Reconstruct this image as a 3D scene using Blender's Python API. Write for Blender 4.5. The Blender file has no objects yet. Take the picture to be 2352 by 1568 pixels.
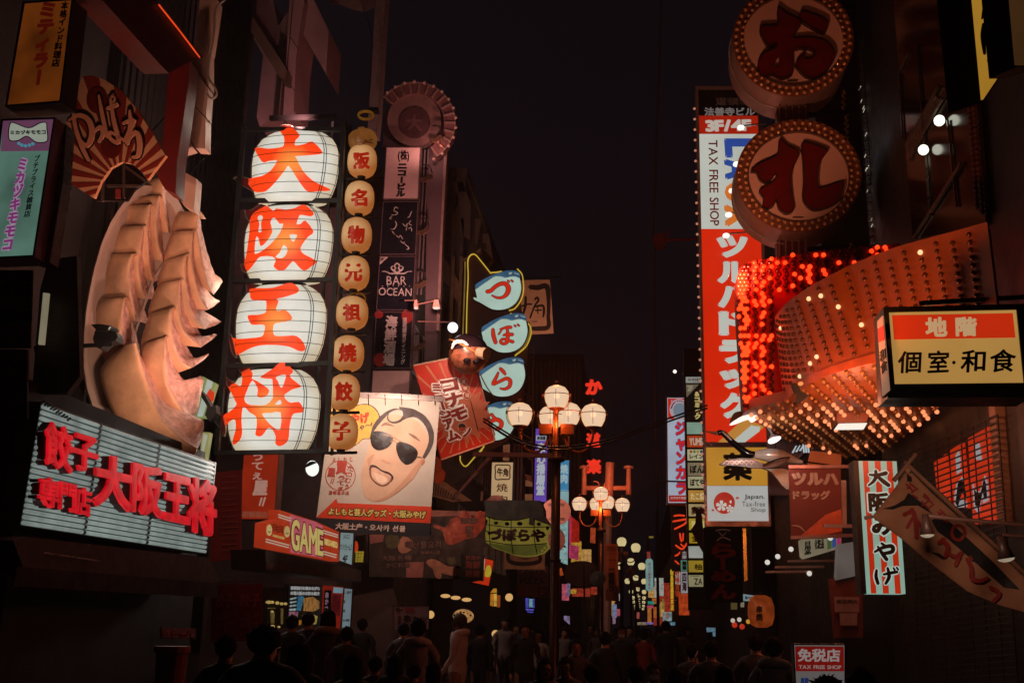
import bpy, bmesh, math, random
from mathutils import Vector as VV, Matrix
from mathutils.geometry import tessellate_polygon
random.seed(7)
S = bpy.context.scene
COL = S.collection
# ---------------------------------------------------------------- camera
F_PX, CX, CY = 2652.0, 1176.0, 784.0          # focal length and centre, in units of a 2352 x 1568 picture
VPX, VPY, ROLL = 1455.0, 1445.0, 0.02         # where the street vanishes
C = VV((0, 0, 1.6))
_d = Matrix.Rotation(ROLL, 3, 'Z') @ VV((VPX - CX, -(VPY - CY), -F_PX))
_t = math.atan2(-_d.y, -_d.z)
_w = VV((_d.x, math.hypot(_d.y, _d.z), 0))
_a = math.atan2(_w.x, _w.y)
ROT = Matrix.Rotation(_a, 3, 'Z') @ Matrix.Rotation(math.pi / 2 + _t, 3, 'X') @ Matrix.Rotation(ROLL, 3, 'Z')
cd = bpy.data.cameras.new('camera'); cam = bpy.data.objects.new('camera', cd); COL.objects.link(cam)
cam.matrix_world = Matrix.Translation(C) @ ROT.to_4x4()
cd.sensor_width = 36; cd.lens = 36 * F_PX / 2352; cd.clip_end = 3000; cd.clip_start = .05
S.camera = cam
# ---------------------------------------------------------------- night sky and exposure
W = bpy.data.worlds.new('World'); S.world = W; W.use_nodes = True
nt = W.node_tree; nt.nodes.clear()
sky = nt.nodes.new('ShaderNodeTexSky'); sky.sky_type = 'NISHITA'; sky.sun_disc = False
sky.sun_elevation = math.radians(-9); sky.sun_rotation = math.radians(200)
b1 = nt.nodes.new('ShaderNodeBackground'); b1.inputs[1].default_value = .006
b2 = nt.nodes.new('ShaderNodeBackground'); b2.inputs[0].default_value = (.0034, .0024, .0036, 1); b2.inputs[1].default_value = 1.0
ad = nt.nodes.new('ShaderNodeAddShader'); wo = nt.nodes.new('ShaderNodeOutputWorld')
nt.links.new(sky.outputs[0], b1.inputs[0]); nt.links.new(b1.outputs[0], ad.inputs[0]); nt.links.new(b2.outputs[0], ad.inputs[1]); nt.links.new(ad.outputs[0], wo.inputs[0])
S.view_settings.view_transform = 'Standard'; S.view_settings.look = 'None'; S.view_settings.gamma = 1; S.view_settings.exposure = 0
S.cycles.max_bounces = 5; S.cycles.sample_clamp_indirect = 4; S.cycles.transparent_max_bounces = 8
# ---------------------------------------------------------------- pixel rays and planes
def ray(x, y):
    return ROT @ VV((x - CX, -(y - CY), -F_PX))
def P(x, y, Y):
    d = ray(x, y); return C + d * (Y / d.y)
def PZ(x, y, z):
    d = ray(x, y); return C + d * ((z - C.z) / d.z)
class Pl:
    def __init__(s, o, n): s.o, s.n = o, n.normalized()
    def hit(s, x, y, h=0):
        d = ray(x, y); o = s.o + s.n * h
        return C + d * ((o - C).dot(s.n) / d.dot(s.n))
def FY(Y, yaw=0, at=(1176, 784), lean=0):
    r = math.radians(yaw); return Pl(P(at[0], at[1], Y), VV((math.sin(r), -math.cos(r), lean)))
def FX(X): return Pl(VV((X, 0, 0)), VV((1 if X < 0 else -1, 0, 0)))
def Zm(x0, y0, s):
    k = .9408 / s
    def f(*p):
        if len(p) == 2 and not hasattr(p[0], '__len__'): return (x0 * .9408 + p[0] * k, y0 * .9408 + p[1] * k)
        p = p[0] if len(p) == 1 else p
        return [(x0 * .9408 + q[0] * k, y0 * .9408 + q[1] * k) + tuple(w * k for w in q[2:]) for q in p]
    return f
z1 = Zm(0, 0, 2.45); z2 = Zm(0, 600, 2.45); z3 = Zm(0, 1150, 3.033); z4 = Zm(480, 0, 2.8); z5 = Zm(480, 260, 3.4095); z6 = Zm(480, 680, 3.4095)
z7 = Zm(860, 300, 2.376); z8 = Zm(560, 1080, 2.671)
g1 = Zm(740, 860, 3.564); g2 = Zm(980, 580, 2.7043); g3 = Zm(1040, 1060, 2.584); g4 = Zm(1180, 880, 3.7333); g5 = Zm(1560, 860, 2.7025)
g6 = Zm(1640, 0, 2.45); g7 = Zm(1760, 520, 2.45); g8 = Zm(1760, 1040, 2.5014)
c1 = Zm(1060, 580, 5.2267); c2 = Zm(200, 400, 3.92); c3 = Zm(200, 780, 4.125); c4 = Zm(1440, 1240, 3.6727); c5 = Zm(2050, 0, 2.24); c6 = Zm(900, 180, 2.903)
d1 = Zm(1100, 1160, 3.92); d2 = Zm(1940, 1080, 3.92); d3 = Zm(600, 1360, 5.2267); d4 = Zm(900, 1220, 5.2267); d5 = Zm(1640, 900, 3.5625); d6 = Zm(0, 1280, 4.052); d7 = Zm(1020, 1440, 3.36)
def R(x0, y0, x1, y1): return [(x0, y0), (x1, y0), (x1, y1), (x0, y1)]
def lerp(a, b, t): return tuple(p + (q - p) * t for p, q in zip(a, b))
def bil(q, u, v): return lerp(lerp(q[0], q[1], u), lerp(q[3], q[2], u), v)
def sub(q, u0, v0, u1, v1): return [bil(q, u0, v0), bil(q, u1, v0), bil(q, u1, v1), bil(q, u0, v1)]
def inset(q, w):
    cx = sum(p[0] for p in q) / 4; cy = sum(p[1] for p in q) / 4
    return [(p[0] + (w if p[0] < cx else -w), p[1] + (w if p[1] < cy else -w)) for p in q]
# ---------------------------------------------------------------- materials
def lin(h):
    h = h.lstrip('#'); o = []
    for i in (0, 2, 4):
        v = int(h[i:i + 2], 16) / 255; o.append(v / 12.92 if v <= .04045 else ((v + .055) / 1.055) ** 2.4)
    return o
MC = {}
def base_mat(key):
    m = bpy.data.materials.new(key); m.use_nodes = True
    return m, m.node_tree, m.node_tree.nodes['Principled BSDF']
def noise_(nt, scale, detail=3, rough=.5):
    tc = nt.nodes.new('ShaderNodeTexCoord'); n = nt.nodes.new('ShaderNodeTexNoise')
    n.inputs['Scale'].default_value = scale; n.inputs['Detail'].default_value = detail; n.inputs['Roughness'].default_value = rough
    nt.links.new(tc.outputs['Object'], n.inputs['Vector']); return n
def rng(nt, src, a, b):
    r = nt.nodes.new('ShaderNodeMapRange'); r.inputs['From Min'].default_value = .3; r.inputs['From Max'].default_value = .7
    r.inputs['To Min'].default_value = a; r.inputs['To Max'].default_value = b; nt.links.new(src, r.inputs['Value']); return r.outputs[0]
def em(h, s=1.0, n=.14, sc=1.6, base=.22):
    """a backlit or glowing surface"""
    k = ('e', h, s, n, sc, base)
    if k in MC: return MC[k]
    m, nt, b = base_mat('lit_' + h); c = lin(h)
    b.inputs['Base Color'].default_value = (*[v * base for v in c], 1); b.inputs['Roughness'].default_value = .35
    b.inputs['Emission Color'].default_value = (*c, 1); b.inputs['Emission Strength'].default_value = s
    if n: nt.links.new(rng(nt, noise_(nt, sc, 2).outputs['Fac'], s * (1 - n), s * (1 + n)), b.inputs['Emission Strength'])
    MC[k] = m; return m
def df(h, r=.6, m=0, n=.25, sc=5, bump=0, bsc=60, spec=.4):
    k = ('d', h, r, m, n, sc, bump, bsc, spec)
    if k in MC: return MC[k]
    mt, nt, b = base_mat('plain_' + h); c = lin(h)
    b.inputs['Roughness'].default_value = r; b.inputs['Metallic'].default_value = m; b.inputs['Specular IOR Level'].default_value = spec
    b.inputs['Base Color'].default_value = (*c, 1)
    if n:
        mx = nt.nodes.new('ShaderNodeMix'); mx.data_type = 'RGBA'
        mx.inputs[6].default_value = (*[v * (1 - n) for v in c], 1); mx.inputs[7].default_value = (*[min(1, v * (1 + n)) for v in c], 1)
        nn = noise_(nt, sc, 6, .62); nt.links.new(rng(nt, nn.outputs['Fac'], 0, 1), mx.inputs[0]); nt.links.new(mx.outputs[2], b.inputs['Base Color'])
        nt.links.new(rng(nt, nn.outputs['Fac'], min(1, r + .12), max(.02, r - .12)), b.inputs['Roughness'])
    if bump:
        bp = nt.nodes.new('ShaderNodeBump'); bp.inputs['Strength'].default_value = bump; bp.inputs['Distance'].default_value = .03
        nt.links.new(noise_(nt, bsc, 5, .65).outputs['Fac'], bp.inputs['Height']); nt.links.new(bp.outputs[0], b.inputs['Normal'])
    MC[k] = mt; return mt
BLK = df('0d0b0c', .5); DKM = df('1a1516', .45, .6); ALU = df('9a8d8c', .35, .8); STL = df('b9b2ae', .25, 1)
# ---------------------------------------------------------------- objects
ROOT = {}
def T(name, label, cat, loc, group=None):
    o = bpy.data.objects.new(name, None); COL.objects.link(o); o.location = loc; o.empty_display_size = .2
    o['label'] = label; o['category'] = cat; o['kind'] = 'thing'
    if group: o['group'] = group
    ROOT[o.name] = VV(loc); return o
def mk(par, name, V, F, mats, mi=None, smooth=False, label=None):
    me = bpy.data.meshes.new(name); off = ROOT[par.name] if par else VV((0, 0, 0))
    me.from_pydata([VV(v) - off for v in V], [], F)
    for m in (mats if isinstance(mats, (list, tuple)) else [mats]): me.materials.append(m)
    if mi: me.polygons.foreach_set('material_index', mi)
    if smooth: me.polygons.foreach_set('use_smooth', [True] * len(me.polygons))
    me.update()
    o = bpy.data.objects.new(name, me); COL.objects.link(o)
    if par: o.parent = par; ROOT[o.name] = off
    if label: o['label'] = label
    return o
def struct(name, V, F, mat):
    o = mk(None, name, V, F, mat); o['kind'] = 'structure'; return o
class MB:
    def __init__(s): s.v, s.f, s.m = [], [], []
    def add(s, V, F, m=0):
        n = len(s.v); s.v += [VV(v) for v in V]; s.f += [[i + n for i in f] for f in F]; s.m += [m] * len(F); return s
    def box(s, a, b, m=0):
        x0, y0, z0 = a; x1, y1, z1 = b
        return s.add([(x0, y0, z0), (x1, y0, z0), (x1, y1, z0), (x0, y1, z0), (x0, y0, z1), (x1, y0, z1), (x1, y1, z1), (x0, y1, z1)],
                     [(0, 3, 2, 1), (4, 5, 6, 7), (0, 1, 5, 4), (1, 2, 6, 5), (2, 3, 7, 6), (3, 0, 4, 7)], m)
    def tube(s, pts, r, n=6, m=0, caps=True):
        pts = [VV(p) for p in pts]; rs = r if hasattr(r, '__len__') else [r] * len(pts); V = []; F = []
        up = None
        for i, p in enumerate(pts):
            d = (pts[min(i + 1, len(pts) - 1)] - pts[max(i - 1, 0)]).normalized()
            if up is None: up = VV((0, 0, 1)) if abs(d.z) < .9 else VV((1, 0, 0))
            a = d.cross(up).normalized(); up = a.cross(d).normalized()
            for k in range(n):
                t = 2 * math.pi * (k + .5) / n; V.append(p + (a * math.cos(t) + up * math.sin(t)) * rs[i])
        for i in range(len(pts) - 1):
            for k in range(n): F.append((i * n + k, i * n + (k + 1) % n, (i + 1) * n + (k + 1) % n, (i + 1) * n + k))
        if caps: F.append(tuple(range(n))[::-1]); F.append(tuple(range((len(pts) - 1) * n, len(pts) * n)))
        return s.add(V, F, m)
    def ball(s, c, r, nu=10, nv=6, m=0):
        rx, ry, rz = r if hasattr(r, '__len__') else (r, r, r); V = [VV(c) + VV((0, 0, rz))]; F = []
        for j in range(1, nv):
            a = math.pi * j / nv
            for i in range(nu):
                b = 2 * math.pi * i / nu; V.append(VV(c) + VV((rx * math.sin(a) * math.cos(b), ry * math.sin(a) * math.sin(b), rz * math.cos(a))))
        V.append(VV(c) - VV((0, 0, rz))); L = len(V) - 1
        for i in range(nu):
            F.append((0, 1 + i, 1 + (i + 1) % nu)); F.append((L, 1 + (nv - 2) * nu + (i + 1) % nu, 1 + (nv - 2) * nu + i))
            for j in range(nv - 2): F.append((1 + j * nu + i, 1 + (j + 1) * nu + i, 1 + (j + 1) * nu + (i + 1) % nu, 1 + j * nu + (i + 1) % nu))
        return s.add(V, F, m)
    def lathe(s, c, prof, n=24, ratio=1, m=0, cap=True):
        c = VV(c); V = []; F = []
        for z, r in prof:
            for k in range(n):
                t = 2 * math.pi * k / n; V.append(c + VV((r * math.cos(t), ratio * r * math.sin(t), z)))
        for i in range(len(prof) - 1):
            for k in range(n): F.append((i * n + k, i * n + (k + 1) % n, (i + 1) * n + (k + 1) % n, (i + 1) * n + k))
        if cap: F.append(tuple(range(n))[::-1]); F.append(tuple(range((len(prof) - 1) * n, len(prof) * n)))
        return s.add(V, F, m)
    def prism(s, pl, pts, h, t, holes=(), surf=None, maxlen=None, m=0, tri=True):
        loops = [list(pts)] + [list(q) for q in holes]
        flat = [q for l in loops for q in l]
        F = [tuple(f) for f in tessellate_polygon([[VV((q[0], q[1], 0)) for q in l] for l in loops])]
        # consistent facing
        F = [f if ((flat[f[1]][0] - flat[f[0]][0]) * (flat[f[2]][1] - flat[f[0]][1]) - (flat[f[1]][1] - flat[f[0]][1]) * (flat[f[2]][0] - flat[f[0]][0])) < 0 else f[::-1] for f in F]
        if maxlen:
            bm = bmesh.new(); vs = [bm.verts.new((q[0], q[1], 0)) for q in flat]
            for f in F:
                try: bm.faces.new([vs[i] for i in f])
                except ValueError: pass
            for _ in range(5):
                ed = [e for e in bm.edges if e.calc_length() > maxlen]
                if not ed: break
                bmesh.ops.subdivide_edges(bm, edges=ed, cuts=1); bmesh.ops.triangulate(bm, faces=bm.faces[:])
            bm.verts.index_update(); flat = [(v.co.x, v.co.y) for v in bm.verts]; F = [tuple(v.index for v in f.verts) for f in bm.faces]
            bed = [(e.verts[0].index, e.verts[1].index) for e in bm.edges if len(e.link_faces) == 1]; bm.free()
        else:
            bed = []; k = 0
            for l in loops:
                bed += [(k + i, k + (i + 1) % len(l)) for i in range(len(l))]; k += len(l)
        f = surf if surf else pl.hit
        n = len(flat); V = [f(q[0], q[1], h) for q in flat]; F2 = list(F)
        if t:
            V += [v - pl.n * t for v in V]
            F2 += [tuple(i + n for i in q[::-1]) for q in F] + [(a, b, b + n, a + n) for a, b in bed]
        return s.add(V, F2, m)
    def ribbon(s, pl, pts, h, t, w=None, m=0, closed=False, surf=None):
        """a brush stroke through (x, y, width) points"""
        q = [(p[0], p[1], p[2] if len(p) > 2 else w) for p in pts]; q = smooth(q, 4, closed); L = []; Rr = []
        for i, p in enumerate(q):
            a = q[i - 1] if i or closed else q[0]; b = q[(i + 1) % len(q)] if i < len(q) - 1 or closed else q[-1]
            dx, dy = b[0] - a[0], b[1] - a[1]; l = math.hypot(dx, dy) or 1; nx, ny = -dy / l * p[2] / 2, dx / l * p[2] / 2
            L.append((p[0] + nx, p[1] + ny)); Rr.append((p[0] - nx, p[1] - ny))
        f = surf if surf else pl.hit; n = len(q); V = [f(*p, h) for p in L] + [f(*p, h) for p in Rr]; F = []
        N = n if closed else n - 1
        if not closed:
            for e, d in ((0, 1), (n - 1, -1)):
                a = q[e]; b = q[e + d]; dx, dy = a[0] - b[0], a[1] - b[1]; l = math.hypot(dx, dy) or 1
                V.append(f(a[0] + dx / l * a[2] * .4, a[1] + dy / l * a[2] * .4, h))
        V2 = V + ([v - pl.n * t for v in V] if t else []); M = len(V)
        for i in range(N):
            j = (i + 1) % n; F.append((i, n + i, n + j, j))
            if t: F += [(i, j, j + M, i + M), (n + j, n + i, n + i + M, n + j + M)]
        if not closed:
            F += [(0, 2 * n, n), (n - 1, 2 * n - 1, 2 * n + 1)]
            if t: F += [(0, M, M + 2 * n, 2 * n), (2 * n, M + 2 * n, M + n, n), (n - 1, 2 * n + 1, M + 2 * n + 1, M + n - 1), (2 * n - 1, M + 2 * n - 1, M + 2 * n + 1, 2 * n + 1)]
        return s.add(V2, F, m)
    def to(s, par, name, mats, smooth=False, label=None):
        return mk(par, name, s.v, s.f, mats, s.m, smooth, label)
def smooth(q, k=3, closed=True):
    n = len(q); out = []
    if n < 3: return list(q)
    for i in range(n if closed else n - 1):
        g = (lambda j: q[j % n]) if closed else (lambda j: q[max(0, min(n - 1, j))])
        a, b, c, d = g(i - 1), g(i), g(i + 1), g(i + 2)
        for t in range(k):
            u = t / k; out.append(tuple(.5 * (2 * y + (z - x) * u + (2 * x - 5 * y + 4 * z - w) * u * u + (3 * y - x - 3 * z + w) * u ** 3) for x, y, z, w in zip(a, b, c, d)))
    if not closed: out.append(tuple(q[-1]))
    return out
def ell(x, y, rx, ry, n=28, a0=0, a1=360): return [(x + rx * math.cos(math.radians(a0 + (a1 - a0) * i / n)), y + ry * math.sin(math.radians(a0 + (a1 - a0) * i / n))) for i in range(n + (a1 - a0 < 360))]
def poly(par, name, pl, pts, mat, h=0, t=.02, holes=(), sm=0, surf=None, maxlen=None, label=None):
    if sm: pts = smooth(pts, sm); holes = [smooth(q, sm) for q in holes]
    return MB().prism(pl, pts, h, t, holes, surf, maxlen).to(par, name, mat, label=label)
def polys(par, name, pl, items, mat, h=0, t=.012):
    if name in SPLIT:
        for i, q in enumerate(items): poly(par, name, pl, q, mat, h + i * .0004, t)
        return
    b = MB()
    for i, q in enumerate(items): b.prism(pl, q, h + i * .0004, t)
    return b.to(par, name, mat)
SPLIT = set('food_photo pink_photo green_photo lit_opening sunglass_lens paper_notice screen red_dot loose_petal bottle_display white_strip tube_lamp red_block photo_block orange_square'.split())
def strokes(par, name, pl, items, mat, h=0, t=.012, w=4, surf=None, closed=False):
    b = MB()
    for i, q in enumerate(items): b.ribbon(pl, q, h + i * .0009, t, w, closed=closed, surf=surf)
    return b.to(par, name, mat)
def ring(pts, w):
    cx = sum(p[0] for p in pts) / len(pts); cy = sum(p[1] for p in pts) / len(pts)
    return [(cx + (p[0] - cx) * (1 - w), cy + (p[1] - cy) * (1 - w)) for p in pts]
# lettering: outlines of the built-in font as meshes, made bolder by a rim
_tc = bpy.data.curves.new('t', 'FONT'); _to = bpy.data.objects.new('t', _tc); _tc.resolution_u = 3
GC = {}
def glyph(ch):
    if ch in GC: return GC[ch]
    _tc.body = ch; me = _to.to_mesh()
    V = [(v.co.x, v.co.y) for v in me.vertices]; F = [tuple(p.vertices) for p in me.polygons]
    cnt = {}
    for f in F:
        for i in range(len(f)):
            e = (f[i], f[(i + 1) % len(f)]); cnt.setdefault(frozenset(e), []).append(e)
    B = [e[0] for e in cnt.values() if len(e) == 1]; _to.to_mesh_clear()
    GC[ch] = (V, F, B); return GC[ch]
def layout(s, vert, track):
    """glyph list placed in em units: (ch, x, y, rotate)"""
    out = []
    if vert:
        for i, ch in enumerate(s): out.append((ch, 0, -i * track, ch in 'ー～〜'))
        return out
    x = 0
    for ch in s:
        if ch == ' ': x += .35 * track; continue
        V = glyph(ch)[0]; x0 = min(v[0] for v in V); x1 = max(v[0] for v in V); wide = ord(ch) > 0x2000
        if wide: out.append((ch, x, 0, False)); x += track
        else: out.append((ch, x - x0, 0, False)); x += (x1 - x0 + .09) * (1 if track <= 1.05 else track)
    return out
def txt(par, pl, s, q, mat, bold=0, h=.012, t=0.006, vert=False, track=1.0, surf=None, name='lettering', b2=None, skew=0):
    """text s filling the picture quad q (top-left, top-right, bottom-right, bottom-left)"""
    if len(q) == 4 and not hasattr(q[0], '__len__'): q = R(*q)
    if vert == 'down': q = [q[1], q[2], q[3], q[0]]; vert = False
    L = layout(s, vert, track); pts = []; items = []
    for ch, ox, oy, rot in L:
        V, F, B = glyph(ch)
        if not V: continue
        if rot: V = [(.5 + (v[1] - .36), .36 - (v[0] - .5)) for v in V]
        elif vert and ord(ch) < 0x2000:
            mx = (min(v[0] for v in V) + max(v[0] for v in V)) / 2; V = [(v[0] - mx + .5, v[1]) for v in V]
        V = [(v[0] + ox + skew * v[1], v[1] + oy) for v in V]; items.append((V, F, B)); pts += V
    b = bold * .55
    x0 = min(p[0] for p in pts) - b; x1 = max(p[0] for p in pts) + b; y0 = min(p[1] for p in pts) - b; y1 = max(p[1] for p in pts) + b
    f = surf if surf else pl.hit; mb = MB()
    def put(p, hh): return f(*bil(q, (p[0] - x0) / (x1 - x0), (y1 - p[1]) / (y1 - y0)), hh)
    for V, F, B in items:
        n = len(V); A = [put(v, h) for v in V]; FF = list(F)
        if t and not bold:
            A += [a - pl.n * t for a in A]; FF += [(b_, a_, a_ + n, b_ + n) for a_, b_ in B]
        mb.add(A, FF)
        if bold:
            G = []; FF = []; nx_ = {a: c for a, c in B}; pv_ = {c: a for a, c in B}
            def ext(p0, p1, p2):
                ux, uy, wx, wy = p1[0] - p0[0], p1[1] - p0[1], p2[0] - p1[0], p2[1] - p1[1]; cr = ux * wy - uy * wx; dt = ux * wx + uy * wy
                return 0 if cr <= 0 else min(1.25, math.tan(min(1.3, math.atan2(cr, dt)) / 2)) * b
            for i, (a, c) in enumerate(B):
                pa, pc = V[a], V[c]; dx, dy = pc[0] - pa[0], pc[1] - pa[1]; l = math.hypot(dx, dy)
                if l < 1e-6: continue
                dx /= l; dy /= l; ox, oy = dy * b, -dx * b; e0, e1 = ext(V[pv_.get(a, a)], pa, pc), ext(pa, pc, V[nx_.get(c, c)]); hh = h - .0012 - .0003 * (i % 5)
                k = len(G)
                G += [put(pa, hh), put(pc, hh), put((pc[0] + ox + dx * e1, pc[1] + oy + dy * e1), hh), put((pa[0] + ox - dx * e0, pa[1] + oy - dy * e0), hh)]
                FF.append((k, k + 3, k + 2, k + 1))
                if t:
                    G += [G[k + 2] - pl.n * t, G[k + 3] - pl.n * t]; FF.append((k + 3, k + 5, k + 4, k + 2))
            mb.add(G, FF, 1 if b2 else 0)
    return mb.to(par, name, [mat, b2] if b2 else mat)
def otxt(par, pl, s, q, mat, edge, bold=.05, eb=.16, h=.012, **k):
    """text with an outline in a second colour"""
    if len(q) == 4 and not hasattr(q[0], '__len__'): q = R(*q)
    txt(par, pl, s, inset(q, -(abs(q[2][1] - q[0][1]) * (eb - bold) * .4 / (len(s) if k.get('vert') else 1))), edge, eb, h, name='lettering_outline', **k)
    return txt(par, pl, s, q, mat, bold, h + .006, **k)
def sign(name, label, cat, pl, q, face, frame=None, t=.2, fw=3, group=None, loc=None):
    bx = [p[0] for p in q]; by = [p[1] for p in q]
    o = T(name, label, cat, loc or pl.hit(sum(bx) / len(q), max(by), -t / 2), group)
    if frame:
        iq = inset(q, fw) if len(q) == 4 else ring(q, fw / 100)
        poly(o, 'cabinet', pl, q, frame, -.012, t)
        MB().prism(pl, q, .012, .03, [iq]).to(o, 'frame', frame)
        poly(o, 'face', pl, iq, face, 0, .01)
    else: poly(o, 'face', pl, q, face, 0, t)
    return o
def bars(par, name, segs, r, mat, n=4):
    for s_ in segs: MB().tube(s_, r, n).to(par, name, mat)
def lamp(kind, name, loc, power, col, target=None, size=60, blend=.5, rad=.08, par=None):
    l = bpy.data.lights.new(name, kind); l.energy = power; l.color = lin(col) if isinstance(col, str) else col; l.shadow_soft_size = rad
    o = bpy.data.objects.new(name, l); COL.objects.link(o); o.location = loc
    if kind == 'SPOT':
        l.spot_size = math.radians(size); l.spot_blend = blend
        o.rotation_euler = (VV(target) - VV(loc)).to_track_quat('-Z', 'Y').to_euler()
    return o
# ================================================================ THE SETTING
struct('ground', [(-400, -40, 0), (400, -40, 0), (400, 900, 0), (-400, 900, 0)], [(0, 1, 2, 3)], df('2c2725', .5, 0, .3, 3, .3, 40))
struct('pavement', [(-4.6, -20, .004), (2.4, -20, .004), (2.4, 320, .004), (-4.6, 320, .004)], [(0, 1, 2, 3)], df('4a413d', .45, 0, .35, 2, .25, 30))
# ---- buildings: a dark wall box with window openings as parts
GL = df('0b0c0d', .12, 0, 0, spec=.6)
def building(name, label, x0, x1, y0, y1, z, mat, win=None, side=1, extra=None):
    o = T(name, label, 'building', ((x0 + x1) / 2, (y0 + y1) / 2, 0))
    b = MB().box((x0, y0, -.3), (x1, y1, z)); b.box((x0 - .06, y0 - .06, z), (x1 + .06, y1 + .06, z + .35)); b.to(o, 'wall', mat)
    xf = x1 if side > 0 else x0; s = side
    if win:
        z0, dz, dy, hw, hh = win; k = 0
        zz = z0
        while zz + hh < z - .4 and k < 60:
            yy = y0 + .6
            while yy + hw < y1 - .3 and k < 60:
                f = MB()
                for a, c in (((0, 0), (hw, .08)), ((0, hh - .08), (hw, hh)), ((0, .08), (.08, hh - .08)), ((hw - .08, .08), (hw, hh - .08)), ((hw / 2 - .03, .08), (hw / 2 + .03, hh - .08))):
                    f.box((min(xf, xf + .07 * s), yy + a[0], zz + a[1]), (max(xf, xf + .07 * s), yy + c[0], zz + c[1]))
                w = f.to(o, 'window', ALU); MB().box((min(xf - .05 * s, xf + .02 * s), yy + .08, zz + .08), (max(xf - .05 * s, xf + .02 * s), yy + hw - .08, zz + hh - .08)).to(w, 'pane', GL)
                yy += dy; k += 1
            zz += dz
    return o
DW = df('2a2122', .7, 0, .3, 2, .2, 20); PLUM = df('5d4a4c', .65, 0, .25, 1.5); TAN = df('8d746a', .65, 0, .25, 1.5)
resto = building('restaurant_building', 'dark restaurant building carrying the giant dumpling sculpture', -14, -9.0, -3, 17.45, 13.5, DW)
MB().box((-8.99, 11.9, -.3), (-6.62, 17.3, 4.15)).to(resto, 'shop_storey', DW)
corr = building('narrow_building', 'narrow dark corrugated building behind the big white lanterns', -14, -8.8, 17.5, 23.6, 22, df('1c1718', .6))
b = MB()
for i in range(24): b.box((-8.8, 17.6 + i * .24, 1), (-8.74, 17.73 + i * .26, 16.8))
b.to(corr, 'corrugated_cladding', df('2a2324', .5))
for z in (6.2, 9.6):
    for y in (18.2, 20.1): MB().tube([(-8.75, y, z), (-8.1, y + .5, z + 1.3)], .025).to(corr, 'brace', DKM)
nik = building('tenant_building', 'slim pinkish building holding the stacked bar signs', -13, -6.5, 31.6, 37, 13.2, PLUM, (3.6, 2.6, 2.0, 1.3, 1.5))
bl5 = building('tall_grey_building', 'tall grey building rising behind the puffer fish signs', -13, -6.3, 41, 60, 18.3, df('6a5a50', .7), (4, 3.2, 2.4, 1.6, 1.9))
rib = building('ribbed_building', 'windowless ribbed metal building behind the first street lamp', -12, -3.3, 75, 92, 19, df('4a3a38', .6))
b = MB()
for i in range(13): b.box((-6.9 + i * .28, 74.82, 6), (-6.9 + i * .28 + .13, 75, 18.9))
b.to(rib, 'rib', df('8a6a66', .5))
building('low_shop_building', 'low dark shop building below the puffer lantern', -13, -7.0, 37.2, 41, 9.5, DW, (5, 2.4, 1.8, 1.2, 1.4))
for i, (y0, y1, x, z, lb) in enumerate(((60.2, 75, -5.9, 13, 'dark building between the tall grey one and the ribbed one'), (92.2, 118, -4.2, 15, 'dark distant building just past the ribbed building'),
                                     (118.2, 150, -4.8, 12, 'dark distant building of middling height on the lantern side'), (150.2, 220, -4.4, 16, 'farthest dark building on the lantern side'))):
    building('distant_building', lb, -14, x, y0, y1, z, df('2c2424', .7), (4, 4, 5, 2, 2))
crabb = building('crab_restaurant_building', 'dark glass fronted building behind the bulb studded canopy', 4.0, 14, -3, 19.0, 17, df('141112', .5, 0, .2, 2))
drugb = building('drugstore_building', 'dark building carrying the tall red vertical sign', 3.4, 13, 20.2, 29, 13, df('1c1617', .6), (5, 3, 2.2, 1.4, 1.6), -1)
for y0, y1, x, z, lb in ((29.2, 45, 2.9, 11, 'dark building carrying the karaoke sign'), (45.2, 70, 3.3, 14, 'dark distant building past the karaoke building'),
                     (70.2, 110, 3.6, 12, 'dark distant building beyond the noodle neon'), (110.2, 220, 4, 15, 'farthest dark building on the drugstore side')):
    building('distant_building', lb, x, 14, y0, y1, z, df('201a1b', .7), (4, 3.4, 3, 1.6, 1.8), -1)
# ---- glass facade over the canopy
pX = FX(3.97)
gf = T('glass_facade', 'dark glass wall with thin bright mullions above the canopy', 'glass wall', (3.97, 14.5, 4.4))
poly(gf, 'pane', FX(3.96), c5([(290, -40), (690, -40), (800, 1230), (400, 1310)]), df('0c0e0f', .14, 0, 0, spec=.35), .02, .04)
MUL = df('8d8578', .3, .9)
b = MB()
for q in (((325, 400), (345, 760)), ((420, 250), (495, 1180)), ((590, 660), (640, 1130)), ((325, 400), (375, 290))):
    b.tube([pX.hit(*c5(*p), .05) for p in q], .018, 4)
b.to(gf, 'mullion', MUL)
b = MB()
for q in (((360, 795), (540, 475)), ((372, 880), (560, 540)), ((405, 1300), (665, 890)), ((500, 1160), (660, 910))):
    b.tube([pX.hit(*c5(*p), .06) for p in q], .022, 4)
b.to(gf, 'transom', MUL)
poly(gf, 'spandrel', FX(3.95), c5([(362, 800), (520, 520), (545, 545), (372, 872)]), df('5a5650', .3, .3), .03, .02)
for x, y in ((545, 660), (458, 820)):
    f = T('facade_downlight', 'small round white lamp on the dark glass wall, ' + ('upper' if y < 700 else 'lower') + ' of the two', 'lamp', pX.hit(*c5(x, y), .1), 'lamps on the glass wall')
    MB().ball(pX.hit(*c5(x, y), .12), .07, 10, 6).to(f, 'bulb', em('ffffe8', 1.6, 0))
    MB().tube([pX.hit(*c5(x, y), 0), pX.hit(*c5(x, y), .07)], .03).to(f, 'bracket', DKM)
# column between mesh and glass
sl = T('corner_pier', 'plum grey pier between the sparkling mesh and the glass wall', 'pier', (4, 18.6, 0))
poly(sl, 'shaft', FY(18.9), c5([(195, -30), (290, -30), (385, 1330), (258, 1345)]), df('4a3e44', .6), 0, .6)
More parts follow.
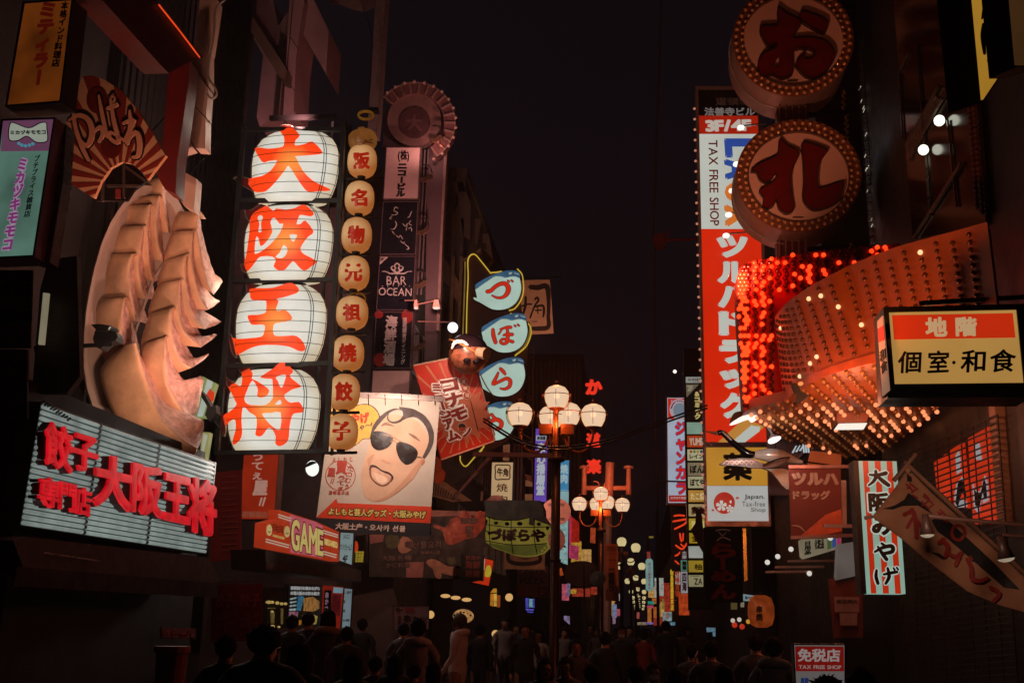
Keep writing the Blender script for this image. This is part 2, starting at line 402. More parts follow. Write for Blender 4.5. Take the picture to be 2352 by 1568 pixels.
# metal mesh, its glitter put in as randomly glowing flakes
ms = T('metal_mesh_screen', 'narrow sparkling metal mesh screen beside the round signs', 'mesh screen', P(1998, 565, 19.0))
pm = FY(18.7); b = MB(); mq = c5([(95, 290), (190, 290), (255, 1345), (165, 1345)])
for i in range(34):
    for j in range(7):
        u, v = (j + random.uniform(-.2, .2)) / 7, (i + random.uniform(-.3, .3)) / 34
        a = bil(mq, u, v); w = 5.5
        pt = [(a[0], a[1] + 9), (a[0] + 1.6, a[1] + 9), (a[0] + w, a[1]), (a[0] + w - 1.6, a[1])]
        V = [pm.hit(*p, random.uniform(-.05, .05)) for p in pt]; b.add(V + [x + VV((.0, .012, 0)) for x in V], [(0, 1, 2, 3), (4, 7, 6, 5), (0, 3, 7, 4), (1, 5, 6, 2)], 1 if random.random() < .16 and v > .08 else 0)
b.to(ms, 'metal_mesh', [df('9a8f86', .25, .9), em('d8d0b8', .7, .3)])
bars(ms, 'wire', [[pm.hit(*bil(mq, 0, k / 22), .06), pm.hit(*bil(mq, 1, k / 22), .06)] for k in range(23)] + [[pm.hit(*bil(mq, u, 0), .06), pm.hit(*bil(mq, u, 1), .06)] for u in (0, .33, .66, 1)], .008, df('2a2626', .4, .6))
# studded vertical strip at the far edge of the glass wall
st = T('studded_strip', 'dark red strip of unlit bulbs running up the glass wall edge', 'bulb strip', pX.hit(*c5(760, 1150), .1))
sq = c5([(650, -20), (705, -20), (800, 1180), (740, 1150)])
poly(st, 'backing', pX, sq, df('2c1613', .5), .05, .04)
b = MB()
for i in range(40):
    for u in (.25, .7): MB().ball(pX.hit(*bil(sq, u, (i + .5 * (u > .5)) / 40), .09), .035, 6, 4).to(st, 'bulb', df('50281e', .3))
# ---- leaning facade pieces on the left
bm_ = T('red_portal_frame', 'dark red painted beam and post framing the restaurant front', 'portal', (-6.2, 15.6, 0))
RED = df('3e0d0b', .5, 0, .3, 2)
poly(bm_, 'crossbeam', FX(-6.25), z1([(610, 0), (930, 0), (1000, 80), (1215, 345), (1140, 365), (1010, 440), (965, 395)]), RED, 0, .35)
poly(bm_, 'post', FY(15.9), z1([(1010, 430), (1135, 365), (1130, 480), (1090, 760), (1060, 960), (1050, 1160), (985, 1130), (940, 1050), (975, 800)]), df('5a100e', .5, 0, .3, 2), 0, .35)
bars(bm_, 'neon_line', [[FX(-6.25).hit(*z1(p, q), .03) for p, q in ((950, 30), (1070, 180), (1195, 345))]], .012, em('e8481a', .8, .3, 4))
sd = T('siding_wall', 'stepped salmon coloured cladding boards beside the red post', 'cladding wall', (-6.6, 17, 0))
SAL = df('b98e7c', .6, 0, .2, 1.2, .1, 12); ps = FY(16.9)
for i, q in enumerate(([(1195, 0), (1300, 0), (1265, 240), (1250, 320), (1180, 225)], [(1180, 232), (1250, 325), (1248, 520), (1140, 375)], [(1138, 385), (1245, 528), (1232, 700), (1118, 580)],
                       [(1115, 588), (1230, 708), (1228, 888), (1170, 885), (1095, 770)], [(1090, 785), (1150, 880), (1080, 900)], [(1060, 1005), (1175, 1070), (1160, 1260), (1100, 1230), (1050, 1150)])):
    poly(sd, 'board', ps, z1(q), SAL, -.05 * (i % 2), .25)
cb = T('cable', 'grey cable looping down the salmon cladding boards', 'cable', ps.hit(*z1(1270, 590)))
b = MB(); b.tube([ps.hit(p[0], p[1], .12) for p in smooth(z1([(1345, 0), (1290, 60), (1280, 200), (1250, 380), (1248, 470), (1290, 530), (1295, 570), (1265, 590), (1235, 560)]), 4, False)], .02); b.to(cb, 'sheath', df('8a7a70', .5))
for nm, lb, Y, items, mat in (
    ('clad_building', 'tall building with pale pink cladding panels high above the big lanterns', 24, [('pilaster', [(635, 0), (738, 0), (705, 215), (680, 400), (663, 750), (690, 800), (590, 800), (612, 440)]),
     ('overhang', [(742, 0), (800, 0), (903, 212), (884, 500), (712, 206)]), ('side_wall', [(310, 0), (520, 0), (560, 180), (635, 60), (610, 450), (560, 780), (430, 860), (410, 800), (455, 380), (310, 130)]),
     ('ledge', [(235, 0), (308, 0), (612, 468), (602, 542), (565, 525)])], df('a98084', .6, 0, .2, .8)),):
    o = T(nm, lb, 'building', P(*z4(640, 800), Y + 1))
    for i, (n, q) in enumerate(items): poly(o, n, FY(Y + (0, .3, .8, -.5)[i]), z4(q), df('6a5048', .6) if n == 'ledge' else mat, 0, 1.2)
    p4 = FY(Y); bars(o, 'joint_line', [[p4.hit(*z4(*a), .004), p4.hit(*z4(*c), .004)] for a, c in (((640, 255), (695, 335)), ((612, 545), (670, 620)), ((660, 0), (618, 480)))], .012, BLK)
    bars(o, 'downpipe', [[FY(Y + .6).hit(*z4(*a), .1), FY(Y + .6).hit(*z4(*c), .1)] for a, c in (((590, 260), (545, 800)),)], .05, df('3a2c2c', .5))
pil = T('tall_pillar', 'tall pale pillar standing above the small lanterns', 'pillar', P(*z4(1200, 900), 27))
poly(pil, 'shaft', FY(27), z4([(1225, -60), (1292, -60), (1240, 760), (1225, 915), (1168, 890), (1195, 500)]), df('8a7472', .6), 0, .5)
poly(pil, 'bracket', FY(26.8), z4([(1170, 735), (1238, 735), (1238, 760), (1170, 760)]), BLK, 0, .2)
aw = T('folded_banner', 'dim hanging cloth banner at the top of the tall pillar', 'banner', P(*z4(1030, 80), 26))
poly(aw, 'cloth', FY(26), z4([(910, -30), (1110, -30), (1140, 80), (1050, 60), (980, 30), (915, 25)]), df('8a706c', .8), 0, .03)
poly(aw, 'fold', FY(25.9), z4([(1115, -30), (1222, -30), (1222, 42), (1145, 82)]), df('6a5254', .8), 0, .03)
bars(aw, 'rope', [[FY(26).hit(p[0], p[1]) for p in smooth(z4([(1140, 80), (1180, 170), (1200, 300), (1180, 640)]), 4, False)]], .012, DKM)
# pipes, thin structure around the tenant building
o = T('building_pier', 'tall dim plum pier at the corner of the bar sign building', 'pier', P(*c6(450, 1500), 31))
poly(o, 'shaft', FY(30.9), c6([(420, 530), (552, 530), (520, 1100), (480, 2080), (395, 2080)]), df('5d4448', .6, 0, .2, 1), 0, .5)
poly(o, 'corner_trim', FY(30.7), c6([(535, 545), (556, 545), (525, 1100), (500, 1820), (478, 1820)]), df('8a6a64', .5), 0, .15)
bars(o, 'conduit', [[FY(30.5).hit(*c6(*a), .05), FY(30.5).hit(*c6(*c), .05)] for a, c in (((400, 540), (345, 1568)), ((425, 540), (372, 1568)))], .03, df('5a484a', .5))
o = T('roof_board', 'dim tan board and ducts on the roofs behind the bar signs', 'roof ducts', P(*c6(640, 1180), 41))
for n, q in (('board', [(585, 770), (612, 725), (632, 800), (635, 920), (605, 985)]), ('duct', [(632, 770), (665, 765), (725, 925), (720, 1180), (668, 1150), (640, 900)]), ('duct', [(755, 1030), (800, 1030), (770, 1215), (750, 1190)]), ('duct', [(810, 1135), (850, 1130), (880, 1310), (830, 1370), (800, 1340)])):
    poly(o, n, FY(41), c6(q), df('7d6a5c', .6), 0, .4)
bars(o, 'mast', [[FY(41).hit(*c6(603, 985)), FY(41).hit(*c6(585, 1568))]], .06, df('8a7468', .5))
fw_ = T('facade_cladding', 'tan diagonal wall panels between dark windows beside the puffer fish signs', 'facade', P(1030, 720, 40))
for q in ([(520, 1268), (578, 1370), (572, 1512), (515, 1440)], [(595, 1390), (645, 1480), (640, 1640), (585, 1540)]):
    poly(fw_, 'panel', FY(39.5), c6(q), df('9a7a6a', .6), 0, .2)
bars(fw_, 'post', [[FY(39.4).hit(*c6(*a)), FY(39.4).hit(*c6(*c))] for a, c in (((600, 1300), (580, 1900)), ((660, 1300), (640, 1800)))], .08, df('9a7e64', .5))
poly(fw_, 'eave', FY(39), c6([(665, 1310), (700, 1300), (795, 1235), (795, 1255), (705, 1310), (672, 1335)]), df('9a8468', .5), 0, .3)
# ================================================================ SIGNS, LANTERN SIDE
# ---- curry sign, top corner
p = FY(11.6, -6, (90, 120)); q = z1([(135, 10), (437, -10), (365, 612), (30, 638)])
o = sign('curry_sign', 'tall amber backlit sign lettered in dark red, above the turquoise sign', 'sign', p, q, em('74380f', .48, .45, 1.8), df('2a1c18', .5), .3, 4)
txt(o, p, 'ミティラー', z1([(240, 15), (345, 10), (265, 505), (180, 515)]), em('5a1206', .45, 0), .12, vert=True)
txt(o, p, '本格インド料理店', z1([(370, 10), (410, 10), (355, 400), (305, 400)]), df('1a0a06'), .06, vert=True)
bars(o, 'bracket', [[p.hit(*z1(400, 60), -.15), FX(-6.6).hit(*z1(440, 60))]], .03, DKM)
# ---- turquoise sign
p = FY(11.5, -4, (60, 420)); q = z1([(5, 712), (330, 702), (205, 1535), (-90, 1548)])
o = sign('boutique_sign', 'backlit turquoise sign with a pink head and white bow', 'sign', p, q, em('6c9484', .43, .35, 1.8), df('6a4a58', .4, .3), .32, 4)
poly(o, 'pink_head', p, z1([(18, 722), (322, 712), (292, 902), (5, 905)]), em('7a4a68', .5, .2), .004, .006)
bow = [(60, 740), (85, 735), (170, 765), (240, 735), (275, 735), (280, 770), (285, 830), (270, 850), (215, 850), (160, 815), (110, 840), (60, 840), (50, 800)]
poly(o, 'bow', p, z1(bow), em('a8b0a0', .6), .012, .01, sm=3)
strokes(o, 'bow_outline', p, [z1(bow)], df('2a2a2c'), .018, .004, 2, closed=True)
txt(o, p, 'ミカヅキモモコ', z1([(60, 780), (272, 775), (272, 803), (62, 805)]), df('2a1830'), .06, .022)
b = MB()
for i, (x, y) in enumerate(((112, 858), (130, 868), (152, 872), (175, 868), (195, 860))): b.prism(p, ell(*z1(x, y), 3.6, 3.6, 10), .012, .006)
b.to(o, 'bead_row', em('4a94a8', .7, 0))
otxt(o, p, 'ミカヅキモモコ', z1([(112, 950), (170, 945), (75, 1490), (5, 1500)]), em('8a3a7a', .6, 0), em('c0a8c0', .5, 0), .08, .24, vert=True)
txt(o, p, 'プチプライス雑貨店', z1([(208, 930), (240, 925), (180, 1295), (140, 1300)]), df('4a5a68'), .02, vert=True)
# stainless post beside it
o = T('steel_post', 'brushed steel post with glints beside the turquoise sign', 'post', P(*z2(200, 860), 11.8))
p = FY(11.7); poly(o, 'post_shaft', p, z1([(330, 720), (398, 750), (376, 1090), (298, 1570), (205, 1570)]), df('8a7f78', .28, .9, .2, 2), 0, .2)
poly(o, 'shop_wall', FY(12.1), z2([(290, 80), (460, 60), (478, 780), (400, 880), (190, 880), (240, 260)]), df('5a4c44', .6), 0, .1)
poly(o, 'light_strip', FY(11.9), z2([(258, 280), (292, 284), (262, 590), (228, 588)]), em('a0967a', .55), 0, .03)
b = MB()
for y in (985, 1085, 1160, 1240): b.ribbon(p, z1([(300 - (y - 985) * .17, y, 14), (335 - (y - 985) * .17, y + 12, 20), (378 - (y - 985) * .17, y + 2, 10)]), .006, .004)
b.to(o, 'yellow_metal_band', df('c0a860', .2, 1))  # tapered yellow metal strokes across the post
# other dark shop signs under it
o = T('shop_noren', 'dim striped cloth hanging at the frame edge under the turquoise sign', 'cloth', P(20, 900, 11.4)); p = FY(11.4)
for i, c in enumerate(('3a1a18', '1a1014', '4a2420', '140e12', '5a1c18', '3a1414')): poly(o, 'cloth_band', p, R(-10, 620 + i * 30, 75 - i, 649 + i * 30), df(c, .7), 0, .02)
poly(o, 'board', p, R(-10, 802, 62, 960), df('2a1214'), 0, .04); txt(o, p, '大阪名物', R(20, 810, 44, 940), df('5a2420'), .05, vert=True)
# ---- fan shaped board
def fan(par, name, pl, outline, c, n, mat, h, a0=0, par_=0, frac=1):
    b = MB(); O = outline
    def cross(a):
        dx, dy = math.cos(a), math.sin(a); ts = []
        for i in range(len(O)):
            x1, y1 = O[i][0] - c[0], O[i][1] - c[1]; x2, y2 = O[(i + 1) % len(O)][0] - c[0], O[(i + 1) % len(O)][1] - c[1]
            den = dx * (y2 - y1) - dy * (x2 - x1)
            if abs(den) < 1e-9: continue
            t = (x1 * (y2 - y1) - y1 * (x2 - x1)) / den; u = (x1 * dy - y1 * dx) / den
            if 0 <= u <= 1 and t > 0: ts.append(t)
        return ts
    for i in range(n):
        if i % 2 != par_: continue
        A = [a0 + 2 * math.pi * (i + .5 + (k / 4 - .5) * frac) / n for k in range(5)]; X = [cross(a) for a in A]
        for k in range(4):
            if not X[k] or not X[k + 1]: continue
            def pt(a, t): return (c[0] + math.cos(a) * t, c[1] + math.sin(a) * t)
            lo0, lo1 = (min(X[k]), min(X[k + 1])) if len(X[k]) > 1 and len(X[k + 1]) > 1 else (0.01, 0.01)
            b.prism(pl, [pt(A[k], lo0), pt(A[k], max(X[k])), pt(A[k + 1], max(X[k + 1])), pt(A[k + 1], lo1)], h, .006)
    return b.to(par, name, mat)
p = FY(14.2, -18, (260, 300))
OUT = z1([(440, 640), (455, 540), (498, 455), (550, 452), (620, 475), (720, 540), (820, 655), (910, 795), (990, 930), (880, 1075), (850, 1030), (790, 980), (725, 968), (660, 1005), (600, 1090), (560, 1185), (440, 1110), (370, 1055), (385, 760)])
o = T('fan_board', 'round topped board with red and cream rays and plump lettering', 'sign', p.hit(*z1(700, 1180)))
poly(o, 'board', p, OUT, df('c48a68', .5, 0, .15, 2), 0, .05)
fan(o, 'ray', p, OUT, z1(720, 1090), 46, df('7a2418', .5, 0, .15, 2), .006)
o2 = df('5c1410', .5); poly(o, 'red_disc', p, ell(*z1(665, 870), 24, 30), o2, .012, .006); poly(o, 'red_disc', p, ell(*z1(580, 600), 24, 30), o2, .012, .006)
strokes_ap = [[(435, 660, 14), (450, 760, 22), (490, 880, 26), (530, 960, 20)], [(410, 720, 10), (470, 690, 26), (530, 720, 32), (550, 800, 34), (520, 870, 28), (470, 830, 22), (450, 760, 18)],
              [(560, 790, 16), (600, 760, 26), (615, 800, 26), (590, 850, 18)], [(590, 570, 12), (610, 680, 24), (640, 820, 20)], [(640, 650, 22), (690, 630, 26), (700, 620, 20)], [(660, 590, 14), (680, 720, 26), (710, 850, 24), (660, 830, 22), (660, 790, 18), (740, 840, 16)],
              [(775, 660, 14), (780, 760, 30), (760, 860, 26)], [(735, 740, 18), (800, 720, 26), (745, 850, 22), (810, 790, 26), (835, 850, 34), (825, 930, 26), (790, 940, 14)]]
otl = [[(x, y, w + 22) for x, y, w in s_] for s_ in strokes_ap]
strokes(o, 'lettering_outline', p, [z1(s_) for s_ in otl], df('2a0c0a'), .02, .01)
strokes(o, 'lettering', p, [z1(s_) for s_ in strokes_ap], df('c98468', .5, 0, .1), .034, .01)
MB().prism(p, ell(*z1(672, 592), 7, 9), .034, .01, [ell(*z1(672, 592), 3, 5)]).to(o, 'lettering', df('c98468', .5, 0, .1))
o = T('round_window_frame', 'dark arched window frame below the fan board', 'window', P(*z1(700, 1190), 15)); p = FY(14.9)
arch = z1([(560, 1200), (590, 1090), (640, 1010), (700, 975), (760, 970), (820, 1005), (880, 1080), (800, 1140), (760, 1200)])
poly(o, 'glass', p, arch, df('120e0e', .2), 0, .05)
strokes(o, 'frame_bar', p, [z1(s_) for s_ in ([(620, 1030), (610, 1200)], [(740, 970), (740, 1180)], [(735, 985), (860, 1075)], [(640, 1110), (830, 1110)])], df('3a2c28', .4), .03, .03, 6)
poly(o, 'red_blind', FY(14.8), z1([(690, 1130), (720, 1130), (720, 1185), (690, 1185)]), df('6a1c18'), 0, .02)
# ---- giant dumplings on a plate
gz = T('dumpling_sculpture', 'giant plate of three pleated fried dumplings mounted on the restaurant front', 'sculpture', P(360, 1000, 17))
PL_ = [(580, 205), (520, 235), (440, 320), (350, 440), (270, 570), (190, 760), (120, 1000), (70, 1240), (40, 1420), (20, 1640)]
PLv = c2(PL_) + c3([(20, 480), (55, 700), (140, 970), (270, 1020), (390, 1105), (420, 800), (420, 500)]) + c2([(700, 1100), (1000, 640), (985, 460), (900, 310), (800, 215)])
pp = FY(17.5, 38, (300, 700))
poly(gz, 'plate', pp, PLv, df('a88c80', .3, 0, .15, 1), 0, .12)
MB().prism(pp, PLv, .1, .1, [ring(PLv, .09)]).to(gz, 'plate_rim', df('b89c90', .3, 0, .12, 1))
SKIN = df('c89a78', .42, 0, .25, 2.2, .25, 9); MEAT = df('d8a494', .6, 0, .35, 9, 1.0, 16)
def resample(q, n):
    q = smooth([tuple(p_[:2]) for p_ in q], 6, False); d = [0]
    for a, c_ in zip(q, q[1:]): d.append(d[-1] + math.hypot(c_[0] - a[0], c_[1] - a[1]))
    out = []
    for i in range(n + 1):
        t = d[-1] * i / n; k = max(0, min(len(d) - 2, sum(1 for v_ in d if v_ <= t) - 1)); out.append(lerp(q[k], q[k + 1], (t - d[k]) / max(1e-6, d[k + 1] - d[k])))
    return out
def dumpling(blades, Y0, step=.1):
    """pleats as curved overlapping blades: lip start, left path, edge, outer fringe"""
    b = MB(); rj = random.Random(5)
    for k, (Lp, E_, O_) in enumerate(blades):
        n = 14; Y = Y0 - step * k; O_ = list(O_) + [(O_[-1][0] * .62 + E_[-1][0] * .38 + 1, O_[-1][1] * .62 + E_[-1][1] * .38 + 3)]; L = resample(Lp, n); E1 = resample(E_, n); O1 = resample(O_, n); rows = []
        for i in range(n + 1):
            t = i / n; l, e, o = L[i], E1[i], O1[i]
            if l[0] > e[0] - 8: l = (e[0] - 8, l[1])
            y = Y + .25 * t * t; j = lambda a: rj.uniform(-a, a); dp = .16 + .5 * t
            row = [P(*lerp(e, l, 1.12), y + .5)]
            row += [P(*lerp(l, e, u), y + .15 * (1 - u) ** 2 + .02 * math.sin(5 * u + 3 * k + 6 * t)) for u in (0, .18, .4, .62, .82, .94)]
            row += [P(e[0] + j(.8), e[1], y + .012)]
            row += [P(*lerp(e, o, u), y + .03 + dp * u + j(.014) + .02 * math.sin(9 * u + 11 * t)) for u in (.2, .45, .7, .88)]
            row += [P(o[0] + j(2.2) * t, o[1] + j(1.5) * t, y + .05 + dp), P(o[0] - 3, o[1], y + .25 + dp)]
            rows.append(row)
        w = len(rows[0]); V = [v + VV((0, .3, -.01)) for v in rows[0]] + [lerp_v(v, VV((0, .05, .035))) for v in rows[0]] + [v for r in rows for v in r]; F = []; mi = []
        for i in range(n + 2):
            for c_ in range(w - 1): F.append((i * w + c_, i * w + c_ + 1, (i + 1) * w + c_ + 1, (i + 1) * w + c_)); mi.append(1 if c_ >= 7 and i > 1 else 0)
        s0 = len(b.v); b.v += V; b.f += [[q + s0 for q in f] for f in F]; b.m += mi
    return b.to(gz, 'dumpling', [SKIN, MEAT], smooth=True)
def lerp_v(v, d): return v + d
dumpling([(c2([(588, 175), (570, 310), (600, 420), (700, 640)]), c2([(798, 118), (778, 260), (782, 400), (810, 560), (840, 660)]), c2([(802, 130), (835, 330), (870, 480), (900, 620), (908, 660)])),
          (c2([(570, 308), (440, 400), (560, 560), (650, 900)]), c2([(735, 312), (712, 420), (714, 600), (738, 800), (770, 930)]), c2([(737, 316), (775, 480), (800, 680), (850, 850), (880, 900)])),
          (c2([(440, 398), (375, 605), (470, 800), (580, 1080)]), c2([(650, 396), (632, 560), (622, 760), (645, 980), (690, 1130)]), c2([(652, 400), (690, 540), (705, 720), (730, 900), (790, 1060)])),
          (c2([(375, 602), (285, 870), (400, 1050), (500, 1280)]), c2([(590, 596), (562, 750), (548, 960), (560, 1120), (610, 1290)]), c2([(592, 600), (622, 780), (640, 1000), (690, 1200), (720, 1280)])),
          (c2([(285, 868), (195, 1220), (300, 1350), (420, 1540)]), c2([(500, 866), (464, 980), (455, 1130), (468, 1300), (520, 1500)]), c2([(502, 868), (530, 1030), (550, 1200), (600, 1400), (650, 1520)])),
          (c2([(185, 1300), (140, 1420)]) + c3([(172, 240), (175, 420)]), c2([(412, 1280), (386, 1420)]) + c3([(400, 60), (410, 250), (440, 420)]), c2([(414, 1282), (462, 1450)]) + c3([(520, 60), (560, 200), (600, 400)]))], 17.45)
dumpling([(c2([(942, 462), (882, 650), (960, 850), (1080, 1120)]), c2([(1124, 462), (1106, 560), (1112, 700), (1150, 950), (1200, 1130), (1262, 1250)]), c2([(1128, 466), (1150, 650), (1200, 850), (1262, 1020), (1310, 1085), (1350, 1102)])),
          (c2([(880, 652), (812, 915), (900, 1050), (1050, 1380)]), c2([(1065, 640), (1048, 780), (1050, 900), (1080, 1080), (1130, 1270), (1200, 1400)]), c2([(1067, 644), (1092, 800), (1140, 1000), (1200, 1190), (1262, 1282), (1320, 1305)])),
          (c2([(815, 918), (748, 1150), (840, 1300)]) + c3([(1000, 60)]), c2([(1005, 866), (988, 1000), (995, 1150), (1030, 1380), (1090, 1500), (1180, 1580)]), c2([(1007, 868), (1030, 1000), (1080, 1180), (1150, 1370), (1230, 1450), (1330, 1500)])),
          (c2([(750, 1150), (665, 1430), (800, 1560)]) + c3([(930, 250)]), c2([(945, 1106), (930, 1250), (935, 1400), (965, 1560)]) + c3([(1060, 150), (1200, 280)]), c2([(947, 1108), (980, 1260), (1030, 1440), (1120, 1590)]) + c3([(1220, 190), (1372, 130)])),
          (c2([(665, 1432)]) + c3([(625, 240), (700, 420), (900, 560)]), c2([(870, 1382), (856, 1480)]) + c3([(904, 80), (920, 260), (1000, 420), (1120, 480)]), c2([(872, 1384), (900, 1500)]) + c3([(990, 100), (1060, 280), (1160, 400), (1302, 330)])),
          (c3([(625, 250), (605, 430), (660, 640), (800, 900), (960, 1010)]), c3([(845, 172), (836, 320), (846, 520), (870, 660), (970, 840), (1060, 960)]), c3([(847, 176), (900, 380), (960, 520), (1080, 640), (1230, 560), (1190, 800), (1135, 985)]))], 17.3)
def sec(z, *a): return [tuple(z(*p_) for p_ in s_) for s_ in a]
dC = sec(c3, ((420, 262), (540, 235), (560, 300)), ((190, 490), (600, 470), (720, 600)), ((230, 760), (690, 740), (880, 860)), ((330, 990), (790, 990), (1180, 990)), ((420, 1130), (880, 1080), (1230, 1050)), ((530, 1270), (1040, 1225), (1200, 1225)),
         ((660, 1405), (1150, 1295), (1165, 1300)), ((860, 1535), (1110, 1385), (1110, 1385)))
def bigdump(secs, Y0):
    rows = []; q = [sum((list(p_) for p_ in s_), []) for s_ in secs]; q = smooth([tuple(s_) for s_ in q], 4, False)
    for i, s_ in enumerate(q):
        L, Rr, F = s_[0:2], s_[2:4], s_[4:6]; t = i / (len(q) - 1); y = Y0 + .15 * math.sin(t * 9) * .25
        j = lambda a: random.uniform(-a, a)
        cols = [P(L[0] + 4, L[1], y + .7)] + [P(*lerp(L, Rr, u), y - .36 * math.sqrt(max(0, 1 - (1 - u * .95) ** 2)) + .32 + .012 * math.sin(14 * u + 8 * t)) for u in (0, .12, .3, .5, .7, .88, 1)]
        cols += [P(Rr[0] + 2, Rr[1] + 1, y + .06)] + [P(*lerp(Rr, F, u), y + .1 + .55 * u + j(.02)) for u in (.25, .5, .75, 1)] + [P(*lerp(Rr, F, .9), y + 1.1)]
        rows.append(cols)
    w = len(rows[0]); V = [v for r in rows for v in r]; F = []; mi = []
    for i in range(len(rows) - 1):
        for c in range(w - 1): F.append((i * w + c, i * w + c + 1, (i + 1) * w + c + 1, (i + 1) * w + c)); mi.append(1 if c >= 8 else 0)
    F.append(tuple(range(w))); mi.append(0); F.append(tuple((len(rows) - 1) * w + c for c in range(w))); mi.append(0)
    return mk(gz, 'dumpling', V, F, [SKIN, MEAT], mi, True)
bigdump(dC, 16.35)
# floodlight in front
o = T('floodlight', 'black floodlight on a bracket aimed up at the dumpling sculpture', 'floodlight', P(235, 800, 14.6)); p = FY(14.6)
b = MB(); b.prism(p, c3([(90, 48), (180, 42), (300, 62), (290, 80), (255, 115), (150, 110)]), 0, .25); b.to(o, 'lamp_hood', BLK)
b = MB(); b.prism(p, c3([(135, 105), (255, 105), (345, 125), (362, 170), (340, 210), (250, 235), (190, 290), (130, 270), (110, 190)]), -.03, .2); b.to(o, 'lamp_body', BLK)
poly(o, 'lens', p, c3([(262, 95), (278, 68), (292, 72), (272, 104)]), em('a8a090', .6), .01, .01)
bars(o, 'bracket', [[p.hit(*c3(310, 250), -.06), p.hit(*z2(208, 610), -.06)], [p.hit(*z2(208, 625), -.06), p.hit(*z2(470, 740), -.3)]], .035, BLK)
lamp('SPOT', 'dumpling_flood', P(330, 905, 14.2), 230, 'ffceb0', P(350, 700, 17.2), 95, .7, .15)
# ---- restaurant board with tube lamps and red channel letters
p = FX(-6.3)
BQ = [(95, 922), (497, 1062), (476, 1272), (46, 1206)]
o = sign('dumpling_board', 'wide white board of fluorescent tubes with raised red letters', 'sign', p, BQ, em('3c4644', .5, .3, 1.5), df('4a3c2c', .4, .3), .25, 2.5)
b = MB(); ends = MB()
for i in range(21):
    v = .035 + .94 * i / 20
    for u0, u1 in ((.012, .33), (.34, .665), (.675, .988)):
        a, c = bil(BQ, u0, v), bil(BQ, u1, v); b.tube([p.hit(*a, .05), p.hit(*c, .05)], .022, 6)
        ends.tube([p.hit(*c, .05), p.hit(*bil(BQ, min(.992, u1 + .012), v), .05)], .026, 5)
b.to(o, 'tube_lamp_row', em('9caaa4', .5, .3, 3)); ends.to(o, 'tube_socket_row', df('4a443c', .4))
RF, RS = em('dc1020', .66, .3, 6), df('6a1414', .5)
for s_, q_ in (('餃', [(108, 964), (170, 985), (168, 1088), (106, 1066)]), ('子', [(170, 990), (228, 1008), (226, 1092), (166, 1074)]), ('専', [(94, 1092), (140, 1102), (137, 1170), (90, 1160)]), ('門', [(140, 1104), (178, 1113), (176, 1178), (138, 1168)]),
               ('店', [(178, 1114), (212, 1122), (210, 1188), (174, 1178)]), ('大', [(220, 1036), (306, 1058), (304, 1176), (216, 1160)]), ('阪', [(306, 1056), (376, 1076), (374, 1190), (302, 1174)]), ('王', [(378, 1082), (442, 1098), (438, 1206), (374, 1192)]), ('将', [(436, 1092), (500, 1106), (498, 1236), (432, 1218)])):
    big = s_ in '大阪王将'
    txt(o, p, s_, [(x - 6, y + 1) for x, y in q_], RS, .07 if big else .05, .16, .1, name='channel_letter_side')
    txt(o, p, s_, q_, RF, .07 if big else .04, .2, .03, name='channel_letter')
wc = MB()
for i in range(10): wc.tube([p.hit(*z2(250 + i * 17, 938 + i * 11 + (i % 2) * 6), .1), p.hit(*z2(268 + i * 17, 930 + i * 11), .16)], .012, 4)
wc.to(o, 'cable_tangle', BLK)
o = T('frame_floodlight', 'black floodlight with loose cable clamped low on the lantern frame', 'floodlight', P(480, 960, 18.2)); p = FY(18.2)
poly(o, 'lamp_body', p, z2([(1195, 860), (1230, 900), (1262, 960), (1290, 950), (1295, 1000), (1250, 1050), (1225, 1010), (1240, 960), (1205, 905)]), BLK, 0, .2); bars(o, 'bracket', [[p.hit(482, 955, -.1), p.hit(505, 985, -.3)]], .03, BLK)
lamp('SPOT', 'frame_flood', P(512, 880, 16.0), 150, 'ffc8b8', P(415, 690, 17.2), 120, .8, .12)
# small sign slivers behind the dumplings
p = FY(19.2); o = sign('yellow_green_sign', 'small lime edged white sign with a red flame mark behind the dumplings', 'sign', p, c3([(1215, 570), (1350, 640), (1240, 985), (1130, 985)]), em('8a9a5a', .6), None, .15)
poly(o, 'white_band', p, c3([(1262, 600), (1320, 630), (1215, 975), (1160, 975)]), em('b8c4bc', .62), .006, .005)
poly(o, 'flame_mark', p, c3([(1250, 760), (1290, 690), (1310, 720), (1335, 730), (1330, 800), (1290, 860), (1245, 840)]), em('d83a1c', .7), .014, .005)
o = sign('lime_sign', 'narrow lime and cream sign low beside the lantern frame', 'sign', p, c3([(1205, 1130), (1288, 1135), (1245, 1400), (1188, 1390)]), em('a8a86a', .55), None, .15)
poly(o, 'white_band', p, c3([(1225, 1150), (1268, 1160), (1225, 1330), (1205, 1330)]), em('c4c8b4', .55), .006, .005)
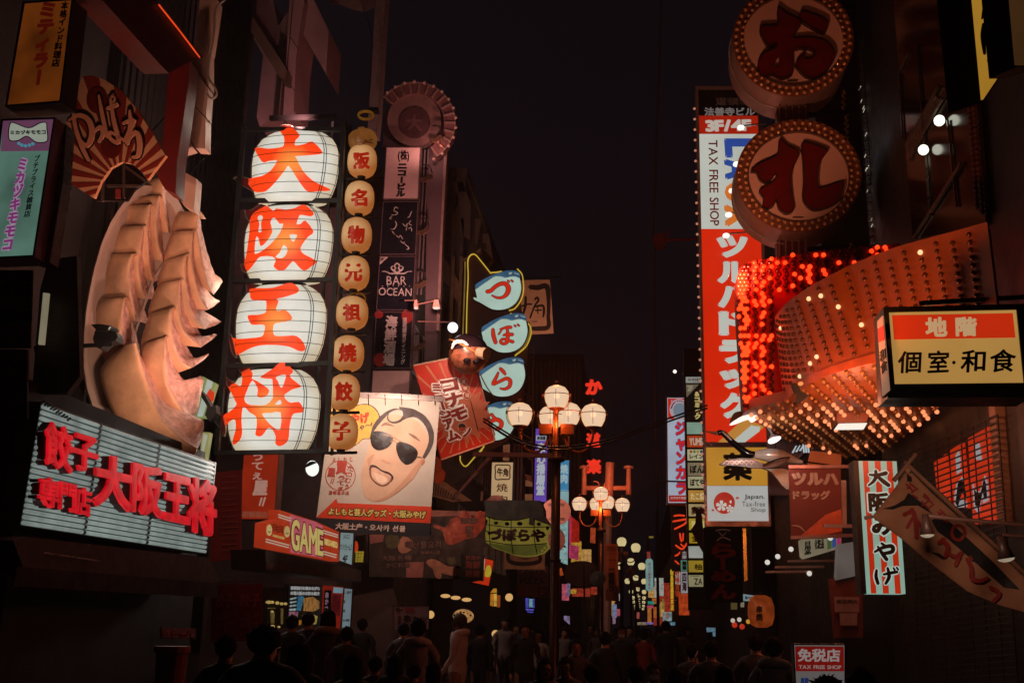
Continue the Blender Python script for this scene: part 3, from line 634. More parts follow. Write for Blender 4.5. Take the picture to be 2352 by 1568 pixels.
# ---- awning, shop front in the dark
o = T('shop_awning', 'dark brown canvas awning under the fluorescent board', 'awning', (-6.0, 13, 2.4)); p = FX(-6.15)
poly(o, 'canvas', p, [(30, 1240), (60, 1232), (480, 1280), (505, 1330), (488, 1352), (60, 1320)], df('4a3430', .7), .25, .3)
poly(o, 'valance', FX(-5.85), [(40, 1300), (500, 1338), (500, 1372), (30, 1345)], df('2a1a18', .8), 0, .02)
bars(o, 'edge_rail', [[FX(-5.8).hit(100, 1268), FX(-5.8).hit(232, 1288)]], .008, df('c0a0a0', .3, .6))
p = FX(-6.3)
for x, y, w, h, lb in ((22, 1302, 42, 50, 'widest dim menu poster under the awning'), (98, 1318, 66, 36, 'middle dim menu poster under the awning'), (180, 1320, 58, 42, 'dim menu poster nearest the red cloths under the awning')):
    o = sign('menu_poster', lb, 'poster', p, [(x, y), (x + w, y + 6), (x + w - 5, y + h + 6), (x - 8, y + h)], df('7a4a1c', .7, 0, .5, 6), None, .02, group='menu posters under the awning')
    polys(o, 'photo_block', p, [[(x + 2, y + h * .5), (x + w * .45, y + h * .5), (x + w * .42, y + h * .92), (x - 3, y + h * .9)]], df('8a8a9a', .7, 0, .5, 20), .006, .004)
    polys(o, 'red_block', p, [[(x + w * .5, y + h * .55), (x + w - 3, y + h * .6), (x + w - 5, y + h * .98), (x + w * .48, y + h * .95)]], df('7a1c10', .7, 0, .4, 9), .006, .004)
p = FY(16.5, -8, (545, 1400))
for x0, x1, s_, lb in ((486, 541, '餃子', 'red shop cloth with pale dumpling lettering, its hem in shadow'), (543, 603, '餃子', 'red shop cloth beside the lit food shelf')):
    o = sign('shop_noren', lb, 'cloth', p, [(x0, 1342), (x1, 1340), (x1 - 2, 1470), (x0 - 3, 1472)], df('7c1418', .8, 0, .2, 3), None, .015, group='red cloths hanging under the awning')
    txt(o, p, s_, [(x0 + 8, 1362), (x1 - 5, 1360), (x1 - 6, 1392), (x0 + 6, 1394)], df('b06058'), .03, .012)
    txt(o, p, 'ギ' if x0 > 500 else 'キ', [(x0 + 10, 1404), (x1 - 6, 1402), (x1 - 8, 1450), (x0 + 8, 1452)], df('8a4844'), .06, .012)
    bars(o, 'rod', [[p.hit(x0 - 6, 1337), p.hit(x1 + 6, 1334)]], .015, df('6a4a44'))
o = sign('price_plate', 'small dim red price plate in the dark restaurant front', 'sign', FX(-6.4), [(372, 1440), (450, 1442), (450, 1466), (372, 1465)], df('6a1a14', .7), None, .03)
txt(o, FX(-6.4), '生ビール', [(378, 1444), (446, 1445), (446, 1463), (378, 1462)], df('a05044'), .04)
o = T('waste_bin', 'dim red bin standing in the dark restaurant front', 'bin', P(385, 1600, 9.5)); p = FY(9.5)
MB().lathe(P(386, 1600, 9.7), [(0, .11), (.36, .13)], 14).to(o, 'body', df('7a1a18', .5)); MB().lathe(P(386, 1600, 9.7) + VV((0, 0, .36)), [(0, .15), (.05, .15)], 14).to(o, 'rim', df('8a2a24', .5))
# ---- the four big lanterns in their frame
YL = 20.0
o = T('lantern_frame', 'black steel frame holding the four big white lanterns', 'frame', P(620, 1040, YL)); pf = FY(YL)
def fb(a, c, w=.05, dy=0): return [FY(YL + dy).hit(*a), FY(YL + dy).hit(*c)], w
for (a, c), w in (fb((497, 1045), (562, 285), .06, .1), fb((748, 1040), (790, 275), .06, .1), fb((530, 1045), (592, 290), .035, .9), fb((722, 1040), (765, 280), .035, .9)): MB().tube([a, c], w, 4).to(o, 'post', BLK)
for a, c in (((562, 298), (790, 298)), ((548, 461), (778, 461)), ((532, 646), (768, 642)), ((512, 842), (758, 834)), ((494, 1040), (752, 1036))):
    bars(o, 'crossbar', [[pf.hit(*a, -.12), pf.hit(*c, -.12)]], .055, BLK); bars(o, 'crossbar', [[FY(YL + .9).hit(*a), FY(YL + .9).hit(*c)]], .035, BLK)
for x, y in ((570, 300), (556, 461), (540, 644), (520, 838), (500, 1036), (784, 292), (770, 461), (764, 640), (754, 834), (746, 1036)): bars(o, 'tie_bar', [[pf.hit(x, y, -.1), pf.hit(x, y, -1.2)]], .03, DKM)
bars(o, 'tie_bar', [[pf.hit(620, 272, -.2), pf.hit(772, 268, -.2)]], .06, DKM)
DRD = df('5a1210', .4)
def lantern_glow(nm, near, far, d0, d1, off=(0, 0, 0), s=1.0, base=(.3, .02, .01, 1)):  # bulb fall-off painted into the emission colour, no bulb modelled
    """glowing paper, brightest near an assumed bulb point"""
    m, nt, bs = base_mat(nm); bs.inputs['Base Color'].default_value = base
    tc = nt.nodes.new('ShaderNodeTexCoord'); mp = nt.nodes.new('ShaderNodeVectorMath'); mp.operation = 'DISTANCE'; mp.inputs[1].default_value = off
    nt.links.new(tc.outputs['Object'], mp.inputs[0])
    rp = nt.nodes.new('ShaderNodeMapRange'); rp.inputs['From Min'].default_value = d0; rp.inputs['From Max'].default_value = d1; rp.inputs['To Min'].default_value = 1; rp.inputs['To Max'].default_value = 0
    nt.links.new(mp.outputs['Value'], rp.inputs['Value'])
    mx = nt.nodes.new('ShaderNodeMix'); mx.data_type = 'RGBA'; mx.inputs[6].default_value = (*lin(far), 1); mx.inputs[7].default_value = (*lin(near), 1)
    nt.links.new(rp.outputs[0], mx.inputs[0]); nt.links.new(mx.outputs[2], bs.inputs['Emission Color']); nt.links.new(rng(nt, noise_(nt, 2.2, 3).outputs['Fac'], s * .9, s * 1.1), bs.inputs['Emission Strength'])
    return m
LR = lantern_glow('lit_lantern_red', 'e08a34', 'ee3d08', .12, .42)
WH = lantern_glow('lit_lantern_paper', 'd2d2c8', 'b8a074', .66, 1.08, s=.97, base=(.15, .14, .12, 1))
DAI = [[(690, 202), (735, 184), (800, 180), (858, 240), (825, 275), (815, 318), (838, 325), (905, 312), (965, 292), (1045, 375), (1010, 398), (830, 412), (830, 430), (880, 530), (960, 612), (1040, 655), (1118, 697), (1010, 704), (935, 710), (895, 682), (830, 590), (765, 492), (735, 530), (640, 645), (580, 700), (535, 712), (478, 706), (430, 640), (430, 602), (540, 580), (620, 530), (668, 458), (652, 446), (590, 455), (545, 461), (480, 345), (590, 352), (690, 342), (726, 322), (726, 250)]]
HAN = [[(440, 945), (470, 885), (565, 826), (600, 838), (640, 870), (662, 849), (740, 858), (820, 845), (895, 815), (972, 880), (962, 908), (935, 912), (865, 900), (848, 922), (830, 980), (870, 975), (905, 948), (973, 1040), (935, 1075), (900, 1115), (862, 1182), (895, 1230), (998, 1285), (950, 1332), (895, 1366), (845, 1330), (800, 1285), (740, 1352), (690, 1366), (640, 1330), (658, 1285), (630, 1248), (530, 1248), (490, 1290), (425, 1368), (393, 1320), (412, 1240), (428, 1130), (440, 1030)],
       [(540, 905), (552, 925), (535, 970), (540, 1043), (512, 1040), (522, 975), (506, 925), (520, 906)], [(498, 1080), (518, 1105), (533, 1162), (585, 1118), (630, 1040), (612, 965), (635, 925), (660, 935), (690, 975), (722, 975), (690, 1055), (630, 1130), (555, 1195), (490, 1228), (482, 1200), (486, 1130)],
       [(772, 1066), (834, 1066), (826, 1095), (806, 1127), (786, 1106)], [(725, 1150), (755, 1182), (748, 1225), (712, 1262), (654, 1252), (690, 1215), (706, 1180)]]
OU = [[(440, 85), (520, 80), (640, 75), (740, 42), (800, 38), (848, 80), (842, 112), (800, 130), (720, 155), (660, 168), (682, 186), (660, 245), (668, 266), (700, 266), (735, 258), (785, 305), (785, 345), (700, 362), (650, 372), (636, 400), (636, 445), (648, 470), (680, 478), (760, 475), (830, 476), (885, 525), (905, 582), (880, 602), (840, 597), (770, 565), (650, 550), (520, 555), (430, 585), (370, 618), (325, 636), (300, 560), (290, 492), (340, 502), (440, 495), (530, 485), (557, 462), (570, 400), (560, 385), (530, 380), (460, 382), (440, 355), (425, 306), (500, 302), (560, 290), (578, 268), (580, 200), (568, 182), (460, 176), (445, 130)]]
SHO = [[(372, 775), (400, 755), (432, 745), (467, 790), (457, 830), (500, 850), (590, 910), (600, 945), (570, 982), (520, 988), (503, 970), (510, 930), (498, 890), (462, 845), (422, 920), (395, 1000), (422, 1042), (480, 1052), (575, 1050), (630, 1000), (635, 955), (632, 852), (618, 832), (530, 824), (570, 790), (640, 745), (707, 690), (770, 722), (803, 772), (776, 800), (792, 832), (866, 890), (850, 906), (800, 918), (755, 945), (728, 970), (742, 1005), (785, 1032), (852, 1025), (886, 1080), (880, 1112), (822, 1117), (792, 1142), (772, 1230), (767, 1310), (748, 1362), (692, 1393), (655, 1370), (658, 1310), (630, 1255), (600, 1240), (580, 1255), (550, 1298), (520, 1312), (488, 1295), (498, 1240), (500, 1165), (478, 1133), (440, 1110), (400, 1068), (380, 1082), (372, 1180), (378, 1280), (358, 1342), (305, 1383), (301, 1335), (325, 1255), (322, 1182), (303, 1170), (270, 1190), (232, 1230), (215, 1145), (270, 1110), (331, 1050), (320, 1015), (290, 950), (263, 900), (310, 868), (360, 895), (373, 878), (380, 820)],
       [(657, 822), (700, 800), (738, 798), (742, 820), (712, 906), (690, 890), (675, 850)], [(650, 1045), (690, 1005), (706, 1030), (698, 1046)], [(545, 1120), (620, 1116), (700, 1112), (695, 1255), (645, 1238), (605, 1205), (570, 1165)]]
LG = 'big white lanterns stacked in the steel frame'
for zf, ch, box, glyph_, wings, nm in ((z5, '大', (425, 180, 1155, 775), DAI, [[(315, 603), (430, 600), (428, 650), (480, 708)], [(672, 192), (720, 155), (790, 165), (735, 184), (690, 200)]], 'topmost'),
                                       (z5, '阪', (362, 805, 1105, 1432), HAN, [[(405, 860), (440, 868), (540, 812), (590, 828), (490, 875), (440, 940)], [(880, 800), (920, 798), (965, 860), (900, 818)], [(370, 1320), (395, 1320), (428, 1368), (395, 1375)]], 'second from the top'),
                                       (z6, '王', (290, 35, 1050, 690), OU, [[(415, 38), (470, 55), (500, 80), (440, 86), (430, 130)], [(270, 470), (292, 490), (325, 636), (290, 600)]], 'third from the top'),
                                       (z6, '将', (220, 742, 995, 1415), SHO, [[(335, 702), (390, 728), (432, 745), (372, 775)], [(240, 818), (275, 845), (312, 868), (263, 900)], [(150, 1152), (218, 1146), (236, 1232), (218, 1300)], [(640, 742), (707, 688), (772, 722), (720, 715)]], 'lowest')):
    a, c = zf(box[0], box[1]), zf(box[2], box[3]); TLw, BRw = P(a[0], a[1], YL), P(c[0], c[1], YL)
    mid = P((a[0] + c[0]) / 2, (a[1] + c[1]) / 2, YL); top = P((a[0] + c[0]) / 2, a[1], YL).z; bot = P((a[0] + c[0]) / 2, c[1], YL).z
    H = top - bot; rx = (P(c[0], (a[1] + c[1]) / 2, YL).x - P(a[0], (a[1] + c[1]) / 2, YL).x) / 2; cz = VV((mid.x, mid.y + .25, bot))
    prof = [(H * t, rx * r) for t, r in ((0, .76), (.04, .81), (.12, .88), (.25, .95), (.4, .985), (.55, 1), (.7, .985), (.8, .93), (.9, .82), (.97, .66), (1, .56))]
    lt = T('big_lantern', '%s of the four big white lanterns, with one red character' % nm, 'lantern', mid, LG); ROOT[lt.name] = VV(mid)
    rat = .34
    def surf(x, y, h, cz=cz, prof=prof, rat=rat, rx=rx):
        yk = cz.y - rat * rx; dn = VV((0, -1, 0))
        for _ in range(5):
            w = P(x, y, yk); z = w.z - cz.z; r = prof[0][1]
            for (z0, r0), (z1_, r1) in zip(prof, prof[1:]):
                if z0 <= z <= z1_: r = r0 + (r1 - r0) * (z - z0) / (z1_ - z0)
            if z > prof[-1][0]: r = prof[-1][1]
            u = min(.999, abs(w.x - cz.x) / r); yk = cz.y - rat * r * math.sqrt(1 - u * u) - h
        return P(x, y, yk)
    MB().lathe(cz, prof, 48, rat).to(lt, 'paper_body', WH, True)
    plx = FY(YL - .2); g = [smooth(zf(l), 2) for l in glyph_]
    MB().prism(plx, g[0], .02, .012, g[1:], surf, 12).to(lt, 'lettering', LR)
    pw = FY(YL + .2)
    for wq in wings:
        poly(lt, 'letter_wing', pw, zf(wq), DRD, 0, .03); strokes(lt, 'acrylic_rim', pw, [ring(zf(wq), -.12)], df('8a7a6c', .2, .2), 0, .06, 1.1, closed=True)
    b = MB()
    for t in (.1, .235, .37, .505, .64, .775, .9):
        for (z0, r0), (z1_, r1) in zip(prof, prof[1:]):
            if z0 <= t * H <= z1_: r = r0 + (r1 - r0) * (t * H - z0) / (z1_ - z0)
        b.tube([cz + VV(((r + .02) * math.cos(x_), rat * (r + .05) * math.sin(x_) - .012, t * H)) for x_ in [math.pi + math.pi * k / 24 for k in range(25)]], .0062, 4)
    for ang in (-86, -40, 45, 49, 80):
        if ang in (-40,): continue
        b.tube([cz + VV(((r + .02) * math.sin(math.radians(ang)), -rat * (r + .05) * math.cos(math.radians(ang)) - .012, z)) for z, r in prof], .0072, 4)
    b.to(lt, 'wire_cage', df('4a3a2c', .4, .4))
    lamp('POINT', 'lantern_glow', cz + VV((-.1, -2.1, H * .5)), 36, (1, .84, .68), rad=.3)  # unseen point lamp added before the lantern to carry its light to the dumplings
    cp = MB(); cp.lathe(cz + VV((0, 0, H)), [(0, rx * .5), (.05, rx * .5)], 20, rat); cp.to(lt, 'lantern_cap', DKM)
# ---- the column of small cream lanterns
LG = 'column of small cream lanterns on black bars'
CR = lantern_glow('lit_small_paper', 'deae78', 'a8622c', .15, .34, (-.03, -.12, .03), .74, (.15, .09, .04, 1)); CRD = em('8a5424', .5, .2, 5); RDK = em('a8200c', .72, 0)  # unlit top lantern (CRD) gets its visible tone as faint emission
YS = 20.6
SM = (('大', 833, 322, 32, 23, 'tilted unlit small lantern at the head of the column'), ('阪', 832, 371, 33, 35, 'small cream lantern just below the tilted unlit one'), ('名', 826, 456, 33, 36, 'small cream lantern directly under the one just below the tilted one'),
      ('物', 819.5, 541, 34, 38, 'small cream lantern beside the gap between the first two big lanterns'), ('元', 813, 628, 35, 37, 'small cream lantern level with the top of the third big lantern'),
      ('祖', 809, 719, 36, 36, 'slightly squashed small cream lantern under a loose ring'), ('焼', 799.5, 812, 36, 39, 'small cream lantern level with the bar between third and fourth big lanterns'),
      ('餃', 791, 901, 35, 40, 'small cream lantern just above the lowest of its column'), ('子', 785.5, 992, 36, 40, 'lowest small cream lantern, hanging in front of the comic banner'))
for i, (ch, x, y, rw, rh, lb) in enumerate(SM):
    c = P(x, y, YS); k = YS / 2500.; rr = (P(x + rw, y, YS) - c).length; hh = (P(x, y - rh, YS) - P(x, y + rh, YS)).length
    lt = T('small_lantern', lb, 'lantern', c, LG); ROOT[lt.name] = VV(c)
    prof = [(hh * (t - .5), rr * r) for t, r in ((0, .42), (.04, .6), (.12, .82), (.25, .95), (.4, 1), (.55, 1), (.7, .97), (.82, .88), (.92, .72), (.98, .5), (1, .4))]
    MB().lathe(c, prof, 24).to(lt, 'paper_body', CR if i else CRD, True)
    def sf(px, py, h, c=c, prof=prof):
        yk = c.y - .2
        for _ in range(4):
            w = P(px, py, yk); z = w.z - c.z; r = prof[-1][1]
            for (z0, r0), (z1_, r1) in zip(prof, prof[1:]):
                if z0 <= z <= z1_: r = r0 + (r1 - r0) * (z - z0) / (z1_ - z0)
            u = min(.98, abs(w.x - c.x) / r); yk = c.y - r * math.sqrt(1 - u * u) - h - .006
        return P(px, py, yk)
    txt(lt, FY(YS), ch, (x - rw * .62, y - rh * .62, x + rw * .55, y + rh * .5) if i else (x - 14, y - 8, x + 22, y + 4), RDK if i else df('6a3c1c'), .1, .012, 0, surf=sf)
    b = MB(); b.lathe(c + VV((0, 0, -hh * .5 - .05)), [(0, .07), (.07, .09)], 12); b.to(lt, 'lower_cap', BLK)
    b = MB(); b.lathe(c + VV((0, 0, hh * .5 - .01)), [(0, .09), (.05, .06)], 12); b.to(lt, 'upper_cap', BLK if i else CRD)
    if i == 0: lt.rotation_euler = (.25, -.12, 0)
o = T('small_lantern_rack', 'black bars and posts carrying the column of small lanterns', 'rack', P(790, 1045, 20.8)); p = FY(20.8)
bars(o, 'bar', [[p.hit(a, y), p.hit(c, y - 1)] for a, c, y in ((795, 862, 412), (790, 856, 497), (780, 850, 585), (778, 850, 672), (775, 845, 768), (762, 838, 856), (752, 826, 948), (745, 820, 1040))], .035, BLK)
bars(o, 'post', [[p.hit(742, 1045), p.hit(797, 285)], [FY(21).hit(762, 1045), FY(21).hit(806, 285)]], .035, BLK)
strokes(o, 'hoop', p, [ell(840, 264, 17, 9, 14), ell(820, 685, 18, 12, 14)], df('a8842c', .5, 0, .4, 20), .15, .04, 5, closed=True)
o = T('purple_neon_strip', 'thin purple neon tubes seen between the lantern frame posts', 'neon', P(765, 950, 23)); p = FY(23)
bars(o, 'tube', [[p.hit(757, 910), p.hit(760, 850)], [p.hit(768, 840), p.hit(770, 800)]], .03, em('6a50c8', .7, 0)); bars(o, 'red_tube', [[p.hit(752, 1010), p.hit(760, 900)]], .02, em('c84a30', .6, 0))
# ================================================================ SIGNS FURTHER DOWN THE LANTERN SIDE
# ---- red souvenir shop sign, GAME sign
p = FY(24, -6, (600, 1150)); q = z8([(92, 60), (325, 60), (292, 500), (62, 500)])
o = sign('red_shop_sign', 'orange red shop sign with white brush lettering and two slanted strokes', 'sign', p, q, em('a82c12', .5, .2, 2), df('3a1c18', .5), .3, 1)
txt(o, p, 'うてぇ', z8([(150, 62), (225, 62), (215, 240), (140, 240)]), em('c09080', .6, 0), .05, vert=True)
txt(o, p, '屋', z8([(160, 245), (255, 245), (245, 345), (148, 345)]), em('c09080', .6, 0), .08)
strokes(o, 'mark', p, [z8([(210, 360, 12), (195, 410, 8)]), z8([(232, 358, 12), (215, 412, 8)])], em('c09080', .6, 0), .012)
txt(o, p, '道頓堀店', z8([(82, 445), (250, 448), (248, 490), (78, 486)]), em('9a5a44', .5, 0), .03)
o = T('red_curtain', 'dark red slatted curtain hanging beside the fluorescent board', 'curtain', P(525, 1300, 22)); p = FY(22)
poly(o, 'curtain_cloth', p, [(492, 1085), (556, 1078), (552, 1282), (482, 1290)], df('8a1a14', .6, 0, .3, 2), 0, .04)
b = MB()
for i in range(14): b.tube([p.hit(510, 1095 + i * 13, .03), p.hit(546, 1093 + i * 13, .03)], .012, 4)
b.to(o, 'slat_row', df('a84434', .5))
p = FX(-6.35); q = z8([(240, 525), (325, 500), (325, 437), (560, 512), (715, 582), (715, 775), (232, 682)])
o = sign('game_sign', 'red and pink arcade sign spelling GAME in tall gold letters', 'sign', p, q, em('b03418', .62, .15, 2), None, .2)
poly(o, 'pink_field', p, z8([(395, 470), (560, 514), (610, 545), (608, 752), (400, 715)]), em('c05a68', .62, .2, 1), .006, .006)
otxt(o, p, 'GAME', z8([(408, 490), (612, 572), (612, 742), (404, 700)]), em('c8b468', .7, 0), em('7a2a2c', .5, 0), .04, .13)
b = MB()
for k, (a, c) in enumerate((((322, 468), (402, 494)), ((322, 484), (402, 510)), ((240, 628), (390, 668)), ((240, 645), (388, 684)), ((612, 572), (708, 602)), ((612, 588), (708, 616)), ((612, 708), (700, 732)), ((612, 724), (698, 748)))):
    b.ribbon(p, z8([a + (7,), c + (7,)]), .014, .006)
b.to(o, 'stripe', em('c8b8a0', .6, 0))
for x, y in ((262, 570), (378, 580)): poly(o, 'egg_face', p, ell(*z8(x, y), 6, 13, 16), em('c8b070', .62), .012, .008)
for x, y in ((262, 570), (378, 580)): strokes(o, 'smile', p, [z8([(x - 8, y + 8, 4), (x, y + 14, 4), (x + 8, y + 8, 4)])], df('3a1a10'), .022, .004)
b = MB()
for i in range(3): b.ribbon(p, z8([(282, 540 + i * 16, 5), (300, 532 + i * 16, 5), (318, 552 + i * 16, 5), (336, 544 + i * 16, 5), (352, 560 + i * 16, 5)]), .014, .004)
b.to(o, 'wave_line', df('2a1410'))
txt(o, p, 'NIKO-NIKO', z8([(622, 622), (706, 648), (706, 690), (620, 664)]), em('d0b468', .62, 0), .1)
txt(o, p, 'GAME HOUSE', z8([(285, 596), (360, 616), (360, 632), (285, 612)]), em('d0b468', .5, 0), .05)
o = sign('floor_sign', 'pale blue lit sign listing a jazz bar on the fourth floor', 'sign', FY(29.5), z8([(722, 582), (812, 588), (800, 798), (714, 770)]), em('8a9c9c', .62), df('3a3434', .5), .2, 1)
txt(o, FY(29.5), 'JAZZ', z8([(745, 600), (785, 602), (783, 632), (742, 630)]), df('3a4a4a')); txt(o, FY(29.5), 'セントジェームス', z8([(724, 655), (800, 662), (796, 705), (722, 695)]), df('3a4a4a'), .03); txt(o, FY(29.5), '4F', z8([(740, 730), (772, 735), (768, 782), (736, 775)]), df('2a3a3a'), .05)
o = sign('snack_sign', 'tiny dark sign with yellow lettering beside the pale blue floor sign', 'sign', FY(30), z8([(818, 610), (885, 600), (878, 790), (812, 798)]), df('1a100e', .5), None, .15)
poly(o, 'red_mark', FY(30), ell(*z8(826, 680), 5, 14, 14), em('c83a18', .7), .01, .008); txt(o, FY(30), '居酒屋', z8([(822, 705), (878, 705), (872, 780), (820, 780)]), em('a8902c', .6, 0), .06)
o = T('shop_canopy', 'long dark canopy with faint lettering below the GAME sign', 'canopy', FX(-6.0).hit(720, 1370))
poly(o, 'canopy_board', FX(-6.1), z8([(235, 700), (720, 800), (860, 830), (860, 905), (240, 830)]), df('3c2a28', .6), 0, .6)
txt(o, FX(-6.1), 'NIKO NIKO GAME HOUSE', z8([(245, 785), (600, 820), (600, 858), (245, 825)]), df('6a3a30'), .05)
# lit shop fronts under the canopy
p = FX(-6.9)
o = sign('food_shelf', 'dim yellow lit food shelf in the shop below the GAME sign', 'shelf', p, d3([(272, 380), (530, 380), (525, 900), (270, 900)]), df('2a2014', .6), None, .1)
b = MB()
for i, (x, y, r) in enumerate(((300, 570, 22), (345, 570, 18), (410, 580, 20), (465, 590, 18), (515, 590, 16), (345, 690, 14), (350, 880, 22), (430, 885, 12))): b.prism(p, ell(*d3(x, y), r * .18, r * .18, 10), .02, .04)
b.to(o, 'bulb_row', em('c8a860', .6, .3, 8))
polys(o, 'bottle_display', p, [d3([(320, 700), (370, 700), (365, 840), (325, 840)]), d3([(280, 640), (380, 640), (380, 652), (280, 652)]), d3([(450, 650), (480, 650), (475, 850), (455, 850)])], em('6a5a2c', .5, .5, 14), .01, .02)
txt(o, p, 'KUREO', d3([(285, 430), (470, 430), (470, 490), (285, 490)]), df('6a2018'), .08)
o = sign('menu_screen', 'lit menu board with two white lines of writing over food pictures', 'sign', p, d3([(550, 345), (965, 345), (955, 900), (530, 900)]), df('141012', .4), None, .1)
txt(o, p, '道頓堀川を眺めながら', d3([(575, 365), (945, 372), (945, 420), (575, 412)]), em('a8a8a8', .6, 0), .07); txt(o, p, '本場大阪のお好み焼き', d3([(572, 430), (942, 436), (942, 484), (572, 478)]), em('a8a8a8', .6, 0), .07)
for nm, items, c in (('white_strip', [[(570, 520), (650, 505), (650, 525), (570, 540)], [(570, 565), (650, 552), (650, 572), (570, 585)], [(565, 610), (648, 596), (648, 620), (565, 630)], [(560, 655), (646, 648), (646, 675), (560, 678)]], '8a9a98'), ('blue_patch', [[(665, 495), (745, 495), (700, 680), (655, 670)]], '2a6a8a'),
                    ('food_photo', [[(740, 520), (860, 500), (940, 560), (940, 650), (860, 690), (740, 680)]], '9a6a34'), ('noodle_photo', [[(720, 740), (820, 710), (920, 750), (900, 850), (760, 860)]], 'a08a3c'), ('pink_photo', [[(555, 690), (670, 690), (660, 780), (550, 770)]], '8a5a6c'), ('orange_photo', [[(540, 790), (720, 800), (700, 860), (540, 850)]], 'a0641c')):
    polys(o, nm, p, [d3(i) for i in items], em(c, .6, .6, 9), .01, .006)
o = sign('red_menu_board', 'red menu board with a black panel beside the white price sign', 'sign', FY(27.5), d3([(985, 355), (1240, 375), (1180, 985), (960, 960)]), em('8a2010', .5, .3, 3), None, .08)
poly(o, 'black_panel', FY(27.5), d3([(1005, 415), (1095, 420), (1085, 705), (990, 700)]), df('140c0e'), .01, .006); txt(o, FY(27.5), '串かつ', d3([(1015, 440), (1060, 440), (1050, 680), (1005, 680)]), em('8a6a7c', .6, 0), .06, .02, vert=True)
polys(o, 'dark_picture', FY(27.5), [d3([(1105, 470), (1215, 470), (1200, 740), (1080, 740)])], em('5a1418', .5, .5, 12), .01, .006)
o = sign('price_sign', 'tall pale blue white sign standing at the shop corner', 'sign', FY(27.2), d3([(1255, 388), (1362, 400), (1330, 960), (1215, 985)]), em('7c8c92', .6, .15), df('4a2a40', .4), .12, 1)
for s_, y in (('たこ焼き', 445), ('8', 565), ('8', 680), ('10個', 800), ('テイク', 905)): txt(o, FY(27.2), s_, d3([(1245, y - 18), (1245 + 26 * len(s_), y - 18), (1240 + 26 * len(s_), y + 18), (1240, y + 18)]), df('2a3a44'), .04)
polys(o, 'sky_panel', FY(27.3), [d3([(1120, 378), (1240, 388), (1235, 455), (1115, 450)])], em('7a98a4', .6), .01, .006)
# ---- comic face banner
YB = 25.5; p = FY(YB, 7, (868, 1060))
q = [(772, 905), (1011, 912), (989, 1198), (727, 1188)]
o = T('comic_banner', 'large hanging banner with a laughing man in sunglasses', 'banner', p.hit(860, 1222))
FACEC = df('b9a898', .7, 0, .12, .8, .1, 3)
poly(o, 'cloth', p, [(764, 905), (1011, 913), (986, 1221), (724, 1209)], FACEC, 0, .03)
strokes(o, 'top_rail', p, [[(752, 906, 12), (880, 908, 12), (1018, 916, 12)]], df('a8928a', .35, .5), .06, .08)
b = MB()
for i in range(7): b.tube([p.hit(770 + i * 38, 905, .08), p.hit(771 + i * 38, 930, .02)], .01, 4)
b.to(o, 'rope_tie', BLK)
blob = g1([(230, 500), (330, 460), (420, 480), (500, 455), (590, 465), (650, 530), (655, 600), (600, 700), (580, 745), (520, 750), (460, 800), (380, 810), (280, 800), (225, 700), (215, 600)])
poly(o, 'bubble_edge', p, ring(blob, -.04), df('2a1a12'), .003, .003, sm=3); poly(o, 'speech_bubble', p, blob, df('c89a44', .7, 0, .1), .006, .004, sm=3)
txt(o, p, 'みやげ', g1([(330, 545), (575, 515), (580, 610), (335, 640)]), df('b03414'), .12, .014); txt(o, p, 'じゃ〜!', g1([(440, 640), (600, 600), (604, 650), (445, 700)]), df('3a2010'), .05, .014)
SK = df('c49a7c', .6, 0, .12, 2); SK2 = df('b88668', .6, 0, .1, 2); HR = df('3c2a24', .6, 0, .3, 8)
poly(o, 'printed_face', p, g1([(600, 690), (640, 620), (700, 560), (800, 540), (900, 560), (1000, 600), (1075, 700), (1105, 780), (1085, 860), (1055, 930), (1045, 965), (1015, 985), (975, 1060), (890, 1160), (800, 1235), (700, 1288), (610, 1296), (540, 1250), (512, 1160), (505, 1050), (530, 950), (555, 870), (588, 770)]), SK, .006, .003, sm=3)
polys(o, 'face_shade', p, [smooth(g1(s_), 3) for s_ in ([(1000, 960), (1040, 930), (985, 1060), (890, 1160), (810, 1225), (700, 1284), (620, 1290), (700, 1260), (800, 1190), (900, 1080)], [(560, 930), (620, 880), (600, 930), (575, 990)], [(690, 930), (740, 950), (765, 970), (720, 965), (680, 940)])], SK2, .010, .002)
poly(o, 'printed_hair', p, g1([(590, 700), (612, 630), (670, 555), (740, 505), (800, 486), (840, 492), (835, 472), (900, 480), (950, 488), (1000, 510), (1060, 550), (1110, 620), (1136, 700), (1130, 790), (1100, 860), (1060, 918), (1040, 905), (1080, 820), (1095, 740), (1070, 650), (1020, 590), (960, 560), (900, 575), (850, 595), (870, 550), (860, 505), (810, 500), (760, 520), (700, 580), (640, 650), (606, 700)]), HR, .012, .003, sm=2)
strokes(o, 'hair_curl', p, [g1([(742, 535, 8), (735, 570, 12), (755, 600, 16), (800, 608, 18), (850, 590, 22), (875, 560, 26)])], HR, .016, .003)
strokes(o, 'eyebrow', p, [g1([(680, 640, 10), (720, 620, 26), (790, 640, 10)]), g1([(920, 705, 10), (970, 735, 24), (1015, 770, 8)])], df('7a5440', .6), .012, .003)
GLS = df('241a18', .25, 0, .3, 3)
polys(o, 'sunglass_lens', p, [smooth(g1(s_), 3) for s_ in ([(592, 700), (650, 682), (720, 695), (778, 730), (775, 780), (730, 830), (660, 850), (612, 830), (588, 775)], [(812, 792), (860, 778), (930, 800), (992, 850), (990, 910), (945, 960), (895, 975), (845, 935), (815, 865)])], GLS, .014, .003)
strokes(o, 'sunglass_wire', p, [g1(s_) for s_ in ([(700, 715, 5), (780, 735, 5), (870, 782, 5)], [(760, 780, 5), (790, 765, 5), (820, 800, 5)], [(985, 905, 6), (1030, 912, 6)])], df('6a4c30', .4, .5), .02, .003)
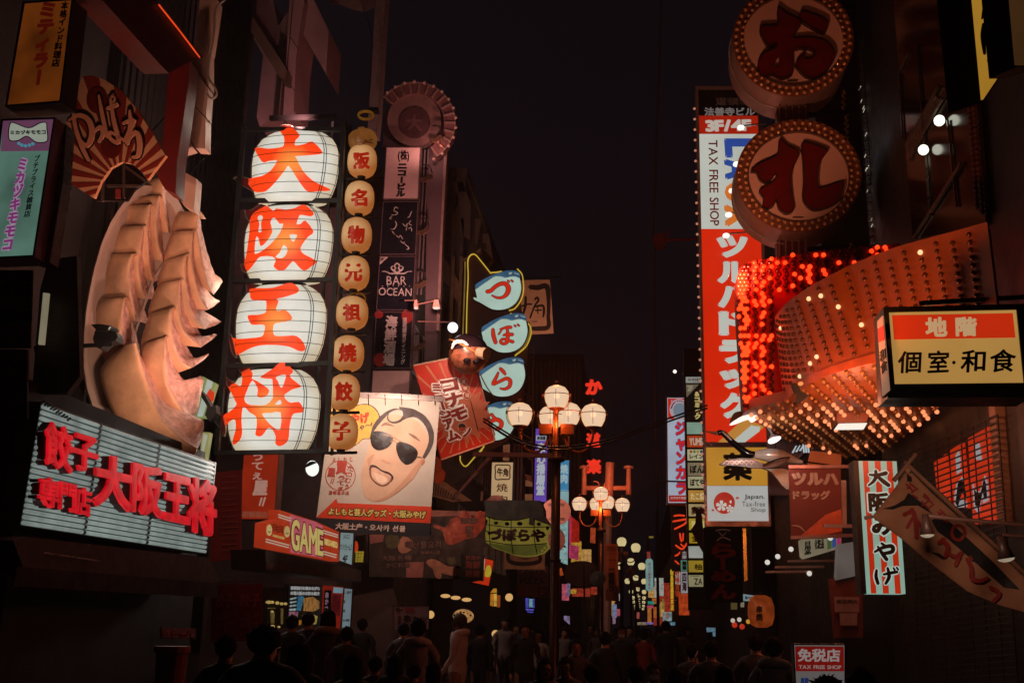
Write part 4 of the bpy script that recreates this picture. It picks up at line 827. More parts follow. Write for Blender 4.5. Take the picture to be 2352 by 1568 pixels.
polys(o, 'mouth', p, [smooth(g1([(576, 1020), (588, 986), (630, 990), (680, 1025), (740, 1046), (778, 1080), (764, 1122), (725, 1156), (668, 1160), (615, 1125), (582, 1080)]), 3)], df('7a4a38', .6), .013, .003); strokes(o, 'upper_lip', p, [g1([(578, 1020, 8), (590, 985, 12), (632, 990, 12), (682, 1026, 11), (742, 1046, 12), (780, 1082, 12), (764, 1120, 6)])], df('3a1a14', .6), .022, .003)
polys(o, 'tongue', p, [smooth(g1([(592, 1018), (606, 1002), (640, 1008), (690, 1040), (745, 1062), (764, 1084), (750, 1118), (715, 1146), (672, 1150), (624, 1116), (598, 1076)]), 3)], df('c89c80', .6, 0, .2, 6), .018, .003); polys(o, 'tongue_tip', p, [smooth(g1([(622, 1050), (670, 1062), (730, 1092), (722, 1128), (680, 1138), (640, 1112)]), 3)], df('dcb89c', .6, 0, .1, 5), .021, .002)
polys(o, 'printed_ear', p, [smooth(g1([(1025, 945), (1050, 930), (1058, 950), (1030, 985)]), 3)], df('b06a4c', .6), .013, .003)
RD = df('a83a2c', .6); strokes(o, 'stamp_ring', p, [ell(*g1(325, 1070), 34, 34, 20)], RD, .008, .003, 1.6, closed=True)
txt(o, p, '買', g1([(290, 945), (388, 948), (380, 1060), (284, 1056)]), RD, .1); txt(o, p, 'うてぇ', g1([(300, 1070), (372, 1070), (360, 1200), (290, 1200)]), RD, .04, vert=True); txt(o, p, '屋', g1([(215, 1000), (285, 1005), (278, 1085), (210, 1080)]), RD, .06)
txt(o, p, 'たのむぅ', g1([(385, 980), (445, 990), (400, 1190), (350, 1180)]), RD, .03, vert=True); strokes(o, 'mark', p, [g1([(252, 1095, 9), (240, 1140, 7)]), g1([(270, 1095, 9), (257, 1142, 7)])], RD, .008, .003)
txt(o, p, 'よしもと', g1([(255, 915), (430, 905), (430, 945), (255, 950)]), RD, .03, track=1.35); txt(o, p, '道頓堀本店', g1([(225, 1200), (400, 1205), (398, 1238), (222, 1235)]), RD, .03, track=1.1)
poly(o, 'orange_band', p, g1([(118, 1432), (290, 1268), (300, 1308), (1118, 1340), (1108, 1484), (118, 1440)]), df('c8340c', .6, 0, .1), .006, .004)
otxt(o, p, 'よしもと芸人グッズ・大阪みやげ', g1([(222, 1348), (1070, 1378), (1068, 1448), (218, 1412)]), df('d0b860', .6), df('2c1810'), .09, .26)
poly(o, 'black_band', p, g1([(112, 1436), (1108, 1486), (1098, 1600), (104, 1556)]), df('1a1416', .6), .010, .004)
txt(o, p, '大阪土产・오사카 선물', g1([(285, 1478), (892, 1506), (888, 1562), (278, 1538)]), df('c8a898', .6), .07, .018)
# bright floodlight under the lantern frame
o = T('white_floodlight', 'bright round white floodlight hanging under the lantern frame', 'floodlight', P(718, 1095, 20.2)); c = P(718, 1075, 20.2)
b = MB(); pf_ = FY(20.2); b.prism(pf_, ell(717, 1075, 15, 18, 20), .03, .02); b.to(o, 'lamp_glass', em('e8efe4', 1.2, 0))
b = MB(); b.tube([pf_.hit(718, 1075, .01), pf_.hit(722, 1070, -.2)], [.13, .07], 14); b.to(o, 'lamp_housing', BLK)
bars(o, 'bracket', [[pf_.hit(735, 1068, -.1), pf_.hit(742, 1045, -.1)]], .03, BLK)
lamp('SPOT', 'white_flood', pf_.hit(716, 1076, .12), 120, 'fff0e4', P(640, 1300, 16), 120, .8, .1)
# ---- tenant sign column
p = FY(30.2, -3, (915, 700))
def col(y0, y1): return [(887 - (y0 - 340) * .0616, y0), (966 - (y0 - 340) * .046, y0), (966 - (y1 - 340) * .046, y1), (887 - (y1 - 340) * .0616, y1)]
o = sign('building_name_sign', 'pale pink panel with black vertical writing, topmost of the bar sign column', 'sign', p, col(338, 458), df('c49c98', .6, 0, .08), df('6a5050', .5), .25, 1.5)
txt(o, p, '(株)', (914, 345, 940, 372), df('141010'), .05); txt(o, p, 'ニコービル', [(913, 376), (937, 376), (930, 452), (909, 452)], df('141010'), .12, vert=True)
q = col(462, 584); o = sign('script_bar_sign', 'black panel with looping silver script in the bar sign column', 'sign', p, q, df('16131a', .35), df('5a4448', .5), .25, 1.5)
SV = df('b0a09c', .4)
strokes(o, 'script_lettering', p, [c6(s_) for s_ in ([(210, 955, 4), (190, 945, 6), (180, 970, 5), (205, 985, 7), (190, 1000, 4), (160, 1000, 3)], [(165, 1010, 4), (150, 1025, 6), (165, 1030, 3)], [(190, 1045, 6), (197, 1070, 8), (180, 1100, 6), (155, 1100, 3)], [(165, 1115, 4), (185, 1140, 8), (175, 1130, 4)],
       [(195, 1145, 5), (215, 1160, 5), (225, 1145, 5), (240, 1170, 6)], [(225, 1185, 4), (245, 1200, 6), (255, 1190, 4)], [(255, 1205, 5), (285, 1235, 7), (270, 1245, 4)], [(305, 975, 6), (290, 1010, 6), (275, 1020, 3)], [(300, 1040, 5), (285, 1060, 6), (305, 1075, 4)], [(240, 1060, 3), (260, 1080, 6), (275, 1060, 4), (265, 1110, 5)], [(280, 1100, 4), (300, 1090, 6), (305, 1115, 5)])], SV, .012, .004)
q = col(588, 712); o = sign('bar_ocean_sign', 'black panel reading BAR OCEAN under a silver scroll ornament', 'sign', p, q, df('14121c', .35), df('5a4448', .5), .25, 1.5)
txt(o, p, 'BAR', [(888, 634), (933, 634), (933, 654), (888, 654)], SV, .01); txt(o, p, 'OCEAN', [(870, 660), (946, 662), (945, 680), (869, 678)], SV, .01)
b = MB()
for i in range(6): b.prism(p, ell(878 + i * 12.5, 657, 1.1, 1.1, 8), .012, .004)
b.to(o, 'dot_row', SV)
strokes(o, 'scroll_ornament', p, [[(912 + sx * x, y, w) for x, y, w in s_] for sx in (-1, 1) for s_ in ([(0, 604, 3), (6, 610, 3), (2, 616, 2)], [(2, 626, 3), (10, 620, 4), (14, 614, 2), (9, 611, 2)], [(4, 628, 3), (16, 628, 3), (24, 624, 2), (34, 623, 1.5)], [(0, 628, 6), (6, 622, 4), (4, 616, 3)])], SV, .012, .004)
poly(o, 'corner_tag', p, [(872, 590), (892, 590), (872, 608)], df('b09a98'), .012, .004); txt(o, p, '3F', (873, 592, 882, 599), df('3a2a2a'), .05, .02)
q = col(716, 846); o = sign('seafood_dining_sign', 'black and red panel with chunky white lettering, lowest lettered one in its column', 'sign', p, q, df('15111a', .35), df('5a4448', .5), .25, 1.5)
for e_ in ((870, 722, 10, 9), (935, 726, 13, 16), (873, 826, 15, 16)): poly(o, 'red_blot', p, ell(*e_, 16), df('8a1c18', .5), .01, .004)
txt(o, p, '海鮮酒場', [(886, 724), (914, 724), (906, 840), (878, 840)], SV, .08, .016, vert=True); txt(o, p, '浪花遊食ダイニング', [(925, 728), (936, 728), (930, 836), (920, 836)], SV, .06, .016, vert=True)
q = col(850, 912); o = sign('blank_pink_panel', 'blank pink panel at the foot of the bar sign column', 'sign', p, q, df('b88a88', .6, 0, .1), df('5a4448', .5), .25, 1.5)
# round ornament above
pr_ = FY(30.6, -4, (950, 280)); o = T('round_gear_sign', 'unlit round sign with a toothed bulb rim above the bar signs', 'sign', pr_.hit(955, 330))
cx, cy = c6(330, 340)
poly(o, 'drum_back', FY(31.0), [(880, 260), (900, 235), (960, 215), (985, 330), (880, 340)], df('4a3436', .6), 0, .3)
poly(o, 'disc', pr_, ell(cx - 2, cy - 4, 62, 60, 32), df('7a5652', .6, 0, .2, 3), .0, .25)
poly(o, 'hub', pr_, ell(cx - 2, cy + 2, 36, 36, 28), df('4a2e30', .5, 0, .3, 5), .03, .04)
txt(o, pr_, '大', (cx - 20, cy - 18, cx + 16, cy + 22), df('5a3a3a'), .08, .05)
rim = [(cx + rr * math.cos(a), cy + 2 + rr * math.sin(a)) for rr, rg in ((92, range(0, 29)), (66, range(28, -1, -1))) for a in [math.radians(-142 + k * 7.2) for k in rg]]
poly(o, 'toothed_rim', pr_, rim, df('6a4240', .5, 0, .4, 8), .10, .25)
b = MB(); b2_ = MB()
for k in range(15):
    a = math.radians(-140 + k * 14); ca, sa = math.cos(a), math.sin(a)
    b.tube([pr_.hit(cx + 68 * ca, cy + 2 + 68 * sa, .12), pr_.hit(cx + 93 * ca, cy + 2 + 93 * sa, .14)], .03, 4)
    a2 = a + .12; b2_.ball(pr_.hit(cx + 94 * math.cos(a2), cy + 2 + 94 * math.sin(a2), .12), .05, 7, 5)
b.tube([pr_.hit(cx + 92 * math.cos(math.radians(-142 + i * 5)), cy + 2 + 92 * math.sin(math.radians(-142 + i * 5)), .12) for i in range(41)], .022, 4)
b.to(o, 'rim_tube', df('c0988e', .25, .6)); b2_.to(o, 'bulb_row', df('b08a80', .2))
for i, (x, y) in enumerate(((1000, 322), (978, 412), (970, 534), (964, 656), (958, 800))):
    f = T('strap_lamp', ('small shiny strap lamp beside the gear sign', 'small shiny strap lamp beside the pale pink name panel', 'small shiny strap lamp beside the silver script panel', 'small shiny strap lamp beside the BAR OCEAN panel', 'small shiny strap lamp beside the chunky seafood panel')[i], 'lamp', P(x, y, 30.3), 'strap lamps along the bar sign column')
    pq = FY(30.2); strokes(f, 'strap', pq, [[(x - 12, y - 2, 8), (x, y - 1, 9), (x + 12, y - 9, 10)]], df('d09a80', .15, .9), 0, .1); strokes(f, 'hoop', pq, [[(x - 6, y - 34, 2.5), (x + 8, y - 32, 2.5), (x + 14, y - 16, 3)]], df('3a2c2c', .4, .5), -.02, .05)
# thin arms with lamps
for i, (x, y, r, s_) in enumerate(((1040, 752, 9, 1.5), (1002, 706, 9, .8), (955, 706, 5, .7))):
    f = T('arm_lamp', ('dazzling round lamp on a thin arm beside the puffer signs', 'pink coned arm lamp above the snack packet board', 'tiny arm lamp against the bar sign column')[i], 'lamp', P(x, y, 29.5), 'arm lamps lighting the wall signs'); pq = FY(29.5)
    if i == 0: MB().ball(pq.hit(x, y), .14, 14, 9).to(f, 'bulb', em('f4f4ff', 1.6, 0))
    else: MB().prism(pq, [(x - r * .5, y - 18), (x + r * .5, y - 18), (x + r, y), (x - r, y)], 0, .2).to(f, 'lamp_shade', df('c08478', .4)); poly(f, 'bulb', pq, ell(x, y + 1, r * .9, 2.6, 12), em('ffe0d0', s_, 0), .02, .05)
    bars(f, 'arm', [[pq.hit(x, y - (12 if i == 0 else 16), -.05), pq.hit((960, 955, 930)[i], (738, 700, 690)[i], -.2)]], .02, df('9a6c64', .4))
# ---- snack packet board with a helmeted octopus
YK = 29.2; p = FY(YK, 4, (1050, 920))
Q4 = g2([(80, 848), (470, 770), (612, 1335), (262, 1458)])
o = T('snack_packet_board', 'tilted red snack packet board with sunburst and katakana lettering', 'sign', p.hit(*g2(262, 1458)))
poly(o, 'packet', p, Q4, df('b8240c', .45, 0, .15, 1), 0, .3)
fan(o, 'sun_ray', p, ring(Q4, .04), g2(395, 1170), 56, df('c06a48', .5, 0, .1), .006, frac=.38)
polys(o, 'sunburst_centre', p, [[(g2(395, 1170)[0] + (48 if i % 2 else 66) * math.cos(math.pi * i / 14) * (1.1), g2(395, 1170)[1] + (48 if i % 2 else 70) * math.sin(math.pi * i / 14)) for i in range(28)]], df('b45a3c', .5, 0, .1), .012, .006)
b = MB()
for a, c, n in ((Q4[0], Q4[1], 34), (Q4[3], Q4[2], 34), (Q4[1], Q4[2], 46)):
    for i in range(n):
        m_ = lerp(a, c, (i + .5) / n); b.ball(p.hit(*m_, -.08), .045, 6, 4)
b.to(o, 'crimped_edge', df('c09c88', .4))
DR, EDG = df('8a1a10', .5), df('fff0e8', .5)
for s_, q_ in (('コナモ', [(240, 948), (375, 925), (445, 1180), (345, 1225)]), ('ミュージ', [(190, 970), (262, 955), (345, 1200), (255, 1190)]), ('アム', [(262, 1205), (330, 1185), (400, 1325), (315, 1352)])):
    otxt(o, p, s_, g2(q_), DR, EDG, .1, .36, .022, vert=True)
otxt(o, p, 'ン', g2([(385, 1260), (455, 1240), (470, 1295), (410, 1320)]), DR, EDG, .12, .3, .022)
b = MB(); poly(o, 'ball_mark', p, ell(*g2(400, 1250), 10, 11, 18), df('d8a08a'), .03, .006); poly(o, 'ball_mark_cap', p, ell(*g2(400, 1250), 9, 9, 14, 180, 360), df('2a1410'), .04, .006); poly(o, 'ball_mark_base', p, ell(*g2(400, 1252), 8, 8, 14, 0, 180), df('a83414'), .04, .006)
for i, ch in enumerate('道頓堀'):
    x, y = g2(410 + i * 12, 948 + i * 46); poly(o, 'round_badge', p, ell(x, y, 9.5, 9.5, 18), df('d8a08c'), .026, .006); poly(o, 'round_badge_field', p, ell(x, y, 8, 8, 18), df('8a2014'), .034, .006); txt(o, p, ch, (x - 5, y - 5, x + 5, y + 5), df('d8a890'), .06, .044)
txt(o, p, 'KONAMON MUSEUM OSAKA', g2([(452, 1070), (458, 1070), (512, 1275), (503, 1275)]), df('3a1410'), .03, .03, vert='down')
oc = T('octopus_sculpture', 'dark helmeted octopus head sculpture perched on the red packet board', 'sculpture', P(1075, 860, 28.7)); c = P(1076, 815, 28.9); k = 33.2 / 2600
SKN = df('4c2a24', .35, 0, .5, 3)
MB().ball(c, (.52, .44, .51), 24, 16).to(oc, 'head', df('8a4c38', .4, 0, .85, 5), True)
b = MB(); b.ball(c + VV((-.02, .02, .07)), (.535, .455, .5), 24, 16); b.f = [f for f in b.f if sum(b.v[i].z for i in f) / len(f) > c.z + .0 - .55 * (sum(b.v[i].x for i in f) / len(f) - c.x) * .6]; b.m = b.m[:len(b.f)]; b.to(oc, 'helmet', df('2c1a22', .22, 0, .4, 3), True)
b = MB(); b.tube([c + VV((.52 * math.sin(a), -.46 * math.cos(a), .10 - .29 * math.sin(a))) * 1.0 for a in [math.radians(-80 + i * 10) for i in range(17)]], .026, 6); b.to(oc, 'headband', df('c07a50', .4))
b = MB(); b.tube([c + VV((.31, -.35, -.02)), c + VV((.54, -.48, -.09))], [.14, .165], 14); b.to(oc, 'snout', df('b08a74', .4))
b = MB()
for x, z in ((.02, -.23), (.26, -.26)): b.ball(c + VV((x, -.40 if x < .1 else -.36, z)), (.1, .06, .06), 10, 6)
b.to(oc, 'eye', df('14101a', .15)); b = MB(); b.ribbon(FY(28.4), [(1038, 800, 3), (1045, 786, 8), (1062, 784, 7), (1074, 792, 4)], 0, .02); b.to(oc, 'white_streak', df('c8b0a8', .4))
strokes(oc, 'arm_limb', FY(28.6), [g2([(520, 900, 8), (560, 980, 8), (612, 1050, 6)]), g2([(590, 1240, 12), (680, 1300, 14), (740, 1330, 12), (850, 1365, 12), (900, 1368, 9)])], df('2a1a1c', .4), 0, .08)
# ---- puffer fish sign tower
p = FY(38.5, 2, (1140, 800))
TW = g2([(440, 140), (452, 118), (482, 104), (590, 236), (640, 222), (690, 240), (770, 300), (800, 520), (840, 640), (830, 840), (800, 1000), (760, 1200), (700, 1330), (520, 1440), (425, 1512), (384, 1470), (390, 1380), (400, 1000), (425, 650)])
o = T('puffer_sign_tower', 'brown sign tower outlined in yellow neon carrying four puffer fish lights', 'sign tower', p.hit(*g2(425, 1512)))
poly(o, 'backing', p, TW, df('4c322a', .6, 0, .2, 1), -.1, .35)
YN = em('d8b43c', .8, .1, 3)
strokes(o, 'yellow_neon', p, [g2(s_) for s_ in ([(428, 660), (432, 450), (440, 262), (440, 142), (480, 108), (530, 160), (590, 236)], [(592, 230), (625, 228), (662, 222)], [(765, 206), (795, 240), (804, 290), (806, 350), (790, 410), (750, 465), (712, 480)], [(838, 565), (855, 600), (852, 650), (820, 720), (750, 778)], [(720, 500), (735, 505)], [(545, 1372), (520, 1420)],
       [(388, 1440), (390, 1475), (425, 1508), (480, 1450), (545, 1378)])], YN, 0, .04, 2.4)
strokes(o, 'yellow_neon', p, [g2(s_) for s_ in ([(405, 640), (418, 300), (420, 160)], [(848, 590), (842, 650), (808, 722), (755, 770)])], em('8a7030', .6, .2, 3), -.1, .04, 3)
TEAL, BLU, RDK2 = em('aecabc', .82, .12, 1.2), em('3c6482', .62, .35, 3), em('d4301a', .72, 0)
BODY = [(525, 655), (545, 640), (700, 545), (790, 490), (900, 505), (1000, 503), (1075, 492), (1100, 560), (1110, 650), (1090, 740), (1040, 830), (950, 895), (850, 918), (750, 912), (680, 880), (580, 822), (512, 790), (505, 760), (545, 770), (538, 720)]
BACK = [(525, 655), (528, 600), (600, 550), (700, 495), (790, 460), (870, 432), (960, 418), (1040, 425), (1085, 450), (1098, 490), (1080, 512), (1020, 485), (960, 505), (900, 508), (800, 485), (700, 535), (610, 600), (545, 648)]
GL_ = {'づ': [[(668, 688, 40), (720, 678, 44), (780, 625, 42), (850, 588, 44), (915, 592, 52), (948, 650, 58), (925, 720, 50), (870, 762, 32), (800, 765, 24), (735, 735, 12)], [(935, 545, 14), (960, 565, 18)], [(980, 540, 14), (1005, 562, 18)]],
       'ぼ': [[(670, 620, 34), (675, 700, 46), (705, 800, 40)], [(760, 625, 16), (850, 598, 30), (905, 600, 34)], [(800, 700, 16), (850, 690, 34), (925, 690, 36)], [(850, 590, 20), (858, 700, 40), (850, 785, 36), (800, 808, 32), (765, 780, 30), (800, 748, 26), (860, 765, 30), (930, 785, 36)], [(790, 620, 10), (740, 690, 14)], [(940, 570, 14), (962, 590, 18)], [(980, 558, 14), (1005, 582, 18)]],
       'ら': [[(790, 560, 30), (830, 600, 40), (860, 640, 22)], [(770, 610, 18), (740, 680, 34), (700, 760, 36), (780, 730, 30), (870, 690, 38), (920, 720, 44), (910, 790, 40), (850, 825, 28), (790, 815, 14)]],
       'や': [[(690, 760, 16), (760, 700, 38), (860, 650, 46), (930, 690, 50), (910, 760, 44), (850, 780, 26)], [(800, 580, 30), (850, 640, 34), (880, 660, 18)], [(740, 620, 20), (790, 740, 40), (830, 850, 36)]]}
for ch, dx, dy, lb in (('づ', 0, 0, 'highest glowing puffer fish on the yellow outlined tower'), ('ぼ', 14.5, 98, 'second highest glowing puffer fish on the tower'), ('ら', 9, 199, 'glowing puffer fish just above the red packet board corner'), ('や', -13, 300, 'lowest glowing puffer fish, half hidden by the red packet board')):
    sh = lambda L: [(q_[0] + dx, q_[1] + dy) + tuple(q_[2:]) for q_ in c1(L)]
    f = T('puffer_fish_light', lb, 'fish sign', p.hit(*sh([(800, 915)])[0]), 'puffer fish lights on the sign tower')
    poly(f, 'rim', p, ring(sh(BODY), -.03), df('3a2420', .4), .16, .2, sm=2)
    b = MB(); b.prism(p, smooth(sh(BODY), 2), .18, .05, (), None, 9)
    cxx, cyy = sh([(810, 700)])[0]
    nv = []
    for v in b.v[:]: nv.append(v)
    b.to(f, 'body', TEAL); poly(f, 'back', p, sh(BACK), BLU, .20, .02, sm=2)
    strokes(f, 'gill_line', p, [sh([(950, 455, 10), (990, 448, 14), (960, 470, 10)]), sh([(1020, 450, 6), (1080, 470, 10)]), sh([(545, 655, 8), (620, 600, 8), (700, 545, 8), (790, 495, 8), (900, 515, 8), (1010, 495, 8), (1075, 520, 8)])], em('b8c8c0', .6, 0), .215, .006)
    strokes(f, 'lettering_outline', p, [sh([(x, y, w + 12) for x, y, w in s_]) for s_ in GL_[ch]], df('3a1010'), .205, .006)
    strokes(f, 'lettering', p, [sh(s_) for s_ in GL_[ch]], RDK2, .215, .006)
o = T('lattice_ladder', 'thin metal lattice mast behind the puffer fish tower', 'mast', P(1235, 1080, 40)); pq = FY(40)
bars(o, 'mast_tube', [[pq.hit(1205, 820), pq.hit(1198, 1080)], [pq.hit(1226, 800), pq.hit(1222, 1090)]] + [[pq.hit(1204, 830 + i * 24), pq.hit(1225, 830 + i * 24 + (12 if i % 2 else -12))] for i in range(10)], .02, df('7a5a50', .4, .5))
# ---- cloth banner with a bull horn mark
p = FY(44, 0); o = T('yakiniku_banner', 'beige cloth banner with black brush characters behind the puffer tower', 'banner', p.hit(*g2(930, 635)))
poly(o, 'cloth', p, g2([(700, 300), (810, 282), (900, 278), (980, 278), (992, 430), (1005, 632), (860, 638), (850, 560), (700, 505)]), df('c49478', .75, 0, .15, 2), 0, .03)
BK = df('2a1714', .7)
strokes(o, 'brush_lettering', p, [g2(s_) for s_ in ([(848, 325, 30), (900, 330, 34), (960, 322, 36), (972, 420, 26), (970, 520, 24), (968, 590, 30), (900, 600, 30), (860, 600, 24)], [(770, 460, 8), (830, 440, 12), (860, 440, 10)], [(820, 390, 16), (818, 450, 18), (805, 500, 14)], [(880, 410, 10), (895, 395, 14), (905, 415, 14), (880, 450, 12), (850, 530, 12)], [(885, 455, 14), (935, 450, 16), (940, 500, 16), (935, 525, 8)], [(885, 480, 10), (925, 478, 10)], [(900, 450, 8), (900, 500, 8)])], BK, .006, .004)
txt(o, p, 'GYU-KAKU', g2([(862, 545), (900, 545), (900, 560), (862, 560)]), BK, .02)
bars(o, 'rod', [[p.hit(1196, 638), p.hit(1292, 636)]], .03, DKM)
# ---- lit yakiniku sign, purple and blue signs
p = FY(37.5); o = sign('yakiniku_sign', 'warm cream lit sign with a framed bull horn mark, above the green puffer lantern', 'sign', p, g4([(75, 922), (275, 922), (265, 1275), (65, 1265)]), em('c4a478', .72, .15, 1), df('3a2a22', .4), .25, 1.2)
strokes(o, 'mark_frame', p, [g4([(112, 955), (175, 950), (240, 955), (240, 1010), (238, 1075), (175, 1080), (112, 1078), (110, 1010)])], BK, .012, .004, 2.6, closed=True)
txt(o, p, '牛角', g4([(125, 975), (228, 982), (228, 1055), (125, 1050)]), BK, .07); txt(o, p, '焼', g4([(120, 1115), (222, 1120), (222, 1195), (120, 1192)]), df('7a4a2c'), .02); txt(o, p, '肉', g4([(118, 1225), (220, 1228), (220, 1300), (118, 1300)]), df('7a4a2c'), .02)
p = FY(46); o = sign('purple_sign', 'tall glowing purple sign with white characters behind the lamp arm', 'sign', p, g4([(475, 615), (590, 618), (576, 1290), (458, 1280)]), em('6a4ab4', .72, .2, 1.5), df('2a1c4a', .4), .25, .8)
WHP = em('b8c0c8', .7, 0)
poly(o, 'tag', p, g4([(482, 682), (575, 682), (574, 730), (482, 728)]), WHP, .012, .006); txt(o, p, '居酒屋', g4([(488, 688), (568, 688), (568, 724), (488, 722)]), df('4a3a9a'), .08, .024)
otxt(o, p, '串心播磨堂', g4([(488, 745), (572, 745), (560, 1225), (478, 1225)]), WHP, em('5a2a9a', .5, 0), .1, .22, vert=True)
p = FY(44.5); o = sign('blue_sign', 'tall pale blue lit sign half hidden by the nearest lamp post', 'sign', p, g4([(692, 905), (785, 905), (778, 1190), (690, 1190)]), em('3c8ab8', .7, .2, 1.5), df('2a3a44', .4), .2, .6)
txt(o, p, '焼肉', g4([(700, 940), (775, 945), (772, 1120), (698, 1115)]), em('a8c8d0', .66, 0), .08, vert=True)
poly(o, 'pale_field', p, g3([(843, 350), (900, 350), (893, 822), (845, 800)]), em('8cb4b8', .66, .15), 0, .06); txt(o, p, 'うつぼう', g3([(862, 420), (892, 420), (888, 780), (860, 780)]), df('1a1c20'), .06, vert=True)
for i, (x, y, rx, ry, c) in enumerate(((665, 1375, 33.5, 31, 'b87468'),)):
    o = T('round_notice', 'round pink traffic notice disc behind the nearest lamp post', 'road sign', P(1338, 1280, 30)); pq = FY(30)
    poly(o, 'disc', pq, ell(*g4(x, y), rx, ry, 30), df(c, .5), 0, .03)
    for yy in (1310, 1440): txt(o, pq, '歩行者', g4([(590, yy - 14), (745, yy - 14), (745, yy + 16), (590, yy + 16)]), df('7a4a44'), .05, .008)
    bars(o, 'stem', [[pq.hit(1341, 1300, -.05), pq.hit(1344, 1460, -.05)]], .03, DKM)
o = T('round_notice', 'dimmer round notice disc hanging lower behind the nearest lamp post', 'road sign', P(1330, 1340, 31)); pq = FY(31)
poly(o, 'disc', pq, ell(*d1(1005, 615), 22, 28, 26), df('8a4c44', .6), 0, .03); bars(o, 'stem', [[pq.hit(1341, 1320, -.05), pq.hit(1344, 1460, -.05)]], .03, DKM)
txt(o, pq, '禁止', d1([(940, 560), (985, 560), (985, 660), (940, 660)]), df('4a2824'), .05, .008, vert=True)
# pipes and little panels around
o = T('facade_pipes', 'vertical pipes and glowing stair openings beside the purple sign', 'pipework', P(1260, 1220, 41)); pq = FY(41)
bars(o, 'pipe', [[pq.hit(*g4(x, 760)), pq.hit(*g4(x - 12, 1275))] for x in (285, 320, 350)], .05, df('6a4848', .4, .4))
polys(o, 'lit_opening', pq, [g4([(385, 1085), (445, 1100), (445, 1145), (382, 1140)]), g4([(380, 1215), (445, 1215), (445, 1270), (378, 1270)]), g4([(180, 770), (240, 760), (232, 910), (178, 905)])], em('8a5438', .5, .3, 3), 0, .1)
poly(o, 'hood', pq, g4([(380, 1030), (440, 1050), (448, 1110), (395, 1080)]), df('a07868', .5), .05, .2)
o = T('slanted_roof', 'pale slatted awning roof and struts below the packet board', 'roof', P(1090, 1180, 34)); pq = FY(34)
poly(o, 'roof_slab', pq, g1([(1130, 1250), (1150, 1110), (1240, 1130), (1470, 1290), (1300, 1300)]), df('a87a5c', .6), 0, .4)
b = MB()
for i in range(12): b.tube([pq.hit(*g1(1140 + i * 22, 1130 + i * 14), .03), pq.hit(*g1(1130 + i * 20, 1240 + i * 5), .03)], .02, 4)
b.to(o, 'slat_row', df('4a3028'))
bars(o, 'strut', [[pq.hit(*g1(1310, 1270), .2), pq.hit(*g1(1640, 890), .2)], [pq.hit(*g3(355, 360), .1), pq.hit(*g3(350, 420), .1)]], .05, df('8a5c50', .5))
poly(o, 'dark_gable', FY(33.8), g1([(1200, 930), (1310, 940), (1460, 1045), (1320, 1150), (1230, 1100)]), df('3a2424', .6), 0, .2)
poly(o, 'orange_cloth', FY(33.2), g1([(1160, 900), (1195, 930), (1200, 1000), (1235, 1040), (1225, 1110), (1180, 1140), (1140, 1130)]), df('c04a1c', .6, 0, .3, 4), 0, .1)
o = T('lamp_crossarm', 'reddish steel arm reaching from the roofs to the nearest lamp post', 'arm', P(1330, 1112, 20)); pq = FY(22)
bars(o, 'beam', [[pq.hit(*g1(1480, 885)), pq.hit(*g4(640, 865))]], .06, df('8a4c44', .5)); bars(o, 'brace', [[pq.hit(*g4(-60, 1010)), pq.hit(*g4(75, 885))]], .03, df('8a4c44', .5))
# ---- food photo boards
p = FX(-6.45); PH = lambda c_: df(c_, .55, 0, .45, 3)
p = FY(31.5, 22, (1000, 1240))
o = T('food_photo_board', 'dim wall board of food photographs with a big red crab picture', 'sign', p.hit(*d4(700, 1000)))
poly(o, 'board', p, d4([(5, 430), (795, 440), (800, 128), (1492, 148), (1470, 690), (1185, 690), (1165, 1005), (5, 975)]), df('2c1816', .6, 0, .5, 4), 0, .15)
poly(o, 'crab_photo', p, d4([(945, 400), (830, 350), (850, 310), (980, 350), (1050, 240), (1180, 190), (1200, 130), (1260, 150), (1330, 230), (1420, 130), (1480, 200), (1480, 330), (1380, 460), (1330, 480), (1230, 500), (1070, 570), (980, 540)]), df('a8380f', .5, 0, .6, 5), .006, .006, sm=2)
polys(o, 'pink_photo', p, [d4(s_) for s_ in ([(800, 130), (1490, 150), (1490, 190), (800, 210)], [(10, 440), (200, 440), (180, 530), (20, 560)], [(480, 790), (705, 790), (690, 985), (480, 985)])], df('9a5a54', .55, 0, .3, 4), .004, .004)
polys(o, 'food_photo', p, [smooth(d4(s_), 2) for s_ in ([(370, 600), (430, 460), (560, 520), (540, 640), (420, 680)], [(730, 790), (800, 750), (900, 780), (1000, 840), (1160, 870), (1160, 970), (960, 940), (820, 880)], [(820, 870), (860, 860), (930, 940), (920, 1000), (860, 990)])], df('a8705c', .55, 0, .35, 5), .008, .004)
polys(o, 'green_photo', p, [smooth(d4(s_), 2) for s_ in ([(220, 480), (330, 440), (400, 520), (330, 620), (230, 600)], [(1000, 740), (1090, 730), (1110, 800), (1030, 820)])], df('4a4424', .55, 0, .4, 8), .010, .004)
for s_, q_ in (('해산물요리', [(470, 530), (920, 520), (920, 610), (470, 620)]), ('蟹', [(1240, 330), (1330, 330), (1330, 420), (1240, 420)]), ('道頓堀', [(1180, 230), (1380, 225), (1380, 300), (1180, 305)]), ('CRAB', [(1245, 435), (1345, 430), (1345, 472), (1245, 475)]), ('大阪名物', [(165, 705), (545, 700), (545, 770), (165, 775)]), ('かに料理', [(225, 800), (525, 795), (525, 860), (225, 865)]), ('海鮮料理', [(650, 650), (910, 645), (910, 690), (650, 695)])):
    otxt(o, p, s_, d4(q_), df('7a5450'), df('1c1012'), .02, .16, .02)
o = sign('black_text_board', 'small black board with two rows of reddish characters by the photo board', 'sign', FY(31), d4([(1178, 690), (1465, 690), (1455, 1030), (1175, 1010)]), df('0c090b', .5), None, .2)
